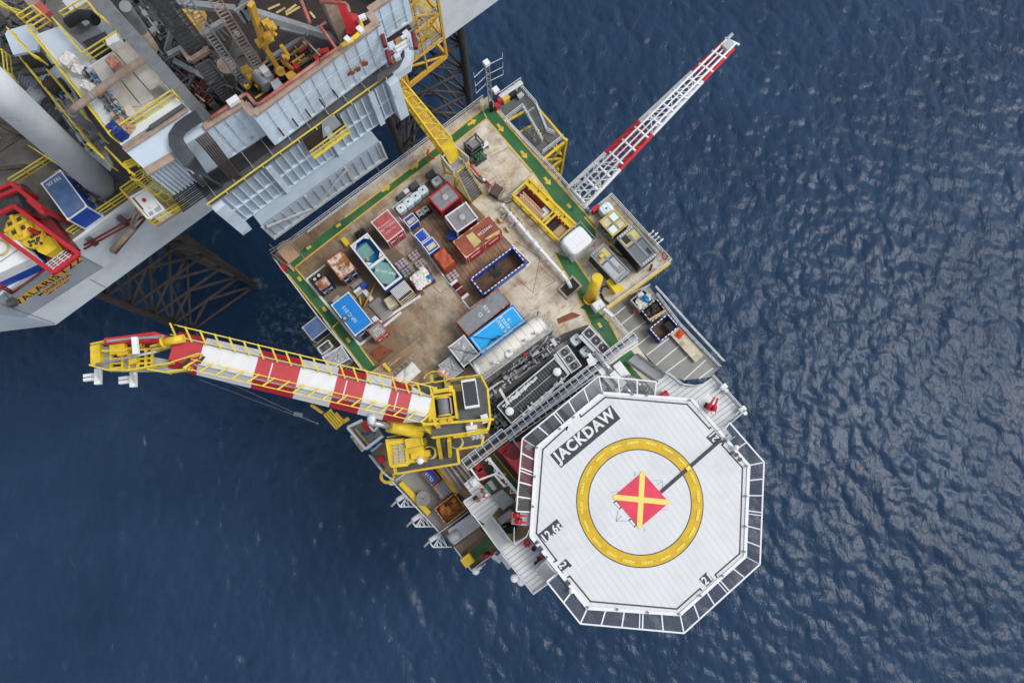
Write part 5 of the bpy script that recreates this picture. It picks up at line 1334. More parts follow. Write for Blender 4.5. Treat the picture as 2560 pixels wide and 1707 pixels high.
# cable ladders
def tray(label, a, c, w, z, cables=('blue','black','galv'), group='blue and white cable ladders', m='rail_white', under=True):
 th = thing('cable_ladder', label, 'cable ladder', a, group); d = (c-a); Ln = d.length; d.normalize(); r = Vector((-d.y,d.x,0)).normalized()
 b = MB()
 for sg in (-1, 1): b.bar(a+r*sg*w/2, c+r*sg*w/2, .09, .16)
 n = max(3, int(Ln/.8))
 for i in range(n+1): q = a.lerp(c, i/n); b.bar(q-r*w/2, q+r*w/2, .08, .06)
 b.build('ladder', m, th)
 b = MB(); k = len(cables)
 for j, cm in enumerate(cables):
  o = (j+.5) / k - .5; b.bar(a+r*o*w*.9+UP*(-.04), c+r*o*w*.9-UP*.04, w/k*.55, .06, j)
 b.build('cable', list(cables), th)
 if under:
  b = MB()
  for i in range(0, n+1, 4): q = a.lerp(c, i/n); b.bar(Vector((q.x,q.y,0)), q, .14)
  b.build('post', 'galv', th)
 return th
mat('cable_blue',(.20,.3,.44), var=.3)
tray('upper cable ladder with blue cables along the helideck net', P('J',850,1320,3.4), P('I',745,1215,3.4), 1.0, 3.4,('galv','cable_blue','black','galv'))
tray('dark inner cable ladder beside the black roofed module', P('J',860,1345,2.4), P('J',1700,760,2.4), .9, 2.4,('black','galv','black'))
tray('cable ladder running on to the crane foot over the green floor', P('X',900,30,3.4), P('X',20,720,3.4), 1.3, 3.4,('cable_blue','black','galv'))
tray('broad white pipe ladder behind the module', P('J',1010,1210,3.0), P('J',1764,690,3.0), .55, 3.0,('galv','black','black'), group='blue and white cable ladders')
mb = MB()
for k in range(3): mb.bar(P('I',505+k*12,1405+k*22,3.1), P('I',765+k*4,1240+k*22,3.1), .14, .1)
mb.build('white_beam', 'white', None, label='white beams framing the cable ladder by the laydown deck', cat='beam')
mb = MB()
for x, y in ((440,1420),(520,1030)): mb.bar(P('I',x-20,y-20,2.5), P('I',x+50,y+40,2.5), .3, .3); q = P('I', x, y, 2.5); mb.bar(Vector((q.x,q.y,0)), q, .3)
mb.build('pipe_support', 'white', None, label='white pipe support heads near the fan coolers', cat='support')
# bank of white pipes and silver ducts under the helideck net
th = thing('pipe_bank', 'bank of parallel white pipes sloping under the helideck net', 'pipes', P('z2',720,380,3))
b = MB()
for k in range(5): b.tube([P('z2',655+k*38,400-k*28,3.2),P('z2',1075+k*28,930-k*25,3.2)], .12, 8)
b.build('pipe', 'white_clean', th, True)
b = MB()
for (x0, y0, x1, y1), w in (((545,370,680,320),.9),((780,570,890,490),.7),((1090,930,1210,850),.6),((560,250,620,220),.6),((680,320,770,280),.5)): b.bar(P('z2',x0,y0,3.3), P('z2',x1,y1,3.3), w, .35)
b.build('clamp', 'white_clean', th)
def duct(label, pts, r, m='silver', nb=8):
 th = thing('exhaust_duct', label, 'duct', pts[0], 'silver exhaust ducts'); b = MB(); b.tube(pts, r, 16); b.build('duct', m, th, True)
 b = MB()
 for i in range(len(pts) -1):
  for f in (.1, .55): q = pts[i].lerp(pts[i+1], f); d = (pts[i+1] -pts[i]).normalized(); b.tube([q,q+d*.12], r*1.06, 16)
 b.build('band', 'galv', th, True)
duct('narrow silver duct with elbow crossing the cable ladders',[P('z2',650,245,2.6),P('z2',690,190,3.4),P('z2',760,230,3.6),P('z2',900,420,3.6),P('z2',1000,545,3.6)], .33)
mb = MB(); mb.bar(P('z2',1010,560,3.5), P('z2',1235,800,3.5), .75, .7); mb.bar(P('z2',1180,760,3.5), P('z2',1250,820,3.5), .85, .8); mb.build('square_duct', 'white_clean', None, label='white square duct running in under the helideck net', cat='duct')
duct('short silver duct where the white square duct ends',[P('z2',1235,830,3.2),P('z2',1350,930,3.0),P('z2',1420,1010,2.6)], .38)
duct('wide silver duct bending down under the helideck',[P('z2',1290,690,3.0),P('z2',1480,770,3.2),P('z2',1600,820,3.0),P('z2',1700,920,2.2),P('z2',1800,1060,.8)], .6)
# black clutter between module and crane
for i in range(3):
 x0, y0 = ((690,1040),(740,1150),(800,1230))[i]
 mb = MB(frame_at('J',x0,y0,0))
 for k in range(14): mb.tube([(random.uniform(-1,1),random.uniform(-.7,.7),random.uniform(.1,1.5)),(random.uniform(-1,1),random.uniform(-.7,.7),random.uniform(.1,1.5))], random.uniform(.06,.16), 7)
 for k in range(4): mb.ball((random.uniform(-.8,.8),random.uniform(-.6,.6),random.uniform(.6,1.4)), .22, n=7)
 mb.box((0,0,.1),(2.2,1.6,.2)); mb.build('valve_cluster', 'steel_dark', None, label=['dark valve cluster at the module corner','dark valve cluster half under the crane rail','dark valve cluster by the white dome end of the module'][i], cat='valves', group='dark valve clusters')
mb = MB(); mb.prism(PS('M',[(345,268),(545,105),(600,150),(575,185),(400,325)],4), 1, 4); [mb.bar(P('M',400+k*40,235-k*33,4.02),P('M',445+k*40,285-k*33,4.02),.1,.06) for k in range(4)]; mb.build('switch_house', 'grey_light', None, label='pale grey flat roof under the north west net', cat='roof')
for x, y, lab in ((225,402,'fan box under the net nearer the red canopy'),(302,335,'fan box under the net nearer the pale grey roof')):
 M0 = frame_at('M', x, y, 0); th = thing('fan_box', lab, 'fan', M0.translation, 'fan boxes under the net'); b = MB(M0); b.box((0,0,1.3),(1.7,1.7,2.6)); b.box((0,0,2.6),(1.5,1.5,.08)); b.build('body', 'grey', th)
 b = MB(M0); b.ring((0,0,2.65), .6, .52, .06, 24); b.ring((0,0,2.65), .35, .28, .06, 24); b.disc((0,0,2.65), .15, .08, 12); b.build('fan_guard', 'grey_light', th)
def maze(label, t, a, c, wid, n, z0, z1, ms=('galv','grey_light','steel_dark','rail_white'), seed=3):
 """a run of square-laid pipes, valves and boxes between two sheet points"""
 rd = random.Random(seed); p, q = P(t, *a, z0), P(t, *c, z0); d = (q-p); Ln = d.length; d.normalize(); r = Vector((-d.y,d.x,0)); b = MB()
 for i in range(n):
  s, o, z, k = rd.uniform(0, Ln), rd.uniform(-.5, .5) * wid, rd.uniform(0, z1-z0), rd.randrange(len(ms)); e = p + d * s + r * o + UP * z
  if i % 3 == 0: f = min(Ln, s+rd.uniform(.8,4)); b.tube([e,p+d*f+r*o+UP*z], rd.uniform(.04,.1), 6, k)
  elif i % 3 == 1: b.tube([e,e-r*o*rd.uniform(.4,1.6)], rd.uniform(.04,.08), 6, k); b.ball(e, .13, n=6, mi=k)
  else: b.box(e,(rd.uniform(.15,.6),rd.uniform(.15,.5),rd.uniform(.2,.6)), math.atan2(d.y,d.x), k)
 b.build('pipework', list(ms), None, label=label, cat='pipework')
maze('grey pipework between the cream tank and the black roofed module', 'J',(640,950),(1360,420), 1.1, 90, .2, 1.6)
maze('grey and dark pipework under the cable ladders beside the module', 'J',(900,1260),(1600,700), 1.4, 110, .3, 2.2,('steel_dark','galv','black','rail_white'), 5)
maze('grey pipework at the crane end of the module', 'J',(650,1000),(820,1250), 1.6, 60, .2, 1.8,('steel_dark','galv','black'), 7)
maze('small valves and grey pipes along the black module roof', 'J',(1000,1110),(1420,770), .5, 36, 3.25, 3.6,('rail_white','galv'), 9)
# PEDESTAL CRANE
HZ = 13.0                                     # crane deck level
cr0 = P('K', 1330, 720, HZ)
th = thing('pedestal_crane', 'yellow pedestal crane with a red and white banded boom over the sea', 'crane',(cr0.x,cr0.y,0))
b = MB(); b.tube([Vector((cr0.x,cr0.y,-3)),Vector((cr0.x,cr0.y,HZ-1.2))], 1.6, 24); b.tube([Vector((cr0.x,cr0.y,HZ-1.4)),Vector((cr0.x,cr0.y,HZ-.3))], 2.1, 24); b.build('pedestal', 'yellow', th, True)
main = PS('K',[(920,345),(1385,285),(1460,262),(1840,210),(1925,380),(1965,780),(1640,820),(1660,950),(1215,1010),(1200,870),(1230,840),(1230,470),(1100,420)], HZ)
b = MB(); b.prism(main, HZ-.25, HZ); b.build('machinery_deck', 'grating', th)
ed = PS('K',[(1440,262),(1840,205),(1928,378),(1965,780),(1930,920),(1660,955),(1212,1015)], HZ)
b = MB()
for p, q in zip(ed[:-1], ed[1:]): b.bar(p-UP*.15, q-UP*.15, .22, .4)
b.bar(ed[4], ed[5], .5, .45); b.bar(ed[4].lerp(ed[5],.3) -UP*.3, ed[5].lerp(ed[6],.4) -UP*.3, .6, .5)
b.build('deck_edge', 'yellow', th)
rail('', ed, 'yellow_rail', 1.1, 1.3, .036, 'handrail', parent=th); rail('', PS('K',[(905,350),(1380,282),(1440,262)],HZ), 'yellow_rail', 1.1, 1.3, .036, 'handrail', parent=th)
b = MB(); b.prism(PS('K',[(1370,300),(1445,290),(1455,425),(1380,440)],HZ), HZ, HZ+.5); b.prism(PS('K',[(1490,320),(1580,310),(1590,400),(1490,415)],HZ), HZ, HZ+.02); b.build('hatch', 'yellow_pale', th)
M, L, W, s = rect('K',[(1585,262),(1632,640),(1832,610),(1762,240)], HZ+1.6); M0 = M @ Matrix.Translation((0,0,-1.6))
b = MB(M0); b.box((0,0,.8),(L,W,1.6)); k = b.build('power_pack', 'grey_light', th)
b = MB(M0); b.box((.0,0,1.62),(L*.84,W*.86,.06)); b.build('radiator_grille', 'mark_dark', k)
b = MB(M0)
for sy in (-1, 1): b.box((0,sy*(W/2-.03),1.64),(L,.08,.12))
for sx in (-1, 1): b.box((sx*(L/2-.12),0,1.66),(.22,W,.12))
b.build('rim', 'white', k)
w0, w1 = P('K', 1342, 505, HZ+1.5), P('K', 1368, 715, HZ+1.5)
b = MB(); b.tube([w0,w1], .52, 24)
for i in range(18): q = w0.lerp(w1,(i+.5) /18); d = (w1-w0).normalized(); b.tube([q-d*.025,q+d*.025], .545, 24)
b.build('winch_drum', 'grey', th, True)
wd = (w1-w0).normalized(); wr = Vector((-wd.y,wd.x,0)); wr = wr if wr.x > 0 else -wr
b = MB(); b.tube([w0-wd*.12,w0], .66, 24); b.tube([w1,w1+wd*.12], .66, 24)
for q in (w0-wd*.3, w1+wd*.3): b.bar(q-wr*.9-UP*.6, q+wr*1.0-UP*.6, .22, 1.5)
b.bar(w0+wr*1.1-wd*.7-UP*.5, w1+wr*1.1+wd*.5-UP*.5, .2, 1.6); b.bar(w0-wr*.95-wd*.7-UP*.6, w1-wr*.95+wd*.9-UP*.6, .3, 1.4)
b.box(w0-wd*.75+wr*.2,(1.3,.35,.5), R(10)); b.box(w0-wd*.85-wr*.6,(.4,.6,.6), R(8)); b.box(w0-wd*.8+wr*.9,(.4,.6,.6), R(8)); b.box(w1+wd*.6-UP*.2,(1.2,.5,.6), R(8))
b.build('winch_frame', 'yellow', th)
b = MB(); b.bar(w0+wr*.72+UP*.1, w1+wr*.72+UP*.1, .16, .6); b.build('winch_guard', 'tan', th)
b = MB(); b.disc(w1+wd*.55+wr*.45, .2, .35, 12); b.disc(w1+wd*.55-wr*.35, .18, .35, 12); each(b, 'gearbox', 'amber', th)
hg = [P('K',1150,505,HZ+2.2), P('K',1225,765,HZ+2.2)]
b = MB(); b.prism(PS('K',[(1140,500),(1230,490),(1250,770),(1160,780)],HZ+1.6), HZ-.2, HZ+1.6); b.build('boom_seat', 'yellow', th)
b = MB(); b.prism(PS('K',[(930,880),(1200,845),(1190,920),(960,930)],HZ-.5), HZ-2, HZ-.5); b.bar(P('K',1080,842,HZ+1.5), P('K',2012,772,HZ+1.5), .22, .25)
b.prism(PS('K',[(1245,840),(1300,835),(1310,880),(1255,890)],HZ+1), HZ-.1, HZ+1)
b.bar(P('K',1160,780,HZ+1.2), P('K',1480,790,HZ+1.2), .3, .3); b.build('side_frame', 'yellow', th)
for i, (q, hh) in enumerate((([(1645,860),(1785,843),(1790,890),(1650,925)],.7),([(1648,930),(1760,915),(1768,935),(1655,948)],.3),([(1870,715),(1925,700),(1925,765),(1842,870)],1.1))):
 M, L, W, s = rect('K', q, HZ+hh); b = MB(M @ Matrix.Translation((0,0,-hh))); b.box((0,0,hh/2),(L,W,hh)); b.box((0,0,hh),(L*.9,W*.9,.06)); b.build('electric_box', 'white', th)
b = MB(); b.tube([P('K',1710,800,HZ+.8),P('K',1715,845,HZ+.8)], .2, 10); b.build('vent', 'silver', th)
for x, y in ((1745,1000),(1795,990),(1840,983)):
 p = P('K', x, y, HZ-.2); b = MB(); b.box(p,(.5,.5,.3), YAW); b.ball(p+UP*.2, .2, n=8); b.build('floodlight', 'grey_light', th)
b = MB()
for z in (.3, .9, 1.4): b.tube([P('K',1245,270,HZ+z) +Vector((1.1*math.cos(t),.9*math.sin(t),0)) for t in np.linspace(.2,math.pi-.2,9)], .06, 6)
b.bar(P('K',1200,200,HZ+.6), P('K',1212,300,HZ+.6), .25, 1.0); b.bar(P('K',1365,200,HZ+.4), P('K',1375,300,HZ+.4), .15, .8); b.build('access_hoop', 'yellow', th)
b = MB(); b.prism(PS('K',[(1230,225),(1350,210),(1360,270),(1235,285)],HZ-.5), HZ-.6, HZ-.5); b.build('access_grating', 'grating', th)
p0, p1 = P('K', 1275, 145, HZ+.5), P('K', 1415, 205, HZ+.5)
for f0, f1, m in ((0,.38,'wind_pink'),(.38,.6,'white'),(.6,1,'wind_pink')):
 if m not in MATS: mat('wind_pink',(.62,.30,.33), var=.2)
 b = MB(); b.tube([p0.lerp(p1,f0),p0.lerp(p1,f1)], .35, 12); b.build('windsock', m, th, True)
b = MB(); b.bar(p1, P('K',1430,260,HZ), .06); b.build('windsock_pole', 'white', th)
knee_a, knee_b = P('E', 1058, 440, 22.0), P('E', 1120, 680, 22.0)
c0, c1 = (hg[0] +hg[1]) / 2, (knee_a+knee_b) / 2
hg = [P('K',1140,497,HZ+2.2), P('K',1185,775,HZ+2.2)]
c0 = (hg[0] +hg[1]) / 2
bd = (c1-c0); BL = bd.length; bd.normalize(); br_ = Vector((-bd.y,bd.x,0)).normalized()      # br_ towards photo bottom side
if br_.y > 0: br_ = -br_
bu = br_.cross(bd).normalized(); bu = bu if bu.z > 0 else -bu
w0_, w1_ = (hg[0] -hg[1]).length / 2, (knee_a-knee_b).length / 2
def bsec(f):
 c = c0.lerp(c1, f); w = w0_ +(w1_-w0_) * f; hgt = 1.35 - .25 * f; fl = w + 1.0 - .35 * f
 if f < .12: fl = w + .25 + .73 * f / .12
 return [c-br_*w, c+br_*w, c+br_*fl-bu*hgt, c+br_*(w*.8) -bu*(hgt+.5), c-br_*(w*.8) -bu*(hgt+.5), c-br_*fl-bu*hgt]
mat('boom_white',(.66,.67,.67), var=.08, dirt=.1, dirtcol=(.45,.45,.44)); mat('crane_red',(.44,.022,.032), var=.12, rough=.45)
def f_at(t, x, y):
 """fraction along the boom axis whose upper edge lies on this sight line (nearest)"""
 best = min(((bsec(f)[0] -Vector((0,0,CAM_H))).normalized().cross(ray(t,x,y).normalized()).length,f) for f in np.linspace(0,1.1,300))
 return best[1]
marks = [0] +[f_at('f',x,y) for x, y in ((947,905),(900,893),(841,878),(776,862),(691,845),(593,822),(466,793))] +[1.02]
cols = ['boom_white', 'crane_red', 'boom_white', 'crane_red', 'boom_white', 'crane_red', 'boom_white', 'crane_red']
boom = None
for i, m in enumerate(cols):
 b = MB(); A, Bq = bsec(marks[i]), bsec(marks[i+1]); b.add(A+Bq,[(k,(k+1) % 6,6+(k+1) % 6,6+k) for k in range(6)] +[tuple(range(5,-1,-1)),tuple(range(6,12))])
 b.build('boom_section', m, th)
b = MB()
for i in (1, 3, 5):
 f = marks[i] * .35 + marks[i+1] * .65; s_ = bsec(f); b.bar(s_[0].lerp(s_[1],.1) +bu*.03, s_[0].lerp(s_[1],.9) +bu*.03, .1, .05)
for f in (.84,): s_ = bsec(f); b.bar(s_[0].lerp(s_[1],.25) +bu*.03, s_[0].lerp(s_[1],.7) +bu*.03, .18, .05)
b.build('stiffener', 'white_clean', th)
for k, sg in ((0,-1),(1,1)):
 b = MB(); N = 19 if k == 0 else 16
 off = br_ * sg
 lo, hi = (.0, 1.02) if k == 0 else (.0, .93)
 pA, pB = bsec(lo)[k], bsec(hi)[k]
 for o, z in ((.1,.05),(1.0,.1),(1.0,.75),(.12,.95)) if k == 0 else ((-.5,.1),(.35,.1),(-.45,.75),(.4,.75)):
  b.bar(pA+off*o+UP*z, pB+off*o+UP*z, .045)
 for i in range(N+1):
  q = pA.lerp(pB, i/N); a_, e_ = (-.05, 1.05) if k == 0 else (-.55, .4)
  b.bar(q+off*a_+bd*-.25+UP*.15, q+off*e_+bd*.35+UP*.75, .14, .07)
 b.build('boom_walkway', 'yellow_rail', th)
 b = MB(); b.bar(pA+off*(.12 if k == 0 else -.1) +UP*.04, pB+off*(.12 if k == 0 else -.1) +UP*.04, .14, .08); b.build('boom_cable', 'grey', th)
cy0, cy1, cy2 = P('K', 960, 925, HZ-1), P('K', 640, 860, HZ+1), P('K', 400, 812, HZ+2.2)
b = MB(); b.tube([cy0+(cy0-cy1) *.3,cy1], .62, 18); b.build('luffing_cylinder', 'yellow', th, True)
b = MB(); b.tube([cy1,cy2], .3, 14); b.build('cylinder_rod', 'silver', th, True)
b = MB(); b.tube([P('K',385,760,HZ+2.6),P('K',450,770,HZ+2.6)], .55, 14); b.bar(P('K',410,740,HZ+3.2), P('K',415,830,HZ+2), .6, .5); b.build('cylinder_head', 'white', th, True)
b = MB(); b.prism(PS('z4',[(480,555),(560,535),(790,590),(780,612),(640,605)],16.5), 16.4, 16.5); b.build('makers_plate', 'yellow_pale', th)
T = lambda x, y, z=22.0: P('E', x, y, z)
b = MB(); b.add([T(275,430),T(830,355),T(970,395),T(960,470),T(270,500)] +[p-UP*1.4 for p in (T(275,430),T(830,355),T(970,395),T(960,470),T(270,500))],[(0,1,2,3,4),(9,8,7,6,5)] +[(i,5+i,5+(i+1) % 5,(i+1) % 5) for i in range(5)])
for k in range(4): b.bar(T(290,440+k*12,22.3), T(800,390+k*22,22.3), .12, .5)
b.build('sheave_block', 'boom_red', th)
b = MB()
for k in range(3): b.tube([T(300,452+k*9,22.75),T(560,425+k*6,22.75),T(940,395+k*12,22.75)], .05, 5)
b.build('wire_rope', 'galv', th)
b = MB(); b.tube([T(935,472,22.8),T(1165,428,22.8)], .34, 14); b.tube([T(915,478,22.8),T(940,470,22.8)], .45, 14); b.build('sheave_axle', 'yellow', th, True)
pf = [T(205,525,21), T(350,520,21), T(830,640,21), T(1180,700,21), T(1100,800,21), T(620,805,21), T(360,800,21), T(190,745,21)]
b = MB(); b.prism(pf, 20.85, 21.0); b.build('tip_platform', 'grey_light', th)
b = MB()
b.bar(T(190,512,21.6), T(195,735,21.6), .8, .6)
for k in range(5):
 for x0, x1 in ((345,480),(640,810)): b.bar(T(x0,560+k*52,21.3), T(x1,545+k*52,21.3), .16, .2)
for x in (350, 480, 560, 650, 740, 810): b.bar(T(x,540,21.3), T(x,780,21.3), .18, .25)
b.bar(T(490,540,21.6), T(500,620,21.6), .9, .6); b.bar(T(560,670,21.5), T(650,650,21.5), .9, .6); b.bar(T(350,560,21.8), T(520,540,21.8), .8, .5)
b.build('platform_frame', 'yellow', th)
b = MB(); b.prism([T(375,575,21.02),T(475,565,21.02),T(480,765,21.02),T(375,770,21.02)], 21.0, 21.02); b.prism([T(660,620,21.02),T(790,605,21.02),T(800,760,21.02),T(660,775,21.02)], 21.0, 21.02); b.build('platform_opening', 'mark_dark', th)
for pts in ([(205,515),(430,465),(740,460),(720,530),(560,590),(330,590)],[(190,745),(360,795),(630,800),(1080,720),(1390,620)],[(830,790),(1020,825),(1250,790),(1270,760)],[(860,540),(1080,480),(1070,530),(880,580)]):
 rail('',[T(x,y,21.1) for x,y in pts], 'yellow_rail', 1.1, 1.2, .05, 'handrail', parent=th)
b = MB(); b.prism([T(572,415,23.5),T(632,408,23.5),T(650,600,23.5),T(588,605,23.5)], 23.2, 23.5); b.build('sign_board', 'white_clean', th)
b = MB(); b.tube([T(180,720,22.4),T(860,575,22.4)], .12, 8); b.build('tip_pipe', 'galv', th, True)
b = MB(); b.prism([T(1130,720,22),T(1215,645,22),T(1235,650,22),T(1150,735,22)], 21.6, 22.0); b.prism([T(1310,700,22),T(1370,625,22),T(1390,630,22),T(1330,710,22)], 21.7, 22.0); each(b, 'tip_plate', 'legs_dark', th)
for x in (120, 515):
 b = MB(); z = 19.5
 b.bar(T(x+100,790+(x > 300) *30,21), T(x+108,905+(x > 300) *30,z), .2, .2)
 for yy in (845, 890):
  p = T(x-20, yy+(x > 300) *30, z); b.box(p,(.75,.26,.45), R(8))
 for k in range(4): b.bar(T(x,830+k*22+(x > 300) *30,z), T(x+110,820+k*22+(x > 300) *30,z), .1, .1)
 b.box(T(x+85,855+(x > 300) *30,z),(.5,1.4,.4), R(5)); b.build('floodlight', 'white_clean', th)
hk = P('z4', 255, 925, 2.0); hb = P('f', 685, 952, 3.0)
b = MB()
b.tube([T(1490,850,20),P('f',590,908,11),hb], .03, 5); b.tube([hb,hk], .025, 5); b.tube([T(1340,890,19),P('f',600,925,8),hk], .025, 4); b.build('hoist_wire', 'grey', th)
b = MB(); b.box(hb,(.9,.45,.35), R(-12)); b.build('hook_block', 'grey', th)
b = MB(); b.disc(hk, .16, .25, 8, .05); b.build('hook', 'orange_rust', th)
# lower operator platform with cab
CZ = 8.5
lo = PS('K',[(690,1010),(1100,935),(1215,1020),(1870,990),(1855,1115),(1535,1165),(1560,1350),(735,1480),(720,1400),(640,1350)], CZ)
b = MB(); b.prism(lo, CZ-.2, CZ); b.build('cab_platform', 'grating_open', th)
b = MB(); e = PS('K',[(1875,985),(1852,1112),(1532,1165),(1558,1350),(740,1482),(722,1405)], CZ)
for p, q in zip(e[:-1], e[1:]): b.bar(p-UP*.1, q-UP*.1, .24, .3)
b.build('cab_platform_edge', 'yellow', th)
rail('', e, 'yellow_rail', 1.1, 1.4, .038, 'handrail', parent=th); rail('', PS('K',[(640,1010),(700,1000),(1190,930)],CZ), 'yellow_rail', 1.1, 1.4, .038, 'handrail', parent=th)
b = MB()
for k in range(7): b.bar(P('K',760+k*120,1420-k*18,CZ-1), P('K',830+k*110,1360-k*15,CZ-1), .12); b.bar(P('K',830+k*110,1360-k*15,CZ-1), P('K',850+k*120,1410-k*18,CZ-1), .12)
b.build('platform_bracing', 'galv', th)
cq = [(612,1035),(670,1385),(1165,1335),(1085,1000)]; c = PS('K', cq, CZ+2.6)
b = MB(); b.prism([c[0],c[1],c[1].lerp(c[2],.43),c[0].lerp(c[3],.48)], CZ, CZ+2.6); b.build('cab', 'yellow', th)
cab = C.objects[-1]
b = MB(); b.prism(PS('K',[(680,1095),(700,1350),(868,1325),(845,1060)],CZ+2.62), CZ+2.6, CZ+2.62); b.build('roof_window', 'grey_light', cab)
b = MB()
for k in range(7): b.bar(P('K',672+k*4,1100+k*42,CZ+2.75), P('K',848+k*4,1075+k*42,CZ+2.75), .07)
for k in range(3): b.bar(P('K',690+k*75,1085-k*10,CZ+2.7), P('K',712+k*75,1350-k*12,CZ+2.7), .06)
for p, q in (((612,1035),(670,1385)),((670,1385),(890,1362)),((640,1080),(855,1050)),((855,1050),(890,1362))): b.bar(P('K',*p,CZ+2.72), P('K',*q,CZ+2.72), .3, .16)
b.build('window_guard', 'yellow', cab)
b = MB(); b.prism(PS('K',[(865,1045),(1065,1010),(1075,1110),(880,1150)],CZ+2.9), CZ, CZ+2.9); b.prism(PS('K',[(885,1155),(1090,1115),(1110,1330),(890,1345)],CZ+2.2), CZ, CZ+2.2); b.prism(PS('K',[(925,1215),(1000,1205),(1005,1290),(930,1290)],CZ+2.5), CZ+2.2, CZ+2.5)
b.prism(PS('K',[(1100,1180),(1165,1170),(1180,1255),(1115,1270)],CZ+1.4), CZ, CZ+1.4); b.prism(PS('K',[(1080,1020),(1110,1015),(1120,1110),(1095,1115)],CZ+1.4), CZ, CZ+1.4)
b.build('machinery_house', 'yellow', th)
b = MB(); 
for p, q in (((855,1040),(1065,1005)),((1065,1005),(1080,1110)),((855,1040),(880,1150))): b.bar(P('K',*p,CZ+3.0), P('K',*q,CZ+3.0), .14, .18)
b.build('house_rim', 'yellow_rail', th)
p = P('K', 1046, 1312, CZ+2.4); b = MB(); b.ball(p, .38, n=14); b.disc(p-UP*.6, .15, .5, 8); b.build('radome', 'white_clean', th, True)
b = MB(); b.bar(P('K',690,1385,CZ+1.8), P('K',880,1358,CZ+1.8), .3, .3); b.build('lamp_bar', 'white_clean', th)
b = MB()
for k in range(13): b.bar(P('K',1345+k*3,1045+k*18,CZ+.2+(12-k) *.28), P('K',1415+k*2,1038+k*18,CZ+.2+(12-k) *.28), .2, .05)
b.build('stair_step', 'steel_dark', th)
b = MB(); b.bar(P('K',1280,1045,CZ+3.8), P('K',1320,1265,CZ+.3), .3, .5); b.bar(P('K',1425,1030,CZ+3.8), P('K',1440,1245,CZ+.3), .3, .5); b.build('stair_stringer', 'yellow', th)
for cx, cy in ((1200,1210),(1540,1080)):
 p = P('K', cx, cy, CZ); b = MB()
 for k in range(5):
  b.tube([Vector((p.x+.6*math.cos(t),p.y+.6*math.sin(t),p.z+.4+k*.55)) for t in np.linspace(-2.2,2.2,12)], .035, 5)
 for t in np.linspace(-2.2, 2.2, 5): b.bar(Vector((p.x+.6*math.cos(t),p.y+.6*math.sin(t),p.z+.4)), Vector((p.x+.6*math.cos(t),p.y+.6*math.sin(t),p.z+2.8)), .05)
 b.build('ladder_cage', 'yellow_pale', th)
# boom rest and things at its foot
M, L, W, s = rect('K',[(345,170),(480,330),(735,215),(580,55)], 1.6)
mb = MB(M); mb.box((0,0,-.1),(L,W,.2)); mb.box((0,0,-.9),(L*.9,W*.9,1.3)); mb.box((L*.1,0,.05),(L*.3,W*.9,.1)); mb.build('timber_stack', 'timber_pale', None, label='stack of pale pink timbers beside the crane boom on the deck', cat='timber')
mb = MB(); mb.bar(P('K',570,50,2.1), P('K',660,145,2.1), .35, .3); mb.build('yellow_beam', 'yellow', None, label='short yellow beam on the pale timber stack', cat='beam')
mb = MB()
for k in range(10): a_ = P('K', 330+random.uniform(0,420), 60+random.uniform(0,260), .3); mb.bar(a_, a_+UP*random.uniform(1.5,2.4), .06); mb.bar(a_+UP*1.7, a_+U*random.uniform(1,2) +UP*1.7, .06)
mb.build('scaffold', 'tan', None, label='rusty scaffold tubes round the pale timber stack', cat='scaffold')
M0 = frame_at('K', 880, 220, 0, YAW+.1); mb = MB(M0); mb.box((0,0,.9),(3.2,1.5,.2)); mb.ball((.9,.3,1.1), .6,(1.3,.7,.3), 10); mb.ball((0,-.3,1.1), .6,(1.3,.7,.3), 10); mb.ball((-.9,.2,1.1), .6,(1.3,.7,.3), 10); mb.box((0,0,.4),(2.8,1.2,.8)); mb.build('sheeted_pallet', 'tarp_white', None, label='white sheeted load lying between the crane boom and the open deck', cat='load')
mb = MB()
for sg in (-1, 1):
 for k in range(7): mb.bar(M0 @ Vector((-2+k*.6,1.1+sg*.25,1+sg*.2)), M0 @ Vector((-1.7+k*.6,1.1-sg*.25,1-sg*.2)), .04)
 mb.bar(M0 @ Vector((-2,1.1+sg*.25,1.0)), M0 @ Vector((2.3,1.1+sg*.25,1.0)), .05)
mb.build('ladder_beam', 'galv', None, label='silver lattice beam leaning on the white sheeted load', cat='beam')
M, L, W, s = rect('z4',[(375,760),(615,1045),(770,905),(520,660)], 1.0)
th = thing('boom_rest', 'yellow slatted boom rest basket hung over the sea', 'boom rest', M.translation)
b = MB(M)
for k in range(4): b.box((0,-W/2+.12+k*(W-.24) /3,0),(L,.19,.2))
for e in (-.47, .1, .47): b.box((e*L,0,-.25),(.25,W,.2))
b.build('slat', 'yellow', th)
b = MB(); b.bar(P('z4',160,575,1.2), P('z4',370,720,1.2), .25, 1.2); b.bar(P('z4',620,720,.8), P('z4',790,900,.4), .3, .5); b.bar(P('z4',770,900,.4), P('z4',880,830,.2), .4, .5); b.build('bracket', 'amber', th)
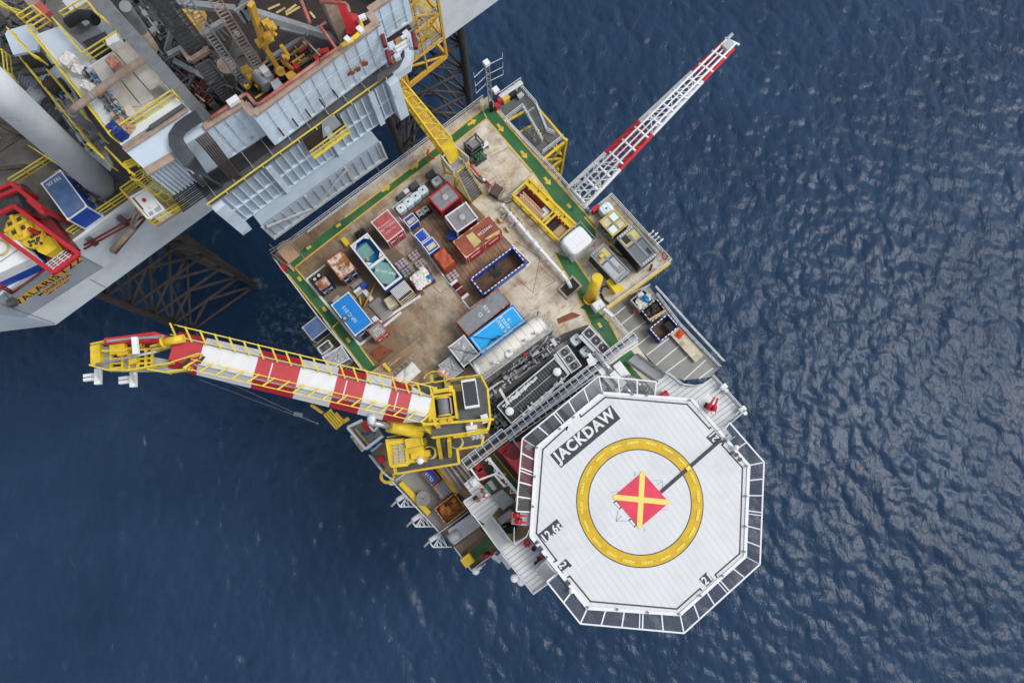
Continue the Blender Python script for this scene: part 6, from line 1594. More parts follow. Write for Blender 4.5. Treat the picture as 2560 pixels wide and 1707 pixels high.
# HELIDECK
HD = 8.0
inner = PS('M',[(573,184),(1075,222),(1392,590),(1372,1098),(1008,1422),(489,1387),(172,985),(205,490)], HD)
hc = P('M', 783, 792, HD)
th = thing('helideck', 'white octagonal helideck with a yellow landing circle on columns over the sea', 'helideck',(hc.x,hc.y,-5))
b = MB(); b.prism(inner, HD-.5, HD); b.build('deck_plate', 'heli_deck', th); plate = C.objects[-1]
b = MB()
for k in range(8):
 p, q = inner[k], inner[(k+1) % 8]; b.bar(p+UP*.02, q+UP*.02, .3, .2)
b.build('gutter', 'white_clean', th)
b = MB()
for k in range(8):
 p, q = hc +(inner[k] -hc) * .55, hc +(inner[k] -hc) * .92; b.tube([Vector((p.x,p.y,-5)),Vector((q.x,q.y,HD-.6))], .3, 8)
 b.bar(hc-UP*.9, Vector((inner[k].x,inner[k].y,HD-.9)), .25, .6)
 n_ = inner[(k+1) % 8]; b.bar(Vector((inner[k].x,inner[k].y,HD-.8)) , Vector((n_.x,n_.y,HD-.8)), .25, .5)
b.tube([Vector((hc.x,hc.y,-5)),hc-UP*.6], .8, 14); b.build('support_truss', 'white', th)
lz = .006
b = MB()
for pts in ([(372,392),(378,373),(240,500),(204,968),(310,1112),(318,1120),(300,1130)],[(445,300),(453,318),(590,208),(1048,247),(1172,384),(1182,375)],[(1252,466),(1242,474),(1358,603),(1342,1082),(1205,1200),(1215,1215)],[(1130,1290),(1120,1278),(990,1392),(508,1350),(390,1208),(378,1216)]):
 strip(b, PS('M',pts,HD), .15, HD+lz)
b.build('border_line', 'mark_dark', plate)
def ringm(name, ra, rb, m, z):
 b = MB(); n = 96; vs = [Vector((hc.x+r*math.cos(2*math.pi*k/n),hc.y+r*math.sin(2*math.pi*k/n),z)) for r in (ra,rb) for k in range(n)]
 b.add(vs,[(k,n+k,n+(k+1) % n,(k+1) % n) for k in range(n)]); return b.build(name, m, plate)
ringm('circle_outline', 5.12, 6.40, 'mark_dark', HD+lz); ringm('landing_circle', 5.22, 6.30, 'heli_ring', HD+lz+.005)
b = MB(); e = MB()
for k in range(20):
 a = 2 * math.pi *(k+.3) / 20; c = hc + Vector((math.cos(a),math.sin(a),0)) * 5.9; b.box(c+UP*.035,(.24,1.12,.04), a)
 for i in range(-1, 2): t_ = Vector((-math.sin(a),math.cos(a),0)); e.box(c+t_*i*.36+UP*.06,(.1,.1,.02), a)
each(b, 'circle_light', 'heli_lamp', plate); e.build('lamp_strip', 'yellow_pale', plate)
def plated(q, name='letter_plate'):
 b = MB(); b.sheet(PS('M',q,HD), HD+lz); return b.build(name, 'mark_dark', plate)
z0 = HD + lz
plated([(279,530),(618,251),(675,326),(341,604)]); plated([(213,975),(318,888),(354,935),(254,1020)]); plated([(320,1154),(368,1110),(404,1150),(351,1193)]); plated([(1113,1225),(1154,1186),(1198,1228),(1156,1268)]); plated([(1153,432),(1198,394),(1243,440),(1193,472)])
letters(plate, 'mark_white',[('JACKDAW',340,596,668,327,1.56)], 'M', z0, .035, 'name_lettering')
b = MB()
def lt(s, t, x0, y0, x1, y1, h): letter(b, s, P(t,x0,y0,z0), P(t,x1,y1,z0), h, bold=.03)
lt('12.6t', 'AA', 508, 738, 838, 462, .86); lt('21', 'AA', 748, 1200, 845, 1338, .82); lt('21', 'M', 1152, 1262, 1192, 1229, .83); lt('21', 'z3', 930, 1130, 830, 1010, .8)
b.build('figure_lettering', 'mark_white', plate)
b = MB(); q = PS('BB',[(1012,168),(1592,832),(945,1385),(370,712)], HD); b.prism(q, HD+.012, HD+.06); t_ = b.build('cross_tarpaulin', 'heli_red', None, label='red diamond tarpaulin with a yellow cross lashed at the helideck centre', cat='tarpaulin')
b = MB()
for i, j in ((0,2),(1,3)):
 d = (q[j] -q[i]).normalized(); r = Vector((-d.y,d.x,0)); w = .27
 a_, c_ = q[i] - d * .1, q[j] + d * .1
 b.add([v+UP*(.065+.004*i) for v in (a_,a_+d*.3-r*w,c_-d*.3-r*w,c_,c_-d*.3+r*w,a_+d*.3+r*w)],[(0,1,2,3,4,5)])
b.build('yellow_cross', 'heli_yellow', t_)
b = MB(); c_ = MB()
for qd in ([(372,828),(432,785),(560,940),(512,988)],[(695,1218),(755,1175),(888,1325),(838,1378)]):
 b.sheet(PS('BB',qd,HD), HD+.006); pq = PS('BB', qd, HD); m_ = sum(pq, Vector()) / 4; c_.sheet([m_+(p-m_) *.72 for p in pq], HD+.010)
b.build('marker_outline', 'mark_dark', plate); c_.build('marker_bar', 'mark_white', plate)
b = MB()
for x0, y0, x1, y1 in ((1420,355,1240,345),(1450,375,1450,520),(1440,365,1340,450),(330,605,480,590),(440,1240,480,1000),(440,1240,560,1120),(440,1240,700,1230),(1570,1000,1460,985),(1045,1470,1065,1400),(850,160,852,260)): b.bar(P('BB',x0,y0,HD+.03), P('BB',x1,y1,HD+.03), .025)
b.build('lashing_rope', 'grey', None, label='thin lashing ropes pegged round the red tarpaulin', cat='rope')
mb = MB(); mb.bar(P('BB',1415,605,HD+.06), P('M',1238,446,HD+.06), .34, .09); mb.build('hose_cover', 'mark_dark', None, label='straight black cable cover running from the tarpaulin to the helideck edge', cat='cable cover')
mb = MB(); mb.bar(P('M',1045,612,HD+.14), P('M',1066,596,HD+.14), .36, .06); mb.build('cover_patch', 'heli_lamp', None, label='yellow taped patch where the black cable cover crosses the circle', cat='tape')
mb = MB(); strip(mb, PS('BB',[(1425,640),(1829,330)],HD), .16, HD+.012); mb.build('taped_seam', 'mark_white', plate)
mb = MB()
for pts in ([(440,1168),(620,1010),(750,910)],[(905,745),(1240,460)]): strip(mb, PS('M',pts,HD), .07, HD+.005)
mb.build('plank_seam', 'white_clean', plate)
b = MB()
for x, y in ((195,652),(207,490),(185,818),(570,184),(740,193),(820,198),(1060,225),(1378,592),(1374,760),(1370,930),(1365,1070),(1242,1205),(1118,1315),(1000,1418),(825,1408),(655,1392),(490,1380),(398,1285),(215,1018),(262,1100),(335,385),(412,320)):
 p = P('M', x, y, HD); b.disc(p+UP*.12, .12, .22, 8)
each(b, 'edge_light', 'grey', th)
for x, y, lab in ((1313,490,''),(398,1285,'')):
 p = P('M', x, y, HD); b = MB(); b.ball(p+UP*.6, .28, n=14); b.disc(p, .1, .5, 8); b.build('floodlight', 'white_clean', th, True)
b = MB()
for x, y in ((232,1060),(222,1048),(205,1020),(1300,520),(1325,530),(1345,556),(375,1240),(385,1250),(1255,455)): b.box(P('M',x,y,HD+.1),(.35,.25,.3), YAW)
each(b, 'rim_box', 'steel_dark', th)
mb = MB(frame_at('M',1240,425,HD)); mb.box((.4,0,-.1),(.9,1.4,.1)); [mb.box((x,y,.4),(.06,.06,1)) for x in (0,.8) for y in (-.7,.7)]; [mb.box((.4,y,.9),(.9,.06,.06)) for y in (-.7,.7)]; mb.box((.4,-.5,.1),(.6,.4,.3)); mb.build('edge_ladder', 'galv', th)
NZ = HD - .25; OZ = HD + .15
segs = [((205,490),(573,184),(125,440),(553,90),5),((573,184),(866,203),(553,90),(874,121),3),((1240,412),(1392,590),(1285,350),(1478,571),2),((1392,590),(1372,1098),(1478,571),(1455,1141),6),
  ((1372,1098),(1008,1422),(1455,1141),(1030,1527),5),((1008,1422),(489,1387),(1030,1527),(450,1474),5),((489,1387),(325,1190),(450,1474),(263,1240),2),((205,490),(180,850),(125,440),(92,846),5)]
for a, c, ao, co, n in segs:
 A, Cc, AO, CO = P('M', *a, NZ), P('M', *c, NZ), P('M', *ao, OZ), P('M', *co, OZ)
 fr = MB(); fr.bar(AO, CO, .14, .14)
 for i in range(n+1):
  p, q = A.lerp(Cc, i/n), AO.lerp(CO, i/n); fr.bar(p, q, .13, .12)
  if i in (n // 2,) and n > 3: d = (Cc-A).normalized() * .3; fr.bar(p+d, q+d, .1, .1)
 f = fr.build('net_frame', 'white_clean', th)
 nb = MB()
 for i in range(n): nb.quad(A.lerp(Cc,i/n), AO.lerp(CO,i/n), AO.lerp(CO,(i+1) /n), A.lerp(Cc,(i+1) /n))
 nb.build('safety_net', 'net', f)
# access platforms
AZ = 5.2
pl = PS('M',[(878,122),(905,92),(940,80),(1010,140),(1080,150),(1125,140),(1190,95),(1355,285),(1230,390),(1080,225),(870,200)], AZ)
o = MB().prism(pl, AZ-.3, AZ).build('access_platform', 'alu_plank'); tag(o, kind='structure')
rail('white guard rail on the sea side of the upper access platform', PS('M',[(1180,88),(1355,285)],AZ), sp=1.3)
rail('grey guard rail of the access platform towards the helideck net', PS('M',[(1355,290),(1235,388)],AZ), 'galv', sp=1.3, group='grey guard rails round the module')
rail('white guard rail between the access platform and the laydown deck', PS('M',[(905,100),(935,78),(1010,138),(1080,148),(1120,140)],AZ), sp=1.3)
def monitor(t, x, y, z, label, yaw):
 M0 = frame_at(t, x, y, z, yaw); th = thing('fire_monitor', label, 'fire monitor', M0.translation, 'red fire monitors round the helideck')
 b = MB(M0); b.tube([(0,0,0),(0,0,.8)], .16, 10); b.box((0,0,.1),(.6,.6,.2)); b.build('base', 'black', th, True)
 b = MB(M0); b.tube([(-.4,0,.9),(.2,0,1.0),(.95,0,1.25)], .16, 10, r1=.09); b.tube([(-.3,-.25,.85),(-.3,.25,.85)], .12, 8); b.ball((0,0,.9), .28, n=10); b.build('barrel', 'red', th, True)
 b = MB(M0); b.ring((-.6,.0,.9), .25, .21, .04, 14); b.build('hand_wheel', 'red', th)
mp_ = PS('M',[(1112,225),(1165,185),(1228,258),(1165,305),(1120,262)], HD-.05)
o = MB().prism(mp_, HD-.3, HD-.05).build('monitor_platform', 'white'); tag(o, kind='structure')
monitor('M', 1160, 258, HD-.05, 'red fire monitor pointing inland on the raised stand by the sea side access', R(60)); monitor('M', 1188, 268, HD-.05, 'stubby red fire monitor nearer the sea on the raised stand', R(75))
mp_ = PS('M',[(68,850),(180,858),(172,930),(64,918)], HD-.4)
o = MB().prism(mp_, HD-.7, HD-.4).build('monitor_platform', 'grey_light'); tag(o, kind='structure')
monitor('M', 95, 866, HD-.4, 'short red fire monitor on the grey stand beside the west net', 0); monitor('M', 105, 900, HD-.4, 'long red fire monitor on the grey stand beside the west net', R(-5))
rail('white rail loop under the grey fire monitor stand', PS('M',[(80,935),(78,1000),(85,1030),(150,980),(165,940)],HD-.6), h=.6, bars=(1,), toe=False)
mb = MB(frame_at('z2',2020,1000,AZ)); mb.tube([(-.5,0,.6),(.4,0,.6)], .32, 12); mb.box((-.8,0,.5),(.5,.6,.8)); mb.build('hose_drum', 'red', None, label='red hose drum on the access platform close to the helideck corner', cat='hose drum')
for x, y, lab in ((1252,150,'white floodlight arm outside the upper access platform rail'),(1357,275,'white floodlight at the far corner of the access platform')):
 p = P('M', x, y, AZ+.6); mb = MB(); mb.box(p,(.7,.5,.4), R(35)); mb.bar(p, p-U*.9, .08); mb.disc(p+V*.5-UP*.3, .22, .3, 10); mb.build('floodlight', 'white_clean', None, label=lab, cat='floodlight', group='floodlights outside the rails')
# west access: landing, stair, upper landing, stair to the deck
WZ = 2.6
o = MB().prism(PS('L',[(1012,592),(1100,540),(1020,430),(1110,345),(1270,520),(1380,640),(1220,820),(1100,740)],WZ), WZ-.25, WZ).build('access_landing', 'alu_plank'); tag(o, kind='structure')
s_ = stair('long white plank stair from the crew landing to the upper west landing', P('L',1215,835,WZ), P('L',1300,745,WZ), P('L',1385,1085,AZ), P('L',1490,1000,AZ), 20, rm='rail_white', wdt=.3)
up_ = PS('L',[(1385,1085),(1495,1000),(1640,945),(1820,1160),(1720,1260),(1850,1380),(1695,1490)], AZ)
o = MB().prism(up_, AZ-.25, AZ).build('access_landing', 'alu_plank'); tag(o, kind='structure')
stair('short white stair from the upper west landing to the helideck', P('L',1725,1262,AZ), P('L',1850,1375,AZ), P('L',1830,1165,HD), P('L',1935,1290,HD), 9, rm='white', wdt=.4)
rail('white guard rail on the outer edge of the west landings', PS('L',[(1020,600),(1195,830),(1385,1090),(1695,1490)],AZ-.4), sp=1.3)
rail('white guard rail closing the end of the upper west landing', PS('L',[(1695,1490),(1845,1385)],AZ), sp=1.3)
rail('grey guard rail between the west stair and the net', PS('L',[(1300,740),(1490,1000),(1520,1020),(1640,945)],AZ-1), 'galv', sp=1.3, group='grey guard rails round the module')
rail('white hoop rail on the upper west landing by the black bags', PS('L',[(1725,1255),(1830,1170)],AZ), h=.9, sp=1)
mb = MB(); mb.bar(P('L',1730,1240,AZ+.5), P('L',1850,1140,AZ+.5), .5, 1.0); mb.build('screen_wall', 'grey_light', None, label='grey screen between the black bags and the helideck stair', cat='screen')
for i, (x, y, lab, m) in enumerate(((1700,1065,'pointed black bag on the upper west landing','black'),(1752,1160,'black bag under the red bag on the west landing','black'),(1725,1205,'flat black folder bag lowest on the west landing','blue_navy'),(1783,1145,'red bag on top of the black one on the west landing','red'))):
 c = P('L', x, y, AZ+(.45 if m == 'red' else 0)); q = [(-22,-22),(18,-30),(30,0),(10,25),(-25,15)]
 pts = [P('L',x+a*.8,y+d*.8,c.z) for a, d in q]; mb = MB(); mb.prism(pts, c.z, c.z+.4); cc_ = sum(pts, Vector()) / 5; mb.prism([cc_+(p-cc_) *.7 for p in pts], c.z+.4, c.z+.5); mb.build('duffel_bag', m, None, label=lab, cat='bag', group='bags on the west landing')
# red machine and green floor under the west net
gf = PS('X',[(540,560),(650,470),(1170,1110),(1300,1300),(1150,1290)], .0)
paint('walkway', 'green',[gf,PS('L',[(1210,440),(1250,415),(1300,500),(1275,530)],.0)], PZ+.05)
o = MB().sheet(PS('X',[(650,470),(720,400),(1500,1300),(1568,1500),(1180,1110)],0), PZ+.045).build('module_floor', 'deck_dark'); o['kind'] = 'structure'
mb = MB(); strip(mb, PS('X',[(650,470),(1170,1110),(1300,1270)],0), .12, PZ+.058); mb.box(P('X',870,925,PZ+.06),(.5,.35,.004), YAW); o = mb.build('walkway_line', 'mark_yellow'); o['kind'] = 'structure'
th = thing('rescue_craft', 'large glossy red canopy with a dark oval hatch under the west net', 'rescue craft', P('X',1150,600,0))
rc = [(820,490),(1130,220),(1330,150),(1560,450),(1568,1300),(1480,1300),(1180,940)]
lo_, hi_ = PS('X', rc, .4), PS('X', rc, 2.6); cm = sum(hi_, Vector()) / 7
b = MB(); n = 7; mid = [cm+(p-cm) *.93+UP*.25 for p in hi_]; top = [cm+(p-cm) *.6+UP*.55 for p in hi_]
vs = lo_ + hi_ + mid + top; fs = []
for l_ in range(3): fs += [(l_*n+k,l_*n+(k+1) % n,(l_+1) *n+(k+1) % n,(l_+1) *n+k) for k in range(n)]
fs.append(tuple(3*n+k for k in range(n))); b.add(vs, fs); mat('red_gloss',(.62,.02,.035), rough=.2, var=.06, spec=.6); b.build('canopy', 'red_gloss', th)
b = MB(); c = P('X', 1090, 430, 3.0); b.disc(c+UP*.22, .82, .1, 20); b.build('hatch', 'maroon', th)
b = MB(); b.prism(PS('X',[(735,400),(960,215),(1025,295),(805,475)],2.2), .3, 2.2); b.build('engine_box', 'red', th)
b = MB(); b.bar(P('X',1040,130,4.2), P('X',1450,650,4.2), .16, .16); b.bar(P('X',1425,690,4.2), P('X',1530,600,4.2), .12, .12); b.build('davit', 'grey', th)
mb = MB(); mb.box(P('X',1405,320,3.6),(.6,.6,.3), R(40)); mb.build('white_box', 'white_clean', None, label='small white box on the red canopy under the net corner', cat='box')
for x, y, w, d, lab in ((345,765,.9,.8,'small red locker near the crane walkway'),(405,915,1.5,.95,'larger red locker with a white mark near the crane walkway')):
 M0 = frame_at('X', x, y, 0, YAW); mb = MB(M0); mb.box((0,0,.7),(d,w,1.4)); mb.box((0,0,1.42),(d*.9,w*.9,.06)); mb.box((-.2,.1,1.47),(.15,.25,.05)); mb.build('fire_locker', 'red', None, label=lab, cat='locker', group='red lockers near the crane walkway')
mb = MB()
for pts in ([(150,800),(325,1040),(660,915),(740,850),(510,560)],[(660,915),(890,1190)],[(540,560),(1150,1300)],[(700,900),(870,1000),(1160,1350)]):
 q = PS('X', pts, 3.2)
 for i in range(len(q) -1): mb.bar(q[i], q[i+1], .2, .2)
q0, q1, q2, q3 = P('X', 560, 570, 3.2), P('X', 1290, 1450, 3.2), P('X', 480, 610, 3.2), P('X', 1180, 1568, 3.2)
lattice(mb, q0, q1, q2, q3, 12, .07, True)
for p in (q0, q1, q2, q3): mb.bar(Vector((p.x,p.y,0)), p, .2)
mb.build('truss_frame', 'white_clean', None, label='white truss frame between the green floor and the crew landing', cat='truss')
o = MB().sheet(PS('X',[(260,800),(500,620),(760,860),(420,1110)],0), PZ+.046).build('module_floor', 'deck_dark'); o['kind'] = 'structure'
for q, m, lab in (([(420,1165),(490,1125),(620,1310),(560,1355)],'green_light','pale green hatch lid beside the crew landing'),([(600,1030),(660,985),(780,1170),(730,1215)],'green','dark green hatch lid beside the crew landing'),([(490,1110),(590,1040),(720,1230),(640,1290)],'grey_light','grey ribbed cover between the two green lids')):
 pq = PS('X', q, WZ-.3); mb = MB(); mb.prism(pq, WZ-.6, WZ-.3); c = sum(pq, Vector()) / 4; mb.prism([c+(p-c) *.8 for p in pq], WZ-.3, WZ-.25); mb.build('hatch_lid', m, None, label=lab, cat='hatch', group='lids beside the crew landing')
for q, z, lab in (([(1285,545),(1395,480),(1520,600),(1400,690)],3.3,'flat grey roof beside the crew landing'),([(1350,770),(1470,680),(1520,730),(1385,830)],3.8,'grey ramp roof at the foot of the west net')):
 pq = PS('L', q, z); mb = MB(); mb.prism(pq, 0, z); c = sum(pq, Vector()) / 4; mb.prism([c+(p-c) *.86 for p in pq], z, z+.06); mb.build('roof_box', 'grey', None, label=lab, cat='roof')
mb = MB(frame_at('L',1465,825,1)); [mb.tube([(random.uniform(-1,1),random.uniform(-.6,.6),random.uniform(0,1)),(random.uniform(-1,1),random.uniform(-.6,.6),random.uniform(0,1))],.12,7) for _ in range(14)]; mb.ring((0,0,.5), .9, .7, .3, 20); mb.build('hose_coil', 'black', None, label='coil of black hoses under the grey fire monitor stand', cat='hose')
mb = MB(frame_at('L',1125,410,WZ)); mb.box((0,0,.25),(.8,.7,.5)); mb.disc((0,0,.5), .22, .15, 12); mb.build('white_vent', 'white_clean', None, label='white square vent box on the crew landing', cat='vent')
# lower wing with spool, boxes
SZ = -4.0
wing = PS('L',[(105,140),(240,300),(370,440),(790,895),(860,880),(1130,780),(1010,590),(760,270),(430,60),(200,20)], SZ)
o = MB().prism(wing, SZ-.7, SZ).build('wing_deck', 'deck_grey'); tag(o, kind='structure')
wing2 = PS('L',[(790,895),(1095,1262),(1350,1080),(1200,800),(1100,700)], SZ-.02)
o = MB().prism(wing2, SZ-.7, SZ-.02).build('wing_deck', 'deck_brown'); tag(o, kind='structure')
paint('walkway', 'green',[PS('L',[(1040,1130),(1250,940),(1310,1000),(1110,1190)],SZ)], SZ+.01)
mb = MB(); mb.bar(P('L',400,415,SZ+.3), P('L',680,720,SZ+.3), .6, .6); o = mb.build('edge_beam', 'yellow', None, label='yellow kerb beam on the sea edge of the spool deck', cat='beam')
rail('white guard rail along the sea edge of the spool deck', PS('L',[(120,150),(370,450),(790,900)],SZ), sp=1.5)
rail('white guard rail along the lower end of the spool deck', PS('L',[(930,1040),(1095,1262),(1340,1085)],SZ), sp=1.3)
rail('white double rail over the gap below the spool deck', PS('L',[(790,895),(1070,690)],SZ+.5), sp=1.3)
rail('white rail between the spool deck and the crane foot balcony', PS('L',[(365,390),(540,260)],SZ+.5), sp=1.3)
sp_ = P('L', 632, 565, SZ); th = thing('cable_spool', 'round grey wooden cable spool lying flat on the lower deck', 'spool', sp_)
b = MB(); b.disc(sp_, .85, .1, 32); b.disc(sp_+UP*.95, .85, .1, 32); mat('spool_wood',(.27,.265,.255), var=.25, stripe=(.3,.4,(.12,.12,.115),.12)); b.build('flange', 'spool_wood', th)
b = MB(); b.disc(sp_+UP*.1, .5, .85, 24); b.build('core', 'wood', th); b = MB(); b.disc(sp_+UP*1.051, .07, .01, 12); b.build('hole', 'black', th)
th, M0, L, W, h = open_skip('skip', 'blue based box with an orange rim and white number on the spool deck', 'L',[(602,325),(700,450),(805,372),(680,270)], SZ+1.2, SZ, 'rust_frame', 'blue', None, depth=1.1)
letters(th, 'mark_white',[('61753',632,335,700,410,.42)], 'L', SZ+1.11, .02)
th, M0, L, W, h = open_skip('skip', 'grey lidded box with an orange rim and faded writing on the spool deck', 'L',[(705,452),(800,590),(920,500),(815,385)], SZ+1.2, SZ, 'rust_frame', 'grey', None, depth=1.1)
letters(th, 'mark_white',[('A5201491',722,475,800,570,.26)], 'L', SZ+1.11, .01)
th, M0, L, W, h = open_skip('skip', 'rusty orange open skip with pale rim on the spool deck', 'L',[(722,672),(848,832),(1048,680),(930,515)], SZ+1.6, SZ, 'orange_rust', 'orange_rust', 'wood', depth=.6)
mb = MB(M0); [mb.box((random.uniform(-.35,.1) *L,random.uniform(-.35,.35) *W,.9+.05*i),(random.uniform(.5,1),random.uniform(.4,.8),.3),random.uniform(-.2,.2)) for i in range(9)]
[mb.tube([(random.uniform(0,.4) *L,random.uniform(-.4,.4) *W,1.3),(random.uniform(0,.4) *L,random.uniform(-.4,.4) *W,1.35),(random.uniform(0,.4) *L,random.uniform(-.4,.4) *W,1.3)],.03,5) for i in range(8)]
mb.build('rusty_part', 'orange_rust', None, label='rusty orange machine parts and wire in the open skip', cat='scrap')
mb = MB(); mb.bar(P('L',730,215,SZ+1), P('L',960,520,SZ+1), .7, .9); mb.build('edge_girder', 'yellow', None, label='yellow girder behind the orange rimmed boxes', cat='girder')
mb = MB(); mb.bar(P('L',860,260,-.5), P('L',1060,570,-.5), 1.1, .5); o = mb.build('dark_roof', 'black', None, label='long black roof strip beside the crew landing', cat='roof'); letters(o, 'mark_white',[('S-1',985,430,1050,520,.5)], 'L', -.245, .02)
for k in range(4):
 mb = MB(); mb.bar(P('L',830+k*42,250-k*18,.1), P('L',1000+k*42,480-k*25,.1), .22, .3); mb.build('pipe_beam', 'galv' if k % 2 else 'grey', None, label=['grey beam nearest the yellow girder','silver beam second from the yellow girder','grey beam third from the yellow girder','silver beam against the crew landing'][k], cat='beam', group='parallel beams beside the crew landing')
M, L, W, s = rect('L',[(905,1000),(1170,840),(1130,780),(860,880)], SZ+2); pq = PS('L',[(860,880),(1085,720),(1180,840),(920,1030)], SZ+2); mb = MB(); mb.prism(pq, SZ, SZ+2); mb.build('roof_house', 'grey_light', None, label='pale grey roofed house under the crew landing', cat='roof'); ho = C.objects[-1]
b = MB(); p = P('L', 930, 935, SZ+2); b.tube([p-U*.7+UP*.1,p+U*.6+UP*.1], .55, 18); b.build('roof_vent', 'grey_light', ho, True)
mb = MB(); mb.bar(P('L',960,1065,SZ+.5), P('L',1195,880,SZ+.5), 1.0, 1.0); mb.build('plank_bundle', 'deck_brown', None, label='bundle of dark weathered planks beside the small green walkway', cat='timber')
M0 = frame_at('L', 1058, 1165, SZ); mb = MB(M0); mb.box((0,0,.6),(1.25,1.15,1.2)); mb.box((0,0,1.22),(1.15,1.05,.08)); mb.build('yellow_chest', 'yellow', None, label='bright yellow chest at the lowest corner of the platform', cat='chest')
monitor('L', 1250, 1120, SZ, 'small red monitor by the little green walkway', R(10))
for i, (x, y, lab) in enumerate(((1135,1280,'white dome floodlight below the yellow chest'),(1515,1352,'white dome floodlight outside the upper west landing'),(1580,1385,'white and brown bracket lamp outside the upper west landing'))):
 p = P('L', x, y, SZ+1 if i == 0 else AZ-.5); mb = MB(); mb.ball(p, .45, n=14); mb.bar(p, p+U*1.4+UP*.1, .1); mb.box(p+U*.6,(.4,.3,.4), YAW); mb.build('floodlight', 'white_clean', None, True, label=lab, cat='floodlight', group='floodlights outside the rails')
for i, (x0, y0, x1, y1, lab) in enumerate(((1300,1130,1380,1190,'white bracket arm closest to the green walkway end'),(1365,1115,1470,1255,'long white plank arm reaching from the west landing'))):
 mb = MB(); mb.bar(P('L',x0,y0,0), P('L',x1,y1,0), .5, .15); mb.bar(P('L',x0,y0+30,-.2), P('L',x0+70,y0+10,-.2), .2, .2); mb.build('davit_arm', 'white', None, label=lab, cat='bracket')
for i, (dx, dy) in enumerate(((0,0),(152,195),(322,395))):
 lab = ['lifeboat landing boom highest up the sea edge', 'middle of the three mooring booms on the sea edge', 'mooring boom lowest down the sea edge beside the pale house'][i].replace('lifeboat landing', 'mooring')
 th = thing('mooring_boom', lab, 'boom', P('L',440+dx,540+dy,SZ), 'three white booms with triangular frames')
 b = MB(); b.tube([P('L',470+dx,515+dy,SZ-1),P('L',362+dx,590+dy,SZ-1)], .3, 14); b.build('float', 'white_clean', th, True)
 b = MB(); b.tube([P('L',362+dx,590+dy,SZ-1),P('L',305+dx,650+dy,SZ-1)], .14, 8); b.build('rod', 'galv', th, True)
 b = MB(); t3 = [P('L',365+dx,610+dy,SZ-1.2), P('L',395+dx,652+dy,SZ-1.2), P('L',580+dx,650+dy,SZ-1.2), P('L',480+dx,525+dy,SZ-1.2)]
 for p, q in ((0,1),(1,2),(1,3)): b.bar(t3[p], t3[q], .14, .14)
 for k in range(1, 4): f = k / 4; b.bar(t3[1].lerp(t3[2],f), t3[1].lerp(t3[3],f), .11, .11); b.bar(t3[1].lerp(t3[2],f), t3[1].lerp(t3[3],f+.2 if f < .8 else 1), .08, .08)
 b.build('frame', 'white_clean', th)
# crane foot balconies
BZ = -1.0
bal = PS('z4',[(890,1010),(1240,1430),(1568,1180),(1400,960),(1180,870)], BZ)
o = MB().prism(bal, BZ-.5, BZ).build('balcony_deck', 'deck_grey'); tag(o, kind='structure')
mb = MB()
for p, q in zip(bal, bal[1:3]): mb.bar(p+UP*.9, q+UP*.9, .3, .3); mb.bar(p+UP*.2, q+UP*.2, .1, .5)
mb.bar(bal[0] +UP*.9, bal[4] +UP*.9, .3, .3); mb.build('parapet', 'white', None, label='white parapet round the balcony at the crane foot', cat='parapet')
for k in range(7):
 p, q = P('z4', 920+k*33, 1195+k*44, BZ-.5), P('z4', 980+k*33, 1150+k*44, BZ-.5); mb = MB(); mb.tube([p,q], .2, 10); mb.build('fender', 'cream', None, True, label='cream fender ' +['closest to the boom rest end','second from the boom rest end','third from the boom rest end','at the middle','third from the low end','second from the low end','at the low end'][k] +' of the row of seven', cat='fender', group='row of seven fenders on the crane foot balcony')
mb = MB(); mb.bar(P('z4',1010,1030,BZ+.2), P('z4',1270,1350,BZ+.2), .25, .25); mb.build('edge_pipe', 'yellow_pale', None, label='yellow pipe along the crane foot balcony', cat='pipe')
heap(frame_at('z4',1320,1200,BZ), 1.8, 2.4, .1, 12, 'blue_water', 'blue rope and sheeting strewn on the crane foot balcony', 'rope', s=.22, hh=.1)
mb = MB(frame_at('z4',1270,990,BZ)); mb.box((0,0,.6),(.8,1.2,1.2)); mb.disc((0,.2,1.2), .3, .1, 12); mb.build('red_locker', 'red', None, label='red and white locker on the crane foot balcony', cat='locker')
mb = MB(); q = [P('z4',x,y,.5) for x, y in ((1290,980),(1370,1075),(1440,1010),(1440,965))]; [mb.bar(a_,c_,.22,.5) for a_, c_ in zip(q[:-1],q[1:])]; mb.build('kerb_frame', 'white', None, label='white angled kerb frame on the crane foot balcony', cat='frame')
o = MB().prism(PS('K',[(440,1190),(560,1100),(680,1000),(1000,960),(1150,1300),(750,1480),(640,1480)],-2.2), -2.5, -2.2).build('balcony_deck', 'deck_brown'); tag(o, kind='structure')
M0 = frame_at('K', 552, 1298, -2.2); mb = MB(M0); mb.box((0,0,.5),(.7,.7,1)); mb.box((0,0,1.02),(.6,.6,.05)); mb.build('fire_cabinet', 'red', None, label='small red cabinet on the brown balcony below the crane cab', cat='cabinet')
rail('white guard rail on the brown balcony below the crane cab', PS('K',[(400,1240),(600,1490),(720,1568)],-3), sp=1.2)
rail('white beam rail at the top of the brown balcony', PS('K',[(430,1190),(560,1085)],-2), sp=1.2)
ringp = P('K', 620, 1510, -3.2); mb = MB(); mb.tube(arcpts((ringp.x,ringp.y),.75,0,2*math.pi,20,ringp.z), .2, 8); mb.build('life_buoy', 'yellow', None, True, label='yellow ring on the sea edge below the crane cab', cat='ring')
mb = MB(); mb.tube([P('L',285,400,SZ),P('L',300,425,SZ),P('L',330,425,SZ)], .22, 8); mb.build('white_hook', 'white', None, True, label='white curved hook beside the yellow ring', cat='hook')
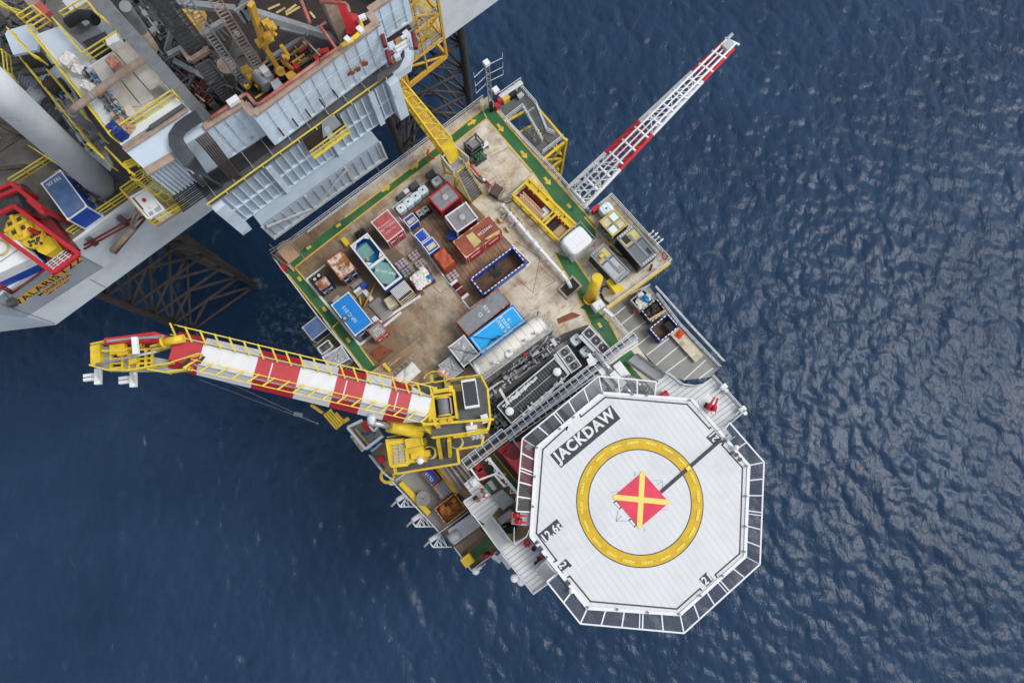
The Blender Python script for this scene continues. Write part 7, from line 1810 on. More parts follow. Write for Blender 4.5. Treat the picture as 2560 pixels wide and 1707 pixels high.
# JACK-UP DRILLING RIG
HT, HB, K0, K1, W1Z = 16.5, 6.6, 16.8, 23.0, 28.3
t1, t2 = P('s', 140, 812, HB), P('s', 1255, -5, HB)
td = (t2-t1); td.z = 0; td.normalize(); tn = Vector((td.y,-td.x,0))
if tn.y > 0: tn = -tn
hl = [t1, t1+td*75, t1+td*75-tn*60, t1-td*40-tn*60, P('s',-330,870,HB)]
rig = thing('rig_hull', 'pale grey jack-up rig hull with its name in black letters on yellow plates', 'hull',(t1.x,t1.y,HB))
b = MB(); b.prism(hl, HB, HT); b.build('hull_plating', 'hull_grey', rig)
b = MB(); b.prism([p-tn*.3 for p in hl[:2]] +hl[2:4] +[hl[4] -tn*.5], HT, HT+.02); b.build('hull_deck', 'hull_deck', rig)
def HV(t, x, y, off=.02): return PV(t, x, y, t1+tn*off, tn)
def vquad(mb, t, q, off): mb.add([HV(t,x,y,off) for x,y in q],[(0,1,2,3)])
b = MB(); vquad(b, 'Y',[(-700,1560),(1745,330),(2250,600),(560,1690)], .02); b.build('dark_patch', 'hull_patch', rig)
b = MB()
for q in ([(290,1330),(1690,355),(1812,430),(395,1445)],[(805,1185),(1490,705),(1575,745),(890,1235)],[(1020,1165),(1480,835),(1535,865),(1085,1195)]): vquad(b, 'Y', q, .04)
b.build('name_plate', 'plate_amber', rig)
b = MB()
for s_, x0, y0, x1, y1, h in (('VALARIS',400,1425,1325,800,.92),('122',1415,720,1800,445,.92),('MONROVIA',885,1222,1555,762,.52),('IMO 9771629',1075,1185,1525,872,.3)): letter(b, s_, HV('Y',x0,y0,.05), HV('Y',x1,y1,.05), h, up=UP, bold=.012, lift=.01)
b.build('name_lettering', 'black', rig)
b = MB()
for o in (.0, .55): b.tube([HV('D',730,745+o*60,.6),HV('D',1390,375+o*75,.6)], .11, 8)
b.tube([HV('D',1005,815,.8),HV('D',1290,480,.8)], .12, 8); b.tube([HV('D',0,1085,.6),HV('D',120,1150,.6),HV('D',350,985,.6),HV('D',470,900,.6)], .13, 8); b.tube([HV('D',0,1110,.8),HV('D',110,1165,.8)], .1, 8)
b.build('red_pipe', 'maroon', rig, True)
b = MB(); b.tube([HV('D',980,790,.7),HV('D',1160,590,1.2)], .34, 12); b.tube([HV('D',1140,565,1.2),HV('D',1190,420,1.2)], .12, 8); b.tube([HV('D',1160,560,1.2),HV('D',1230,440,1.2)], .14, 8); b.build('stub_pipe', 'tan', rig, True)
b = MB()
for x, y in ((1065,525),(800,710)): b.bar(HV('D',x-30,y-25,.4), HV('D',x+40,y+25,.4), .3, .5)
b.build('pipe_clamp', 'steel_dark', rig)
b = MB()
for x0, y0, x1, y1, o in ((700,830,890,935,.05),(780,1035,920,1110,.03),(0,1250,480,1425,.05)): b.bar(HV('D',x0,y0,o), HV('D',x1,y1,o), .05, .05)
b.build('plate_seam', 'grey', rig)
b = MB(); b.box(HV('D',108,1245,.4),(.65,.65,.65), .4); b.bar(HV('D',30,1150,.4), HV('D',100,1230,.4), .06); b.build('fender_block', 'steel_dark', rig)
rail('yellow guard rail at the hull edge below the crane pedestal', PS('D',[(640,645),(1240,240)],HT), 'yellow_rail', group='yellow guard rails on the drilling rig', r=.05)
rail('yellow guard rail at the hull edge by the white tank', PS('D',[(0,1110),(300,890)],HT), 'yellow_rail', group='yellow guard rails on the drilling rig', r=.05)
rail('yellow guard rail behind the blue workshop container', PS('D',[(140,210),(520,-30)],HT), 'yellow_rail', group='yellow guard rails on the drilling rig', r=.05)
th, M0, L, W, h = B('workshop_container', 'blue workshop container with white edges lettered upside down on the rig', 'container', 'D',[(355,205),(590,527),(766,402),(524,90)], HT+2.7, HT, wall='blue', roof='blue_worn', frame='white', doors=0, ribs=0, group='cargo containers on the deck')
letters(th, 'mark_white',[('TRS 22L',520,138,400,215,.34)], 'D', HT+2.66, .012)
rf = thing('reel_frame', 'red steel frame holding a yellow round machine and a black wire reel', 'frame', P('D',300,700,HT))
RZ = HT + 3.6
b = MB()
for pts in ([(-60,600),(385,925),(470,985),(692,822),(122,402),(-60,500)],[(100,205),(370,420)],[(-30,270),(105,205)],[(-20,330),(190,240)],[(250,350),(390,470)]):
 q = PS('D', pts, RZ); [b.bar(p,c,.34,.34) for p, c in zip(q[:-1],q[1:])]
for x, y in ((122,402),(100,205),(370,420),(250,600)): p = P('D', x, y, RZ); b.bar(Vector((p.x,p.y,HT)), p, .3)
b.bar(P('D',122,402,HT+.3), P('D',600,750,HT+.3), .3); b.bar(P('D',450,950,RZ-.7), P('D',660,800,RZ-.7), .25); b.build('frame', 'red', rf)
b = MB(); b.prism(PS('D',[(330,540),(420,480),(640,760),(560,810)],HT+1.2), HT, HT+1.2); b.prism(PS('D',[(395,860),(540,740),(650,820),(470,950)],HT+.8), HT, HT+.8); b.build('winch_bed', 'maroon', rf)
b = MB()
for k in range(5): b.bar(P('D',400+k*18,910+k*14,RZ-.6), P('D',560+k*22,790+k*12,RZ-.6), .08)
for k in range(4): b.bar(P('D',410+k*40,900-k*30,RZ-.6), P('D',480+k*45,960-k*35,RZ-.6), .08)
b.build('grid_rail', 'rail_white', rf)
c = P('D', 182, 592, HT+2.4); b = MB(); b.disc(c-UP*1.2, 1.25, 1.5, 28); b.disc(c+UP*.3, 1.25, .25, 28, .9)
b.box(c+UP*.65,(2.2,.3,.2), R(30)); b.box(c+UP*.64,(.3,2.2,.2), R(30)); b.disc(P('D',315,690,HT+1.8), 1.0, .5, 20); b.prism(PS('D',[(300,740),(420,660),(500,760),(400,830),(330,800)],HT+2), HT+.3, HT+2); b.build('yellow_machine', 'yellow', rf)
b = MB(); 
for k in range(4): a = R(30) + k * math.pi / 2 + math.pi / 4; b.box(c+Vector((math.cos(a),math.sin(a),0)) *.62+UP*.57,(.42,.42,.04), R(30))
for k in range(16): p = P('D', 320, 690, HT+2.3); b.ball(p+Vector((random.uniform(-.7,.7),random.uniform(-.7,.7),0)), .16, n=6)
b.build('machine_window', 'legs_dark', rf)
r0, r1 = P('D', 40, 365, HT+1.6), P('D', 235, 330, HT+1.6); b = MB(); b.tube([r0,r1], 1.25, 24); [b.tube([r0.lerp(r1,(k+.5) /12) -(r1-r0).normalized() *.05,r0.lerp(r1,(k+.5) /12) +(r1-r0).normalized() *.05],1.3,24) for k in range(12)]; b.build('wire_reel', 'steel_dark', rf, True)
wb = thing('survival_pod', 'white topped blue sided tank behind the red frame', 'tank', P('D',60,800,HT)); b = MB()
q = PS('D',[(-160,700),(85,625),(255,820),(290,850),(0,985),(-120,1040)], HT+2.6); b.prism(q, HT+1.2, HT+2.6); b.build('top', 'white_clean', wb)
b = MB(); m_ = sum(q, Vector()) / 6; b.prism([m_+(p-m_) *1.015 for p in q], HT, HT+1.2); b.build('side', 'blue', wb)
b = MB(); p = P('D', 5, 765, HT+2.65); b.tube(arcpts((p.x,p.y),.75,0,6.283,20,p.z), .09, 6); b.tube(arcpts((p.x,p.y),.62,0,6.283,20,p.z), .05, 6); b.build('hose_loop', 'yellow_pale', wb)
b = MB(); b.bar(P('D',0,890,HT+2.65), P('D',165,775,HT+2.65), .05); b.build('seam', 'grey', wb)
mb = MB(); q = PS('D',[(10,1100),(300,895),(350,945),(120,1110)], HT-.4); mb.prism(q, HT-.6, HT-.4); [mb.bar(P('D',20+k*40,1075-k*28,HT-.2),P('D',70+k*40,1115-k*28,HT-.2),.1) for k in range(8)]; mb.build('hull_balcony', 'yellow_pale', None, label='small yellow barred balcony outside the hull by the white tank', cat='balcony')
c0_, c1_ = P('s', 262, 470, HT), P('s', 10, 240, 36)
cp = thing('crane_pedestal', 'huge pale grey column rising beside the blue workshop container', 'column', c0_)
b = MB(); b.tube([c0_,c1_,c1_+(c1_-c0_) *.3], 1.2, 40); b.build('column', 'hull_grey', cp, True)
b = MB(); b.tube([c0_,c0_+UP*.6], 1.5, 30); b.box(c0_+td*1.6+tn*.4+UP*.5,(2.2,1.6,1.0), YAW); b.build('base_flange', 'steel_dark', cp)
def leg(label, A, Bq, dirn, flip=1):
 """A, B: the two aft chords at sea level"""
 m_ = (A+Bq) / 2; d = Bq - A; side = d.length; n = Vector((-d.y,d.x,0)).normalized() * flip; Cq = m_ + n * side * .866
 th = thing('lattice_tower', label, 'rig leg',(m_.x,m_.y,SEA-4), 'lattice legs of the drilling rig'); z0, z1 = SEA - 6, 26
 ch = [Vector((p.x,p.y,0)) for p in (A,Bq,Cq)]
 for p in ch: MB().tube([p+UP*z0,p+UP*z1], .55, 12).build('chord', 'leg_steel', th, True)
 for i in range(3):
  p, q = ch[i], ch[(i+1) % 3]; b = MB(); bay = 6.4; nb = int((z1-z0) /bay)
  for k in range(nb):
   a, c = z0 + k * bay, z0 +(k+1) * bay; mid = (p+q) / 2
   b.tube([p+UP*c,q+UP*c], .22, 7); b.tube([p+UP*a,mid+UP*c], .22, 7); b.tube([q+UP*a,mid+UP*c], .22, 7)
  b.build('bracing', 'leg_steel', th, True)
leg('rusty lattice rig leg under the hull name plates', P('s',480,829,SEA), P('s',640,715,SEA), 0, 1)
leg('rusty lattice rig leg beside the yellow stair tower', P('s',1030,455,SEA), P('s',1188,375,SEA), 0, 1)
# cantilever
ca, cb = P('O', 200, 1130, K1), P('Q', 880, 648, K1); cd = cb - ca; cd.z = 0; CL = cd.length; cd.normalize(); cn = Vector((cd.y,-cd.x,0)); cn = cn if cn.y < 0 else -cn
can = thing('cantilever', 'pale blue ribbed steel cantilever end jutting from the rig over the platform', 'cantilever',(ca.x,ca.y,K0))
def CF(s, z, o=0.): return ca + cd * s + cn * o + UP *(z-K1)
b = MB(); b.prism([CF(0,0),CF(CL,0),CF(CL,0,-22),CF(0,0,-22)], K0, K1); b.build('box_girder', 'rig_face_shade', can)
b = MB(); n = int(CL/.8)
for i in range(n+1):
 s = .4 + i *(CL-.8) / n; b.bar(CF(s,K0+.15,.12), CF(s,K1-.7,.12), .1, .24)
b.build('stiffener', 'rig_face', can)
b = MB()
for z in (K0+.12, K0+2.7): b.bar(CF(0,z,.12), CF(CL,z,.12), .24, .08)
for s in (.28, .62, .9): b.bar(CF(CL*s,K0+.1,.3), CF(CL*s,K1-.4,.3), .55, .5)
b.build('girder', 'rig_blue', can)
b = MB()
for s in (-.45, CL+.45): b.prism([CF(s-.5,0,.9),CF(s+.5,0,.9),CF(s+.5,0,-8),CF(s-.5,0,-8)], K0-.7, K1-.5)
each(b, 'end_flange', 'rig_face', can)
la, lb = P('O', 685, 1482, 13.0), P('Q', 902, 1342, 13.0)
b = MB(); b.prism([la,lb,lb-cn*3,la-cn*3], 13.0, K0-.02); [b.bar(la.lerp(lb,(k+.5) /15) +cn*.06+UP*.3,la.lerp(lb,(k+.5) /15) +cn*.06+UP*3.4,.09,.16) for k in range(15)]; b.build('skid_beam', 'rig_face_shade', can)
mat('skid_paint',(.42,.45,.46), var=.2, rust=.35, rustcol=(.3,.2,.13)); b = MB(); ld = (lb-la)
b.bar(la+UP*.2+cn*.1, lb+UP*.2+cn*.1, .25, .4)
for f in (.0, .36, .7, 1.0): b.bar(la.lerp(lb,f) +cn*.15, la.lerp(lb,f) +cn*.1+UP*3.6, .2, .2)
for f0, f1 in ((.02,.34),(.7,.4)): b.bar(la.lerp(lb,f0) +cn*.2+UP*3.2, la.lerp(lb,f1) +cn*.1+UP*.6, .2, .2)
b.build('skid_brace', 'skid_paint', can)
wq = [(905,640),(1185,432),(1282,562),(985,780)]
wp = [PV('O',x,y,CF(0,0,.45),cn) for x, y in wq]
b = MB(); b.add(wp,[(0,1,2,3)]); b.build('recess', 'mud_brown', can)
b = MB(); wp2 = [p+cn*.6 for p in wp]
for f in (.0, .22, .42): b.bar(wp2[3].lerp(wp2[0],f), wp2[2].lerp(wp2[1],f), .1)
for f in (0, .33, .66, 1): b.bar(wp2[3].lerp(wp2[2],f), wp2[3].lerp(wp2[2],f) +(wp2[0] -wp2[3]) *.45, .09)
b.bar(wp2[3] +UP*.1, wp2[2] +UP*.1, .3, .1); b.build('window_rail', 'yellow_rail', can)
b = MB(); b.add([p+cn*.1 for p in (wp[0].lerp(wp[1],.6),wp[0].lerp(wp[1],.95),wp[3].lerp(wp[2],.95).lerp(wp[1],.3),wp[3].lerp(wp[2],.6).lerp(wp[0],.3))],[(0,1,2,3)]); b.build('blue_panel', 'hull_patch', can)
b = MB(); b.prism([CF(-.8,0,.5),CF(CL+.8,0,.5),CF(CL+.8,0,-2.4),CF(-.8,0,-2.4)], K1+.005, K1+.06); b.build('cable_shelf', 'steel_dark', can)
b = MB()
for k in range(9): b.tube([CF(-3,K1+.25+.03*(k % 2),-.4-k*.2),CF(CL*.62,K1+.25,-.4-k*.2)], .07, 5)
b.build('cable', 'black', can)
b = MB()
for i in range(10): b.bar(CF(i*CL/9,K1+.4,.55), CF(i*CL/9,K1+.4,-1.9), .06)
b.build('cable_bracket', 'galv', can)
rail('thin yellow rail along the top edge of the cantilever',[CF(-1,K1+.06,.5),CF(CL,K1+.06,.5)], 'yellow_rail', h=.5, sp=1.9, r=.05, bars=(1,), toe=False, group='yellow guard rails on the drilling rig')
# drill floor walls
df = thing('drill_floor', 'drill floor enclosed by tall pale blue ribbed windwalls with tan copings', 'drill floor', P('B',900,900,K1))
def windwall(pa, pb, z0, z1, pitch=1.15, rows=3, mname='rig_face', side=None):
 d = (pb-pa); d.z = 0; Ln = d.length; d.normalize(); n = Vector((d.y,-d.x,0)); n = n if n.dot(cn) > 0 or side else -n
 if side: n = side
 a = Vector((pa.x,pa.y,0)); c = Vector((pb.x,pb.y,0)); b = MB()
 b.prism([a,c,c-n*.25,a-n*.25], z0, z1); k = max(1, round(Ln/pitch))
 for i in range(k+1): p = a.lerp(c, i/k); b.bar(p+n*.05+UP*(z0+.0), p+n*.05+UP*(z1-.2), .5, .12)
 b.bar(a+n*.06+UP*(z0+.12), c+n*.06+UP*(z0+.12), .14, .24)
 w = b.build('windwall', mname, df)
 b = MB()
 for r in range(1, rows): z = z0 +(z1-z0) * r / rows; b.bar(a+n*.13+UP*z, c+n*.13+UP*z, .025, .03)
 b.build('rail_line', mname, w)
 b = MB(); z1 += Ln * .0017; b.bar(a-n*.1+UP*(z1+.1), c-n*.1+UP*(z1+.1), .6, .25); b.build('coping', 'tan', w)
o1, o2, o3 = P('O', 112, 578, W1Z), P('O', 447, 365, W1Z), P('O', 533, 460, W1Z)
q1, q2, q3 = P('Q', 838, 212, W1Z), P('Q', 765, 108, W1Z), P('Q', 1045, -80, W1Z)
windwall(o1, o2, K1+.1, W1Z, 1.0, 4); windwall(o2, o3, K1+.1, W1Z, .9, 4, 'rig_face', cd.copy()); windwall(o3, q1, K1+.3, W1Z, 1.15, 3)
windwall(q1, q2, K1+.1, W1Z, .9, 3, 'rig_face', cd.copy()); windwall(q2, q3, K1+1.2, W1Z, 1.0, 3)
b = MB()
for w0, (x0, y0, nn) in enumerate(((725,575,5),(840,495,5),(950,420,5),(1065,335,5),(1175,255,5))):
 for k in range(5):
  p = PV('O', x0+k*10, y0+k*14, o3+cn*.2, cn); b.box(p,(.12,.12,.12), YAW)
b.build('bolt_hole', 'black', df)
b = MB()
for x, y in ((605,628),(660,588),(718,545)):
 for k in range(7):
  p = PV('Q', x+random.uniform(-18,18), y+random.uniform(-14,14), o3+cn*.2, cn); b.box(p,(.35,.1,.2), YAW)
b.build('rust_patch', 'rust', df)
fl = PS('s',[(300,40),(517,330),(640,300),(945,70),(930,-40),(300,-60)], K1+.3)
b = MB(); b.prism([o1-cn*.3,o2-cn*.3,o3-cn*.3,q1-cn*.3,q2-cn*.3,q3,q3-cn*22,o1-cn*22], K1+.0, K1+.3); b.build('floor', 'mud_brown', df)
b = MB(); pr = []
for t, pts, z in (('B',[(480,1170),(640,1060),(820,930),(860,930),(930,1020),(980,1015),(1290,790),(1568,590)],W1Z+.6),('C',[(0,590),(160,480),(0,260),(60,220)],W1Z+.8),('C',[(0,20),(250,35),(270,60),(290,130)],W1Z+3),('B',[(1380,0),(1470,230)],W1Z+3)):
 b.tube(PS(t,pts,z), .14, 8)
b.build('red_rail_pipe', 'red_rail', df, True)
b = MB(); b.tube(PS('C',[(205,450),(310,390),(400,310),(410,260),(390,200)],W1Z+.9), .16, 8); b.tube(PS('C',[(215,462),(320,400),(412,318),(420,262)],W1Z+.9), .12, 8); b.build('yellow_hose', 'yellow', df, True)
b = MB()
for x0, y0, x1, y1 in ((385,190,450,160),(370,270,420,320),(250,370,295,410)): b.bar(P('C',x0,y0,W1Z+1), P('C',x1,y1,W1Z+1), .4, .3)
b.bar(P('B',670,1025,W1Z+.8), P('B',770,960,W1Z+.8), .5, .4); each(b, 'white_clamp', 'white', df)
def stand(name, label, cat, m, fn): mb = MB(); fn(mb); return mb.build(name, m, None, label=label, cat=cat)
FZ = K1 + .3
iron = thing('pipe_handler', 'tall yellow pipe handling machine standing on the drill floor', 'machine', P('B',1270,730,FZ))
b = MB(); v0, v1 = P('B', 1180, 700, FZ+.5), P('B', 905, 60, FZ+13); b.bar(P('B',1170,690,FZ+1), P('B',1030,470,FZ+4), .38, .38); b.bar(P('B',1030,470,FZ+4), P('B',890,40,FZ+11), .5, .35)
b.prism(PS('B',[(1220,730),(1290,690),(1350,740),(1270,790)],FZ+1.5), FZ, FZ+1.5); b.tube([P('B',1160,690,FZ+.2),P('B',1180,700,FZ+1.6)], .4, 14); b.tube([P('B',1300,680,FZ+1),P('B',1220,620,FZ+3),P('B',1250,540,FZ+4),P('B',1190,450,FZ+5)], .18, 8); b.build('mast', 'amber', iron)
b = MB()
for x, y, z, s_ in ((1050,235,8,.6),(1095,260,8,.55),(1060,370,6,.7),(980,420,5,.6),(990,380,5,.4),(1110,330,7,.35),(1230,560,4,.45)): b.box(P('B',x,y,FZ+z),(s_,s_*.8,s_), R(30)); b.ball(P('B',x+20,y+10,FZ+z), s_*.45, n=8)
each(b, 'gripper', 'amber', iron, 2)
stand('drill_console', 'white topped console between the ladders on the drill floor', 'console', 'white', lambda m: (m.prism(PS('B',[(965,670),(1020,625),(1070,690),(1010,725)],FZ+2),FZ,FZ+2)))
stand('drill_console', 'grey metal console beside the white topped one', 'console', 'grey_light', lambda m: (m.prism(PS('B',[(1000,720),(1075,690),(1085,745),(1040,760)],FZ+1.6),FZ,FZ+1.6),m.prism(PS('B',[(1080,810),(1150,765),(1205,830),(1120,890)],FZ+1.2),FZ,FZ+1.2)))
stand('mud_pipe', 'fat grey and brown vertical pipe on the drill floor', 'pipe', 'tan', lambda m: m.tube([P('B',680,800,FZ+.2),P('B',650,640,FZ+3)],.75,16))
stand('silver_cylinder', 'silver cylinder lying by the console on the drill floor', 'cylinder', 'silver', lambda m: m.tube([P('B',940,730,FZ+1),P('B',1060,850,FZ+1)],.55,14))
stand('motor', 'small yellow motor beside the round table', 'motor', 'amber', lambda m: (m.tube([P('B',850,700,FZ+.8),P('B',910,790,FZ+.8)],.5,12),m.box(P('B',850,700,FZ+1),(.7,.7,.7),.5)))
stand('rotary_table', 'round dark rotary table between the derrick ladders', 'table', 'steel_dark', lambda m: (m.disc(P('B',830,630,FZ),1.5,.3,28),m.ring(P('B',830,630,FZ+.3),1.1,.8,.15,28)))
stand('mesh_guard', 'orange meshed guard high in the derrick', 'panel', 'amber', lambda m: (m.prism(PS('B',[(190,90),(235,65),(400,60),(395,160),(335,280)],FZ+2.2),FZ+1,FZ+2.2),m.ring(P('B',290,180,FZ+2.25),.6,.5,.15,20)))
for i, (pts, lab) in enumerate((([(1500,560),(1568,500),(1568,590),(1530,600)],'bright red box near the windwall on the drill floor'),([(1230,590),(1330,690),(1290,710),(1240,640)],'dark red plate beside the yellow pipe handler'),([(1300,630),(1340,610),(1368,660),(1330,680)],'small bright red block by the yellow pipe handler'))): stand('red_box', lab, 'box', 'red' if i != 1 else 'maroon', lambda m, p=pts: m.prism(PS('B',p,FZ+1.2),FZ,FZ+1.2))
stand('blowout_valve', 'bright red valve stack in the corner of the drill floor', 'valve', 'red', lambda m: [m.tube([P('C',190+k*22,60+k*45,FZ+3),P('C',230+k*25,100+k*45,FZ+2)],.5,8) for k in range(6)] +[m.ball(P('C',330,215,FZ+2.5),.7,n=10)])
stand('red_winch', 'red winch with cables at the windwall', 'winch', 'red', lambda m: (m.prism(PS('C',[(-20,500),(50,470),(110,520),(0,590)],FZ+1.2),FZ,FZ+1.2),m.tube([P('C',0,520,FZ+1.4),P('C',90,500,FZ+1.4)],.3,8)))
def clut(m):
 for k in range(70):
  p = P('B', random.uniform(60,760), random.uniform(380,1000), FZ+random.uniform(.2,2.5)); q = p + Vector((random.uniform(-2,2),random.uniform(-2,2),random.uniform(-.5,2)))
  m.tube([p,q], random.uniform(.05,.16), 6)
 for k in range(25): m.box(P('B',random.uniform(80,700),random.uniform(450,1050),FZ+.4),(random.uniform(.4,1.4),random.uniform(.3,.9),random.uniform(.4,1.2)), random.uniform(0,3))
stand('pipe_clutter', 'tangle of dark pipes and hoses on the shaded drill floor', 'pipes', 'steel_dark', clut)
def clut2(m):
 for k in range(16): x = 430 + k * 9; m.tube([P('B',x,340+k*8,FZ+1),P('B',x+70,480+k*6,FZ+.6),P('B',x+80,620+k*5,FZ+.5)], .06, 5)
stand('hydraulic_hose', 'bundle of amber and dark hoses hanging in the derrick', 'hoses', 'orange_rust', clut2)
def tread(m):
 for x0, y0, x1, y1 in ((1060,95,1175,45),(1140,130,1230,80),(1230,125,1335,50),(1235,150,1370,70),(1470,120,1520,180),(1350,620,1568,480),(1370,640,1568,510)): m.bar(P('B',x0,y0,FZ+.05), P('B',x1,y1,FZ+.05), .2, .05)
o = stand('anti_slip_strip', 'yellow dashed tread strips on the dark drill floor', 'strips', 'yellow_pale', tread)
# derrick
dk = thing('derrick', 'grey steel derrick with big box legs and gusset braces rising over the drill floor', 'derrick', P('s',517,300,FZ))
l1, l2 = P('s', 520, 303, FZ), P('s', 866, 118, FZ); ln_ = (l2-l1); ln_.z = 0; fn_ = Vector((ln_.y,-ln_.x,0)).normalized(); fn_ = fn_ if fn_.y < 0 else -fn_
for p, m in ((l1,'derrick'),(l2,'tan')): MB().bar(p, p+UP*34, .95, .8).build('leg', m, dk)
for p in (l1-fn_*11, l2-fn_*11): MB().bar(p, p+UP*34, .9, .8).build('leg', 'derrick', dk)
node = PV('B', 810, 95, l1, fn_)
b = MB()
def Q_(x, y): return PV('B', x, y, l1, fn_)
b.bar(node, Q_(1480,300), .62, .5); b.bar(Q_(1480,300), l2+UP*.8, .55, .5); b.bar(node, Q_(950,-150), .6, .5)
def hz_(x0, y0, x1, y1, za, zb, w): b.bar(P('B',x0,y0,FZ+za), P('B',x1,y1,FZ+zb), w, w)
hz_(120, 30, 560, 75, 8, 8, .5); hz_(560, 75, 740, 90, 8, 8, .45); hz_(380, 360, 640, 205, 5, 5, .42); hz_(755, 330, 695, 560, 6, 2, .42); hz_(130, 595, 440, 765, 3, 2, .42); hz_(1050, 590, 1568, 270, 2.5, 2.5, .32); hz_(60, 500, 115, 300, 3, 5, .34); hz_(80, 545, 230, 470, 4, 4, .4); hz_(1400, 370, 1568, 545, 3, 2, .12); hz_(1180, 280, 1430, 340, 3, 3, .3)
b.build('brace', 'derrick', dk)
b = MB(); g_ = [Q_(x,y) +fn_*.45 for x, y in ((700,60),(850,-30),(900,60),(880,140),(800,190),(730,90))]; b.add(g_+[p-fn_*.1 for p in g_],[tuple(range(6)),tuple(range(11,5,-1))] +[(k,(k+1) % 6,6+(k+1) % 6,6+k) for k in range(6)]); gs = b.build('gusset', 'derrick', dk)
b = MB()
for k in range(9): b.box(Q_(760+k*8,60+k*13) +fn_*.52,(.14,.06,.14), YAW); b.box(Q_(800+k*7,40-k*8) +fn_*.52,(.14,.06,.14), YAW)
b.build('bolt_hole', 'black', gs)
def vladder(name, label, t, x, y, z, w, top, m, rung=.45, cat='ladder', dens=0, group=None):
 """upright ladder or cable tray standing at a sheet point"""
 p = P(t, x, y, z); b = MB(); r = (ln_.normalized()) * w / 2
 for sg in (-1, 1): b.bar(p+r*sg, p+r*sg+UP*top, .12, .16)
 for k in range(int(top/rung)): b.bar(p-r+UP*k*rung, p+r+UP*k*rung, .07)
 for k in range(dens): o = (k+.5) / dens * 2 - 1; b.bar(p+r*o*.92+fn_*-.08, p+r*o*.92-fn_*.08+UP*top, .09, .12)
 return b.build(name, m, None, label=label, cat=cat, group=group)
vladder('derrick_ladder', 'tall tan runged ladder rising beside the yellow pipe handler', 'B', 960, 650, FZ+2, .75, 26, 'tan', .42, group='derrick ladders')
vladder('derrick_ladder', 'grey runged ladder rising from the rotary table', 'B', 860, 860, FZ+.5, .62, 26, 'grey', .42, group='derrick ladders')
vladder('cable_tray', 'broad black cable tray rising in the derrick with a pale end bracket', 'B', 385, 505, FZ+4, 1.7, 24, 'steel_dark', .5, 'cable tray', 14, 'derrick cable trays')
vladder('cable_tray', 'narrow black cable tray reaching down to the windwall', 'B', 690, 970, FZ+.5, 1.2, 5.5, 'steel_dark', .4, 'cable tray', 10, 'derrick cable trays')
stand('tray_bracket', 'pale square bracket round the foot of the broad cable tray', 'bracket', 'tan', lambda m: [m.bar(P('B',*a,FZ+4),P('B',*c,FZ+4),.4,.4) for a,c in (((220,480),(300,600)),((300,600),(465,495)),((110,25),(465,495)))])
# mud module block
BZ1 = 28.4
mm = thing('mud_module', 'beige roofed module block with yellow railings beside the derrick', 'module', P('R',1100,1300,HT))
pa = PS('R',[(830,600),(1185,375),(1560,850),(1690,955),(1110,1335),(1000,1200),(330,320),(560,235)], BZ1)
b = MB(); b.prism(pa, HT+.03, BZ1); b.build('block', 'hull_grey', mm)
b = MB()
for q in ([(840,605),(945,540),(1290,975),(1080,985)],[(955,535),(1040,480),(1420,900),(1300,965)],[(1055,470),(1180,385),(1555,845),(1430,895)]): b.prism(PS('R',q,BZ1+.3), BZ1+.001, BZ1+.3)
b.prism(PS('R',[(1110,990),(1540,870),(1340,1010),(1230,1070)],BZ1+.2), BZ1+.001, BZ1+.2); b.build('roof_panel', 'mud_grey', mm)
b = MB(); b.prism(PS('R',[(1370,840),(1460,785),(1530,855),(1440,920)],BZ1+.34), BZ1+.3, BZ1+.34); b.build('roof_hatch', 'deck_grey', mm)
b = MB(); b.prism(PS('R',[(340,320),(550,240),(830,590),(700,700)],BZ1+.04), BZ1, BZ1+.04); b.build('blue_deck', 'rig_blue', mm)
b = MB(); q = PS('R',[(1110,1335),(1690,955)], BZ1)
for k in range(3): b.bar(q[0] +UP*(-.1+.1*k) +cn*(.2+k*.25), q[1] +UP*(-.1+.1*k) +cn*(.2+k*.25), .14, .14)
b.build('edge_pipe', 'tan', mm)
for lab, pts, z in (('yellow guard rail on the edge of the beige roofed module facing the cantilever',[(1060,1280),(1640,890)],BZ1),('yellow guard rail on the long west edge of the beige roofed module',[(320,310),(700,800),(1090,1310)],BZ1),('yellow guard rail between the beige roof and the derrick',[(1165,310),(1400,620),(1680,940)],BZ1),
     ('yellow guard rail round the machinery pit',[(560,240),(830,560),(1185,330)],BZ1),('yellow guard rail at the head of the machinery pit',[(620,190),(850,60),(960,200),(1110,300)],BZ1-1),('yellow guard rail along the lower west walkway',[(250,580),(560,970),(840,1310),(1080,1568)],22),('yellow guard rail near the crossing of the west walkways',[(240,220),(380,130),(470,200),(330,290)],BZ1),
     ('yellow guard rail at the far west corner',[(0,20),(230,190)],24),('yellow inner guard rail of the lower west walkway',[(500,700),(740,990),(1000,1320)],22),('yellow guard rail by the grey triangular plate',[(150,330),(330,540),(440,600)],BZ1)):
 rail(lab, PS('R',pts,z), 'yellow_rail', r=.045, group='yellow guard rails on the drilling rig', bars=(1,.55))
b = MB(); b.prism(PS('R',[(430,500),(560,620),(1030,1500),(1000,1568),(800,1400),(260,600)],21.0), 20.8, 21.0); b.build('west_walkway', 'rig_blue', mm)
stand('steel_plate', 'pale blue six sided steel plate at the far corner of the rig', 'plate', 'rig_blue', lambda m: m.prism(PS('R',[(45,315),(65,280),(290,215),(370,330),(340,460),(120,505)],25),24.7,25))
pit = PS('R',[(570,200),(860,65),(1185,350),(835,565)], HT+3)
stand('pit_machinery', 'dark machinery with blue grey plates down in the railed pit', 'machinery', 'grey', lambda m: (m.prism(PS('R',[(660,290),(850,200),(1010,380),(830,500)],24),20,24),m.prism(PS('R',[(520,70),(650,0),(700,100),(610,190)],26),22,26)))
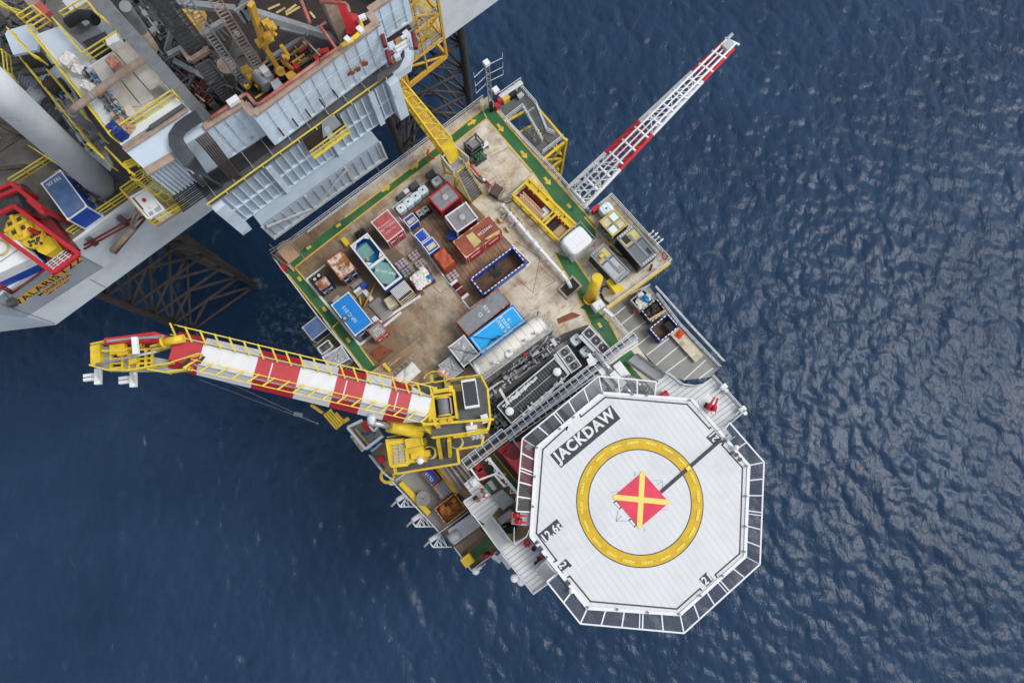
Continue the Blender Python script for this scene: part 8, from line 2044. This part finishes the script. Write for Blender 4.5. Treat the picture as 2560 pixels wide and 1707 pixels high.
stand('black_tank', 'black slanting tank top in the railed pit', 'tank', 'mark_dark', lambda m: m.prism(PS('R',[(750,390),(960,290),(1030,400),(830,470)],25.2),24.1,25.2))
stand('vent_elbow', 'black elbow pipe over the railed pit', 'pipe', 'black', lambda m: m.tube([P('R',620,215,28),P('R',740,140,28.3),P('R',820,140,28.3),P('R',880,200,27.5)],.45,12))
stand('white_lamp_box', 'small white box at the pit rail corner', 'box', 'white_clean', lambda m: (m.box(P('R',1060,395,BZ1+.5),(1.0,.8,1.0),.5),m.tube([P('R',1035,385,BZ1+1),P('R',1035,385,BZ1+2)],.05,5)))
stand('pale_beam', 'pale square beam crossing the top corner beside a pink cap', 'beam', 'tan', lambda m: (m.bar(P('R',230,-60,27),P('R',470,200,27),.9,.6),))
stand('pink_beam', 'pink red beam end on the pale square beam', 'beam', 'red_pale', lambda m: m.bar(P('R',350,55,28.2),P('R',440,145,28.2),.8,.5))
stand('white_roof', 'white roof corner at the head of the machinery pit', 'roof', 'white', lambda m: m.prism(PS('R',[(570,10),(700,-80),(850,-20),(650,110)],27),25,27))
bp = [P('R',1150,60,37), P('R',1300,270,33), P('R',1420,440,30.6), P('R',1390,500,30), P('R',1100,690,30), P('R',700,985,30), P('R',670,1030,29.4), P('R',690,1080,28), P('R',820,1160,24), P('R',870,1210,23), P('R',850,1300,21.5)]
th = thing('mud_return_pipe', 'large tan pipe with elbows crossing over the beige roofed module', 'pipe', bp[4]); b = MB(); b.tube(bp[1:7], .31, 14); b.build('pipe', 'tan', th, True); b = MB(); b.tube(bp[6:], .36, 14); b.tube(bp[:2] , .4, 12); each(b, 'elbow', 'grey', th)
b = MB(); 
for f in (.25, .65): q = bp[4].lerp(bp[5], f); b.bar(q-UP*.4+td*.5, q+UP*.35+td*.5, .08); b.tube([q-(bp[5] -bp[4]).normalized() *.06,q+(bp[5] -bp[4]).normalized() *.06], .36, 12)
b.build('hanger', 'galv', th)
for i, (t, q, z, m, lab) in enumerate((('R',[(515,555),(600,590),(690,510),(610,465)],BZ1+1.1,'tarp_white','crumpled white tarpaulin bundle by the pit rail'),('R',[(640,620),(760,720),(740,590),(690,590)],BZ1+.7,'tarp_white','flat white sheet between the two white bundles'),('R',[(760,790),(800,840),(875,800),(740,700)],BZ1+1.0,'tarp_white','crumpled white tarpaulin bundle by the tan pipe'),('R',[(960,1160),(1050,1240),(1120,1180),(1030,1105)],BZ1+1.2,'tarp_blue','dark blue tarpaulin heap in the railed corner'),('R',[(1050,1120),(1130,1200),(1210,1130),(1100,1065)],BZ1+.8,'wood','brown netting heap next to the blue tarpaulin'),('R',[(955,550),(1020,615),(1090,570),(1035,495)],BZ1+1.6,'salmon','salmon hooded box on the beige roof'))):
 tarp_block(lab, t, q, z, m, BZ1, seed=20+i, name='covered_load')
stand('yellow_strap', 'yellow tool mat under the white bundles', 'mat', 'yellow', lambda m: m.prism(PS('R',[(570,600),(660,540),(700,590),(610,640)],BZ1+.2),BZ1+.05,BZ1+.2))
for i, (x, y) in enumerate(((865,745),(905,790),(955,850),(1010,920),(1045,975),(1090,1030))):
 p = P('R', x, y, BZ1); mb = MB(); mb.tube([p+UP*.3,p+UP*.3+U*.42], .14, 10); mb.box(p+UP*.12,(.4,.26,.24), YAW); mb.build('motor', 'blue_water', None, label='small blue motor ' +['first from the white bundles','second from the white bundles','half under the tan pipe','just past the tan pipe','second past the tan pipe','nearest the brown pump'][i] +' in the row of six', cat='motor', group='row of blue motors on the module roof')
for i, (x, y, lab) in enumerate(((590,890,'blue motor on a dark drum on the lower west walkway'),(940,1310,'blue motor beside the tan elbow at the low end of the walkway'),(405,665,'small blue motor at the high end of the lower walkway'))):
 p = P('R', x, y, 21); mb = MB(); mb.tube([p+UP*.8,p+UP*.8+U*.6], .26, 12); mb.box(p+UP*.3,(.5,.45,.6), YAW); mb.build('motor', 'blue_water', None, label=lab, cat='motor')
for i, (x, y, lab) in enumerate(((540,850,'brown drum winch on the lower west walkway'),(370,620,'rusty brown hood at the high end of the lower walkway'))):
 mb = MB(); p = P('R', x, y, 21); mb.tube([p+UP*.8-td*.7,p+UP*.8+td*.7], .9, 16); mb.box(p+UP*.3,(2,1.4,.6), YAW); mb.build('drum_winch', 'legs_dark', None, True, label=lab, cat='winch')
stand('brown_pump', 'brown pump box with a round flange at the railing corner', 'pump', 'mud_grey', lambda m: (m.prism(PS('R',[(1130,990),(1190,960),(1260,1040),(1190,1090)],BZ1+.9),BZ1,BZ1+.9),m.disc(P('R',1215,1050,BZ1+.9),.35,.3,14)))
for i, (x0, y0, x1, y1, lab) in enumerate(((290,700,440,830,'upper grey hose drum beside the grey column'),(340,860,440,970,'white striped grey bundle beside the grey column'),(430,920,620,1120,'dark bundle of tubes beside the grey column'))):
 mb = MB(); mb.tube([P('R',x0,y0,19),P('R',x1,y1,19)], 1.3-.2*i, 14); [mb.tube([P('R',x0,y0,19).lerp(P('R',x1,y1,19),(k+.5) /6) -td*.0,P('R',x0,y0,19).lerp(P('R',x1,y1,19),(k+.8) /6)],1.36-.2*i,14) for k in range(6)]; mb.build('hose_drum',['grey','grey_light','steel_dark'][i], None, True, label=lab, cat='drum')
stand('cross_bracing', 'grey cross braced frame at the far west edge', 'frame', 'grey_light', lambda m: [m.bar(P('R',*a,14),P('R',*c,14),.4,.4) for a,c in (((90,1070),(70,1290)),((30,1080),(10,1250)),((60,1180),(190,1270)),((20,1330),(260,1190)),((70,1290),(250,1240)),((-10,1350),(70,1290)))])
stand('grey_boom', 'grey horizontal tube over the water at the far west edge', 'tube', 'grey_light', lambda m: m.tube([P('D',-30,95,15),P('D',370,65,15)],.45,10))
def dark(m):
 for k in range(60):
  p = P('R', random.uniform(0,330), random.uniform(0,700), random.uniform(18,22)); m.bar(p, p+Vector((random.uniform(-3,3),random.uniform(-3,3),random.uniform(-1,2))), random.uniform(.1,.4))
stand('dark_clutter', 'dark steelwork in the shaded far corner of the rig', 'steelwork', 'steel_dark', dark)
rail('yellow stair rail in the shaded far corner', PS('R',[(0,60),(140,130),(260,170)],22), 'yellow_rail', r=.045, group='yellow guard rails on the drilling rig'); rail('yellow cage rail under the six sided plate', PS('R',[(0,530),(100,520),(120,700),(170,760)],22), 'yellow_rail', r=.045, group='yellow guard rails on the drilling rig'); rail('yellow rail along the low walkway over the water', PS('R',[(330,1380),(620,1568)],17), 'yellow_rail', r=.045, group='yellow guard rails on the drilling rig'); rail('yellow rail at the water edge by the grey frame', PS('R',[(0,1200),(40,1290),(0,1320)],16), 'yellow_rail', r=.045, group='yellow guard rails on the drilling rig')
# utility house between module and cantilever
uh = thing('utility_house', 'pale blue flat roofed house with a ribbed front between the module and the windwall', 'house', P('S',800,985,K1))
ur = PS('S',[(330,600),(825,262),(1010,450),(720,640),(505,765)], BZ1-.2)
b = MB(); b.prism(ur, K1+.1, BZ1-.2); b.build('house_wall', 'rig_blue', uh)
b = MB(); f0, f1 = ur[4], ur[3]
for i in range(8): p = f0.lerp(f1, i/7); b.bar(Vector((p.x,p.y,K1+.1)) +cn*.1, Vector((p.x,p.y,BZ1-.3)) +cn*.1, .16, .2)
b.bar(f0+cn*.2-UP*.1, f1+cn*.2-UP*.1, .5, .35); f2 = P('S', 1000, 455, BZ1-.2)
b.build('front_rib', 'rig_face', uh)
b = MB(); b.bar(f0+cn*.3+UP*.05, f1+cn*.3+UP*.05, .7, .2); b.build('eave', 'tan', uh)
for nm, pts, w, n, m, lab in (('cable_festoon',[((935,345),29.0),((850,395),29.0),((785,445),29),((750,500),29),((757,560),28.9),((800,630),28.7),((860,700),28.4),((1075,880),23.4)],1.05,7,'mark_dark','thick dark band of cables bending over the pale blue house roof'),
                                 ('cable_bundle',[((950,500),29),((1010,570),28.5),((1215,830),23.4)],.95,6,'legs_dark','brown cable bundle running down the front of the windwall')):
 q = [P('S',x,y,z) for (x,y), z in pts]; mb = MB()
 for k in range(n):
  o = (k/(n-1) -.5) * w; off = []
  for i in range(len(q)):
   d = (q[min(i+1,len(q) -1)] -q[max(i-1,0)]); d.z = 0; d.normalize(); off.append(q[i] +Vector((-d.y,d.x,0)) *o)
  mb.tube(off, w/n*.52, 8)
 mb.build(nm, m, None, label=lab, cat='cables')
def lad(m):
 a, c = P('S', 540, 450, BZ1+.1), P('S', 980, 890, K1+.5)
 for sg in (-1, 1): m.bar(a+td*sg*.22, c+td*sg*.22, .1, .1)
 for k in range(40): p = a.lerp(c, k/39); m.bar(p-td*.22, p+td*.22, .1)
stand('cable_tray', 'black ladder tray crossing the pale blue roof to the cantilever edge', 'cable tray', 'steel_dark', lad)
stand('cable_tray', 'black tray along the edge of the beige roofed module', 'cable tray', 'steel_dark', lambda m: m.bar(P('S',550,440,BZ1+.2),P('S',815,262,BZ1+.2),.35,.15))
cp_ = PS('S',[(365,950),(520,890),(850,1050),(600,1210)], 20)
wc = thing('white_cabin', 'small white cabin with a red roof light in a yellow basket at the hull edge', 'cabin', P('S',600,1200,17))
b = MB(); b.prism(cp_, 19.7, 20); b.build('basket_floor', 'tan', wc); b = MB(); q = PS('S',[(425,985),(525,1105),(620,1045),(525,925)], 22.4); b.prism(q, 20, 22.4); b.build('cabin', 'white_clean', wc)
b = MB()
for p, c in (((395,985),(520,915)),((520,915),(660,1080)),((395,985),(535,1150)),((535,1150),(660,1080)),((520,1110),(610,1050)),((560,1150),(500,1080)),((600,1120),(545,1050))): b.bar(P('S',*p,22.5), P('S',*c,22.5), .14, .14)
b.build('roof_frame', 'white', wc); b = MB(); b.disc(P('S',508,1008,22.45), .16, .2, 12); b.build('roof_light', 'red', wc)
rail('', PS('S',[(365,950),(590,1200),(840,1045)],20), 'yellow_rail', 1.1, 1.2, .055, 'handrail', parent=wc); rail('', PS('S',[(365,950),(480,870)],20), 'yellow_rail', 1.1, 1.2, .055, 'handrail', parent=wc)
rail('', PS('S',[(640,1170),(840,1050)],21.3), 'yellow_rail', .5, .8, .05, 'handrail', bars=(1,), toe=False, parent=wc)
cl = thing('caged_ladder', 'yellow caged ladder slanting down the side of the pale blue house', 'ladder', P('S',740,1010,20)); a, c = P('S', 440, 790, 26.5), P('S', 720, 1010, 20.3); b = MB(); e = td * .4
for sg in (-1, 1): b.bar(a+e*sg, c+e*sg, .1)
for k in range(18): p = a.lerp(c, k/17); b.bar(p-e, p+e, .045)
b.build('ladder', 'yellow_rail', cl); b = MB()
for k in range(5):
 p = a.lerp(c, k/4); b.tube([p+td*.6*math.cos(t) +cn*.7*math.sin(t) for t in np.linspace(0,math.pi,8)], .04, 5)
for t in np.linspace(0, math.pi, 4): b.bar(a+td*.6*math.cos(t) +cn*.7*math.sin(t), c+td*.6*math.cos(t) +cn*.7*math.sin(t), .05)
b.build('cage', 'yellow_rail', cl)
stand('ladder_landing', 'yellow landing frame with brown boards at the ladder head', 'landing', 'yellow', lambda m: [m.bar(P('S',x0,y0,26.6),P('S',x1,y1,26.6),.14) for x0,y0,x1,y1 in ((350,720),(420,680),(410,790),(470,740)) for x0,y0,x1,y1 in ((x0,y0,x1,y1),)] if False else [m.bar(P('S',*p,26.6),P('S',*q,26.6),.16) for p,q in (((345,715),(430,680)),((430,680),(465,745)),((360,730),(440,700)),((375,750),(450,715)),((345,715),(395,795)),((200,590),(345,740)),((345,740),(430,810)),((60,560),(190,680)))])
# yellow stair tower hung on the hull
ys = thing('rig_stair_tower', 'amber yellow open stair tower hung on the rig hull above the gangway', 'stair tower', P('C',880,830,9)); bz = [9.5, 13, 17, 21, 25]
y0, y1 = P('C', 870, 845, 9.5), P('C', 1240, 548, 9.5); back = -tn * 3.2; cs = [y0, y1, y1+back, y0+back]
b = MB()
for p in cs: b.bar(p, p+UP*16, .26)
for z in bz:
 for i in range(4): p, q = cs[i], cs[(i+1) % 4]; b.bar(Vector((p.x,p.y,z)), Vector((q.x,q.y,z)), .26, .3 if z > 10 else .7)
for k in range(4):
 for i in range(4): p, q = cs[i], cs[(i+1) % 4]; b.bar(Vector((p.x,p.y,bz[k])), Vector((q.x,q.y,bz[k+1])), .17) if k % 2 else b.bar(Vector((q.x,q.y,bz[k])), Vector((p.x,p.y,bz[k+1])), .17)
for k in range(1, 5): m0 = cs[0].lerp(cs[1], .5); b.bar(Vector((m0.x,m0.y,bz[k-1])), Vector((m0.x,m0.y,bz[k])), .16)
b.build('frame', 'amber', ys)
b = MB()
for k in range(4):
 for j in range(8):
  f = .25 + .5 * j / 7; z = bz[k] +(bz[k+1] -bz[k]) * j / 7; p = cs[0].lerp(cs[1], f) + back *(.25 if k % 2 else .65); b.box((p.x,p.y,z),(.3,1.1,.05), YAW+R(0))
b.build('step', 'galv', ys)
b = MB()
for k in range(1, 5):
 for f0, f1 in ((0,.25),(.75,1)): p, q = cs[0].lerp(cs[1], f0), cs[0].lerp(cs[1], f1); b.prism([p,q,q+back,p+back], bz[k] -.08, bz[k] -.03)
b.build('landing', 'yellow_pale', ys)
for k in range(1, 4): rail('',[Vector((cs[0].x,cs[0].y,bz[k])),Vector((cs[1].x,cs[1].y,bz[k]))], 'galv', 1.1, .8, .04, 'handrail', parent=ys)
stand('pipe_stand', 'pale blue frames and white pipes outside the windwall corner', 'frame', 'rig_blue', lambda m: [m.bar(P('C',*p,26),P('C',*q,26),.5,.5) for p,q in (((690,430),(770,580)),((830,320),(920,420)),((920,420),(900,480)))] +[m.prism(PS('C',[(770,480),(900,420),(910,470),(880,640),(690,770),(640,730),(790,640)],22),K1-2,22)])
stand('pipe_stand', 'short white and red pipes between the pale blue frames', 'pipes', 'white', lambda m: [m.bar(P('C',*p,26.3),P('C',*q,26.3),.25,.25) for p,q in (((730,480),(870,400)),((750,510),(880,430)),((800,380),(860,340)))])
stand('red_standpipe', 'dark red pipes rising at the windwall corner', 'pipe', 'maroon', lambda m: [m.tube([P('C',*p,27),P('C',*q,27)],.2,8) for p,q in (((600,320),(640,460)),((655,500),(690,630)),((910,320),(940,480)),((660,550),(720,510)))])
stand('black_hose_band', 'band of black hoses sweeping round the windwall corner', 'hoses', 'steel_dark', lambda m: [m.tube([P('C',x,y+k*9,24.5) for x,y in ((560,745),(680,670),(770,600),(820,500))],.1,6) for k in range(7)])
maze('dark pipes, valves and boxes crowding the shaded derrick corner', 'B',(130,700),(560,1050), 5.5, 150, K1+.3, K1+2.2,('steel_dark','black','derrick','maroon','tan'), 11)
maze('hoses and small machines along the foot of the windwall', 'B',(880,900),(1500,480), 2.2, 80, K1+.3, K1+1.6,('steel_dark','derrick','amber','black','red'), 13)
maze('pipes and valves along the lower west walkway of the rig', 'R',(480,760),(950,1420), 1.6, 90, 21, 22.3,('galv','tan','steel_dark','grey_light'), 15)
maze('small fittings and pipes beside the row of blue motors', 'R',(800,680),(1130,1090), 1.0, 60, BZ1, BZ1+.6,('grey_light','tan','steel_dark','grey'), 17)
maze('cables and boxes on the hull deck behind the blue workshop container', 'D',(540,60),(900,420), 2.0, 60, HT+.05, HT+1,('steel_dark','tan','grey'), 19)
maze('dark machinery between the beige roof and the derrick leg', 'R',(1250,420),(1720,1000), 1.2, 90, K1, BZ1-.5,('steel_dark','black','derrick','tan'), 21)
maze('dark steelwork high in the derrick beside the cable tray', 'R',(1400,120),(1700,520), 3.0, 80, FZ, FZ+4,('steel_dark','black','derrick'), 23)
# PEOPLE ON THE CREW LANDING
def person(label, p, yaw, hat, lean=0., arm=1.0, bag=False):
 """one continuous skinned body in an orange coverall; helmet and pack are its clothing"""
 me = bpy.data.meshes.new('person'); bm = bmesh.new(); sk = bm.verts.layers.skin.verify()
 def v(x, y, z, r, r2=None):
  q = bm.verts.new((x,y,z)); q[sk].radius = (r, r2 or r); return q
 def e(a, c): bm.edges.new((a,c)); return c
 pel = v(0, 0, .98, .15, .12); wa = e(pel, v(lean*.1,0,1.16,.14,.11)); chs = e(wa, v(lean*.2,0,1.36,.17,.13)); nk = e(chs, v(lean*.26,0,1.5,.07)); hd = e(nk, v(lean*.32+.01,0,1.6,.088,.1)); e(hd, v(lean*.34+.01,0,1.73,.085))
 for s in (-1, 1):
  st = .12 * s * arm
  hip = e(pel, v(0,.1*s,.92,.1)); kn = e(hip, v(.06+st,.11*s,.5,.075)); an = e(kn, v(st-.03,.11*s,.1,.05)); e(an, v(st+.14,.13*s,.05,.045))
  sh = e(chs, v(lean*.24,.2*s,1.43,.075)); el = e(sh, v(.03+.1*arm,.29*s,1.16,.052)); wr = e(el, v(.2+.12*arm,.24*s,1.0,.035)); hn = e(wr, v(.27+.12*arm,.22*s,.96,.036,.02))
  for k in range(4): a1 = e(hn, v(.33+.12*arm,(.19+k*.018) *s,.945-.004*k,.009)); e(a1, v(.36+.12*arm-.004*abs(k-1.5),(.19+k*.018) *s,.915,.008))
  t0 = e(hn, v(.28+.12*arm,.18*s,.95,.01)); e(t0, v(.31+.12*arm,.165*s,.93,.009))
 e(hd, v(lean*.34+.115,0,1.61,.018))
 for s in (-1, 1): e(hd, v(lean*.33+.01,.1*s,1.62,.02))
 bm.verts.ensure_lookup_table(); bm.verts[0][sk].use_root = True
 bm.to_mesh(me); bm.free()
 tmp = bpy.data.objects.new('tmp', me); C.objects.link(tmp); tmp.modifiers.new('s', 'SKIN'); sd = tmp.modifiers.new('d', 'SUBSURF'); sd.levels = sd.render_levels = 1
 dg = bpy.context.evaluated_depsgraph_get(); m2 = bpy.data.meshes.new_from_object(tmp.evaluated_get(dg)); bpy.data.objects.remove(tmp)
 for n in ('coverall', 'skin', 'boot', 'white'): m2.materials.append(MATS[n])
 mi = []
 for f in m2.polygons:
  c = f.center
  if c.z > 1.5: k = 1
  elif c.z < .13: k = 2
  elif c.x > .26 + .12 * arm - .03 and .85 < c.z < 1.02 and abs(c.y) > .14: k = 1
  elif .40 < c.z < .46 or 1.2 < c.z < 1.26 or (1.05 < c.z < 1.1 and abs(c.y) > .22): k = 3
  else: k = 0
  mi.append(k)
 m2.polygons.foreach_set('material_index', mi); m2.polygons.foreach_set('use_smooth',[True] *len(mi)); m2.name = 'person'
 o = bpy.data.objects.new('person', m2); C.objects.link(o); o.location = p; o.rotation_euler = (0, 0, yaw); WL[o.name] = Vector(p)
 tag(o, label, 'person', 'crew on the landing')
 def child(name, m, fn):
  b = MB(); fn(b); me_ = bpy.data.meshes.new(name); me_.from_pydata(b.v,[], b.f); me_.materials.append(MATS[m]); c = bpy.data.objects.new(name, me_); C.objects.link(c); c.parent = o
 x = lean * .33 + .01
 child('hard_hat', hat, lambda b: (b.ball((x,0,1.69),.135,(1.1,.95,.95),14,bot=-.05),b.disc((x+.03,0,1.675),.16,.015,14)))
 child('eyes', 'black', lambda b: [b.ball((x+.088,.033*s,1.64),.011,n=6) for s in (-1,1)] +[b.box((x+.09,0,1.565),(.01,.045,.01))])
 if bag: child('backpack', 'steel_dark', lambda b: b.box((lean*.2-.2,0,1.3),(.16,.3,.42)))
person('person in an orange coverall with a dark pack bending next to the green lid', P('Z',860,930,WZ), R(-60), 'green_light', .9, 1.0, True)
person('person in an orange coverall with a white helmet in the middle of the three', P('Z',935,1150,WZ), R(25), 'white_clean', .7, 1.4)
person('person in an orange coverall with a green helmet standing farthest from the lids', P('Z',770,1285,WZ), R(150), 'green_light', .5, -1.2)
M1 = frame_at('Z', 700, 1215, WZ); mb = MB(M1); mb.box((-.2,.1,.15),(.5,.35,.3)); mb.box((-.2,.1,.33),(.3,.06,.06)); mb.build('tool_bag', 'black', None, label='small black bag at the feet of the green helmeted person', cat='bag')
mb = MB(frame_at('L',1635,1000,AZ)); mb.tube([(0,0,0),(0,0,.9)], .25, 10); [mb.ball((.32*math.cos(k),.32*math.sin(k),.9),.14,n=6) for k in np.linspace(0,5.5,7)]; mb.build('hydrant', 'red', None, label='red and white hydrant with radial outlets on the upper west landing', cat='hydrant')
